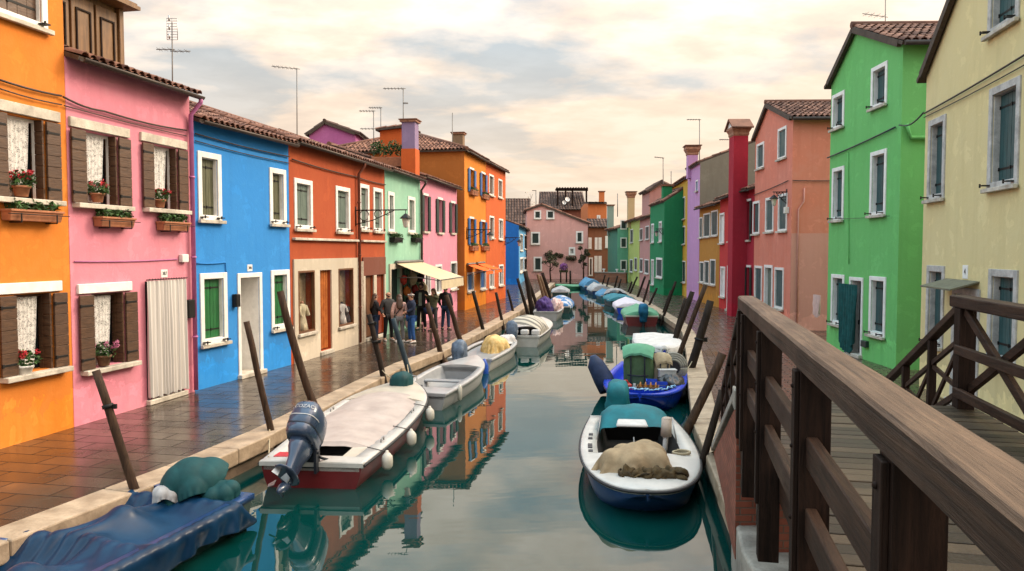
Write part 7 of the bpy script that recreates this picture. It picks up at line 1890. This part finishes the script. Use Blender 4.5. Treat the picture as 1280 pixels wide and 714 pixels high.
M_shw, M_shd = plain('white_shoe', (.55, .53, .50), .5), plain('dark_shoe', (.02, .018, .016), .5); M_eye = plain('dark_eye', (.01, .008, .008), .2); M_lip = plain('lip_tone', (.38, .12, .10), .5); M_shirt = cl('grey_green_shirt_cloth', (.22, .26, .22))
def skin_mesh(name, nodes, edges, mat, parent, sub=2, extra=None):
    me = bpy.data.meshes.new(name); o = bpy.data.objects.new(name, me); col.objects.link(o)
    keys = list(nodes); me.from_pydata([nodes[k][0] for k in keys], [(keys.index(a), keys.index(b)) for a, b in edges], [])
    md = o.modifiers.new('skin', 'SKIN'); md.use_smooth_shade = True; md.branch_smoothing = .4
    for i, k in enumerate(keys):
        sv_ = me.skin_vertices[0].data[i]; r = nodes[k][1]; sv_.radius = r if isinstance(r, tuple) else (r, r); sv_.use_root = (i == 0)
    ss_ = o.modifiers.new('sub', 'SUBSURF'); ss_.levels = sub; ss_.render_levels = sub
    dg = bpy.context.evaluated_depsgraph_get(); dg.update()
    nm = bpy.data.meshes.new_from_object(o.evaluated_get(dg)); bpy.data.objects.remove(o); bpy.data.meshes.remove(me)
    bm = bmesh.new(); bm.from_mesh(nm)
    if extra:
        mi0 = len(bm.faces)
        eb = extra; vs_ = [bm.verts.new(p) for p in eb.v]
        for f, mi, sm in zip(eb.f, eb.m, eb.sm):
            try: fc = bm.faces.new([vs_[i] for i in f]); fc.material_index = mi; fc.smooth = sm
            except ValueError: pass
    bm.to_mesh(nm); bm.free(); nm.materials.clear()
    for m in (mat if isinstance(mat, list) else [mat]): nm.materials.append(m)
    for p in nm.polygons: p.use_smooth = True
    o = bpy.data.objects.new(name, nm); col.objects.link(o); o.parent = parent; nm.name = name; return o
def person(label, px, py, H, rot, jacket, trousers, shoes, hair, hairstyle='short', arms=((.02, .05, -.30), (.02, .10, -.55)), arms_l=None, beard=False, head_turn=0.0, stance=.06, open_coat=None, lean=0.0, glasses=False, headband=None):
    loc = ground(px, py); t = thing('person', label, 'person', (loc.x, loc.y, .004), rot, 'people standing outside the shops'); k = H
    S = {}
    def P_(x, y, z): return (x * k, y * k + lean * z * k, z * k)
    ht = Matrix.Rotation(head_turn, 3, 'Z')
    nb = P_(0, 0, .835); hc = P_(0, .012, .930)
    J = {'pel': (P_(0, 0, .53), (.078 * k, .058 * k)), 'wai': (P_(0, .004, .62), (.070 * k, .052 * k)), 'che': (P_(0, 0, .735), (.082 * k, .054 * k)), 'nec': (nb, .030 * k), 'he0': (P_(0, .008, .885), .046 * k), 'hea': (P_(0, .008, .935), (.046 * k, .054 * k)), 'het': (P_(0, .004, .975), .036 * k)}
    E = [('pel', 'wai'), ('wai', 'che'), ('che', 'nec'), ('nec', 'he0'), ('he0', 'hea'), ('hea', 'het')]
    for sx, n_, ar in ((-1, 'l', arms_l or arms), (1, 'r', arms)):
        sh = V((sx * .108, 0, .795)); el = sh + V((sx * (ar[0][0] + .025), ar[0][1] - .02, -.165)); e2 = V(el)
        wr = V((sx * (.108 + ar[1][0]), ar[1][1], .795 + ar[1][2] * .6)); el = (sh + wr) / 2 + V((sx * .03, -.05, -.03)); 
        d = wr - sh; Lr = .325
        if d.length > Lr: wr = sh + d.normalized() * Lr; el = (sh + wr) / 2 + V((sx * .02, -.02, 0))
        hd = (wr - el).normalized(); pm = wr + hd * .035
        J[n_ + 'sh'] = (P_(*sh), .032 * k); J[n_ + 'el'] = (P_(*el), .026 * k); J[n_ + 'wr'] = (P_(*wr), (.017 * k, .014 * k)); J[n_ + 'pa'] = (P_(*pm), (.022 * k, .012 * k))
        E += [('che', n_ + 'sh'), (n_ + 'sh', n_ + 'el'), (n_ + 'el', n_ + 'wr'), (n_ + 'wr', n_ + 'pa')]
        S[n_] = (sh, el, wr, pm, hd)
        hip = V((sx * .048, 0, .50)); kn = V((sx * (.05 + stance * .25), .012, .285)); an = V((sx * (.05 + stance * .5), -.012, .045)); to = V((sx * (.058 + stance * .6), .075, .018))
        J[n_ + 'hi'] = (P_(*hip), .052 * k); J[n_ + 'kn'] = (P_(*kn), .033 * k); J[n_ + 'an'] = (P_(*an), .022 * k); J[n_ + 'to'] = (P_(*to), (.020 * k, .014 * k))
        E += [('pel', n_ + 'hi'), (n_ + 'hi', n_ + 'kn'), (n_ + 'kn', n_ + 'an'), (n_ + 'an', n_ + 'to')]; S[n_ + 'leg'] = (hip, kn, an, to)
    ex = MB()
    for n_, sx in (('l', -1), ('r', 1)):      # five fingers on each hand
        sh, el, wr, pm, hd = S[n_]; side = hd.cross(V((0, 1, 0))); side = side.normalized() if side.length > .1 else V((1, 0, 0)); nrm = side.cross(hd)
        for q, (o_, ln) in enumerate(((-.016, .036), (-.0055, .042), (.0055, .040), (.016, .032))):
            b_ = pm + side * o_ + hd * .004; m_ = b_ + hd * ln * .55 + nrm * .004; e_ = b_ + hd * ln * .95 + nrm * .014; ex.tube([P_(*b_), P_(*m_), P_(*e_)], [.0055 * k, .005 * k, .004 * k], 6, 0)
        b_ = wr + hd * .018 + side * .012 * -sx; ex.tube([P_(*b_), P_(*(b_ + side * -sx * .018 + hd * .016)), P_(*(b_ + side * -sx * .020 + hd * .034))], [.0065 * k, .006 * k, .0045 * k], 6, 0)
    hv = V(P_(0, .008, .935)); f_ = ht @ V((0, 1, 0)); r_ = ht @ V((1, 0, 0))
    ex.tube([hv + f_ * .050 * k + V((0, 0, .016 * k)), hv + f_ * .064 * k - V((0, 0, .004 * k)), hv + f_ * .052 * k - V((0, 0, .010 * k))], [.005 * k, .009 * k, .007 * k], 6, 0)
    for sx in (-1, 1):
        ex.ball(hv + r_ * sx * .019 * k + f_ * .051 * k + V((0, 0, .010 * k)), .0075 * k, .004 * k, .0045 * k, 8, 5, 1)
        ex.ball(hv + r_ * sx * .050 * k + V((0, 0, -.002 * k)), .007 * k, .012 * k, .018 * k, 8, 6, 0)
        if glasses: ex.tube([hv + r_ * (sx * .020 + .014 * cos(a)) * k + f_ * .060 * k + V((0, 0, (.010 + .011 * sin(a)) * k)) for a in [i * .7 for i in range(10)]], .0018 * k, 4, 1)
    ex.tube([hv + r_ * x * k + f_ * (.050 - abs(x) * .25) * k - V((0, 0, .026 * k)) for x in (-.016, 0, .016)], .004 * k, 5, 2)
    skin_mesh('body', J, E, [M_skin, M_eye, M_lip], t, 2, ex)
    # jacket over torso and arms
    I = lambda a, b, f: tuple(V(a) + (V(b) - V(a)) * f)
    JJ = {'hem': (P_(0, 0, .475), (.100 * k, .076 * k)), 'wai': (P_(0, .002, .61), (.092 * k, .070 * k)), 'che': (P_(0, 0, .735), (.104 * k, .076 * k)), 'col': (P_(0, .002, .825), (.066 * k, .058 * k)), 'co2': (P_(0, .004, .868), (.047 * k, .047 * k))}
    JE = [('hem', 'wai'), ('wai', 'che'), ('che', 'col'), ('col', 'co2')]
    for n_ in ('l', 'r'):
        sh, el, wr, pm, hd = S[n_]; JJ[n_ + 's'] = (P_(*(sh + V((0, 0, .006)))), .052 * k); JJ[n_ + 'e'] = (P_(*el), .038 * k); JJ[n_ + 'w'] = (P_(*wr), .029 * k); JE += [('che', n_ + 's'), (n_ + 's', n_ + 'e'), (n_ + 'e', n_ + 'w')]
    jk = skin_mesh('jacket', JJ, JE, jacket, t, 2)
    if open_coat:
        mb = MB(); mb.add([P_(-.030, .080, .80), P_(.030, .080, .80), P_(.034, .092, .70), P_(.034, .082, .52), P_(-.034, .082, .52), P_(-.034, .092, .70)], [(0, 5, 2, 1), (5, 4, 3, 2)]); mb.build('shirt', open_coat, t)
    TT = {'pel': (P_(0, 0, .515), (.084 * k, .066 * k))}; TE = []
    for n_ in ('l', 'r'):
        hip, kn, an, to = S[n_ + 'leg']; TT[n_ + 'h'] = (P_(*hip), .060 * k); TT[n_ + 'k'] = (P_(*kn), .042 * k); TT[n_ + 'a'] = (P_(*(an + V((0, 0, .004)))), .034 * k); TE += [('pel', n_ + 'h'), (n_ + 'h', n_ + 'k'), (n_ + 'k', n_ + 'a')]
    skin_mesh('trousers', TT, TE, trousers, t, 2)
    for n_ in ('l', 'r'):
        hip, kn, an, to = S[n_ + 'leg']; mb = MB(); a = V(P_(*an)); a.z = .0; d = V(P_(*to)) - V(P_(*an)); d.z = 0; d = d.normalized(); s_ = V((d.y, -d.x, 0))
        rings = []
        for y, w_, h_ in ((-.045, .018, .03), (-.03, .026, .055), (.02, .026, .050), (.07, .028, .034), (.105, .018, .022)):
            c = a + d * y * k; rings.append([c + s_ * w_ * k * cos(q) + V((0, 0, max(0, (.5 + .5 * sin(q))) * h_ * k)) for q in [2 * pi * j / 10 for j in range(10)]])
        mb.loft(rings, 0, True, True); mb.build('shoe', shoes, t)
    # hair
    if hairstyle != 'bald':
        mb = MB(); n = 18; rings = []
        for i in range(9):
            th = pi * i / 10.5; ring = []
            for j in range(n):
                ph = 2 * pi * j / n; p = V((sin(th) * cos(ph), sin(th) * sin(ph), cos(th)))
                front = p.y > .45 and p.z < .42
                rr = .060 if not front else .046
                q = hv + V((0, -.004 * k, .006 * k)) + (r_ * p.x * (rr - .004) + f_ * p.y * (rr + .003)) * k + V((0, 0, p.z * .062 * k)); ring.append(q)
            rings.append(ring)
        mb.loft(rings, 0, True, True)
        if hairstyle == 'long':
            rg = []
            for z, w_, y0 in ((.95, .052, -.030), (.88, .062, -.040), (.80, .070, -.066), (.73, .062, -.082), (.69, .035, -.084)):
                rg.append([V(P_(0, 0, z)) + (r_ * w_ * cos(a) + f_ * (y0 + .026 * sin(a))) * k + V((noise.noise(V((a * 3, z * 9, H))) * .008, 0, 0)) for a in [2 * pi * j / 14 for j in range(14)]])
            mb.loft(rg, 0, True, True)
        if hairstyle == 'bun': mb.ball(hv + f_ * -.030 * k + V((0, 0, .066 * k)), .030 * k, None, .026 * k)
        mb.build('hair', hair, t)
    if beard:
        mb = MB(); rg = []
        for z, w_, y in ((-.012, .047, .026), (-.030, .044, .034), (-.050, .030, .036), (-.062, .012, .030)):
            rg.append([hv + (r_ * w_ * sin(a) + f_ * (y * cos(a) + .010)) * k + V((0, 0, z * k)) for a in [-1.7 + 3.4 * j / 12 for j in range(13)]])
        mb.loft(rg, 0, False); mb.build('beard', hair, t)
    if headband:
        mb = MB(); mb.tube([hv + (r_ * .061 * cos(a) + f_ * .064 * sin(a)) * k + V((0, 0, .030 * k)) for a in [2 * pi * j / 16 for j in range(17)]], .008 * k, 6); mb.build('headband', headband, t)
    return t
down = ((.02, .0, 0), (.03, .03, -.53)); bent = ((.0, .0, 0), (-.06, .14, -.28)); pocket = ((.0, .0, 0), (.035, .05, -.42)); raised = ((0, 0, 0), (-.02, .16, .06))
p1 = person('woman in a black jacket and jeans with long brown hair by the brown doors', 469, 426.3, 1.60, -1.0, M_jblack, M_jeans, M_shd, M_hair_b, 'long', bent, pocket)
p2 = person('bald bearded man in a charcoal jacket, black trousers and white shoes', 485.5, 426, 1.68, -2.5, M_jdark, M_tblack, M_shw, M_hair_d, 'bald', pocket, beard=True)
p3 = person('woman seen from behind in a dusty pink jacket with a black shoulder strap', 499.5, 428, 1.60, .25, M_jpink, M_tgrey, M_shw, M_hair_b, 'long', pocket, down)
p4 = person('man in a navy jacket and bright blue jeans with glasses', 514.5, 428.5, 1.64, 2.2, M_jnavy, M_jeansb, M_shw, M_hair_b, 'short', pocket, bent, glasses=True, headband=M_whitec)
p5 = person('tallest man in an open black coat over a grey shirt, with a dark beard', 527, 412.5, 1.80, pi - .2, M_jblack, M_tblack, M_shd, M_hair_d, 'short', down, beard=True, open_coat=M_shirt)
p6 = person('woman with auburn hair and an olive jacket lifting both arms', 542, 414, 1.62, 2.7, M_jolive, M_jdark, M_shd, M_hair_r, 'long', raised)
p7 = person('person seen from behind in a black jacket with a hair bun', 557, 412.3, 1.70, -.35, M_jblack, M_jeans, M_shd, M_hair_d, 'bun', pocket)
# strap and bag pieces worn by people
mb = MB(); k = 1.60
mb.tube([(.075 * k, .03 * k, .80 * k), (.06 * k, -.083 * k, .775 * k), (-.0 * k, -.098 * k, .69 * k), (-.085 * k, -.075 * k, .58 * k), (-.10 * k, .0, .54 * k)], .016, 6); mb.build('shoulder_strap', M_engdark, p3)
def carried(name, label, P, loc, sx, sy, sz, mat, cat):
    q = P.location + Matrix.Rotation(P.rotation_euler.z, 3, 'Z') @ V(loc); mb = MB(); mb.ball(q, sx, sy, sz, 14, 8, 0, .25, 3)
    mb.tube([q + V((-sx * .6, 0, sz * .7)), q + V((0, 0, sz * 1.9)), q + V((sx * .6, 0, sz * .7))], .012, 6); return single(name, mb, mat, label, cat, q)
carried('handbag', 'navy rounded bag held by the woman in the olive jacket', p6, (.12, .17, .80), .20, .09, .15, cl('navy_bag_cloth', (.02, .035, .09)), 'bag')
carried('handbag', 'pale pink bag hanging beside the woman in the pink jacket', p3, (.27, .02, .62), .09, .07, .15, M_pinkc, 'bag')
q = p1.location + Matrix.Rotation(p1.rotation_euler.z, 3, 'Z') @ V((.06, .27, .97)); mb = MB(); mb.obox(q, (.06, 0, 0), (0, .012, .02), (0, -.03, .05)); single('phone', mb, M_shw, 'white phone in the hand of the woman in black by the brown doors', 'phone', q, bevel=.004)
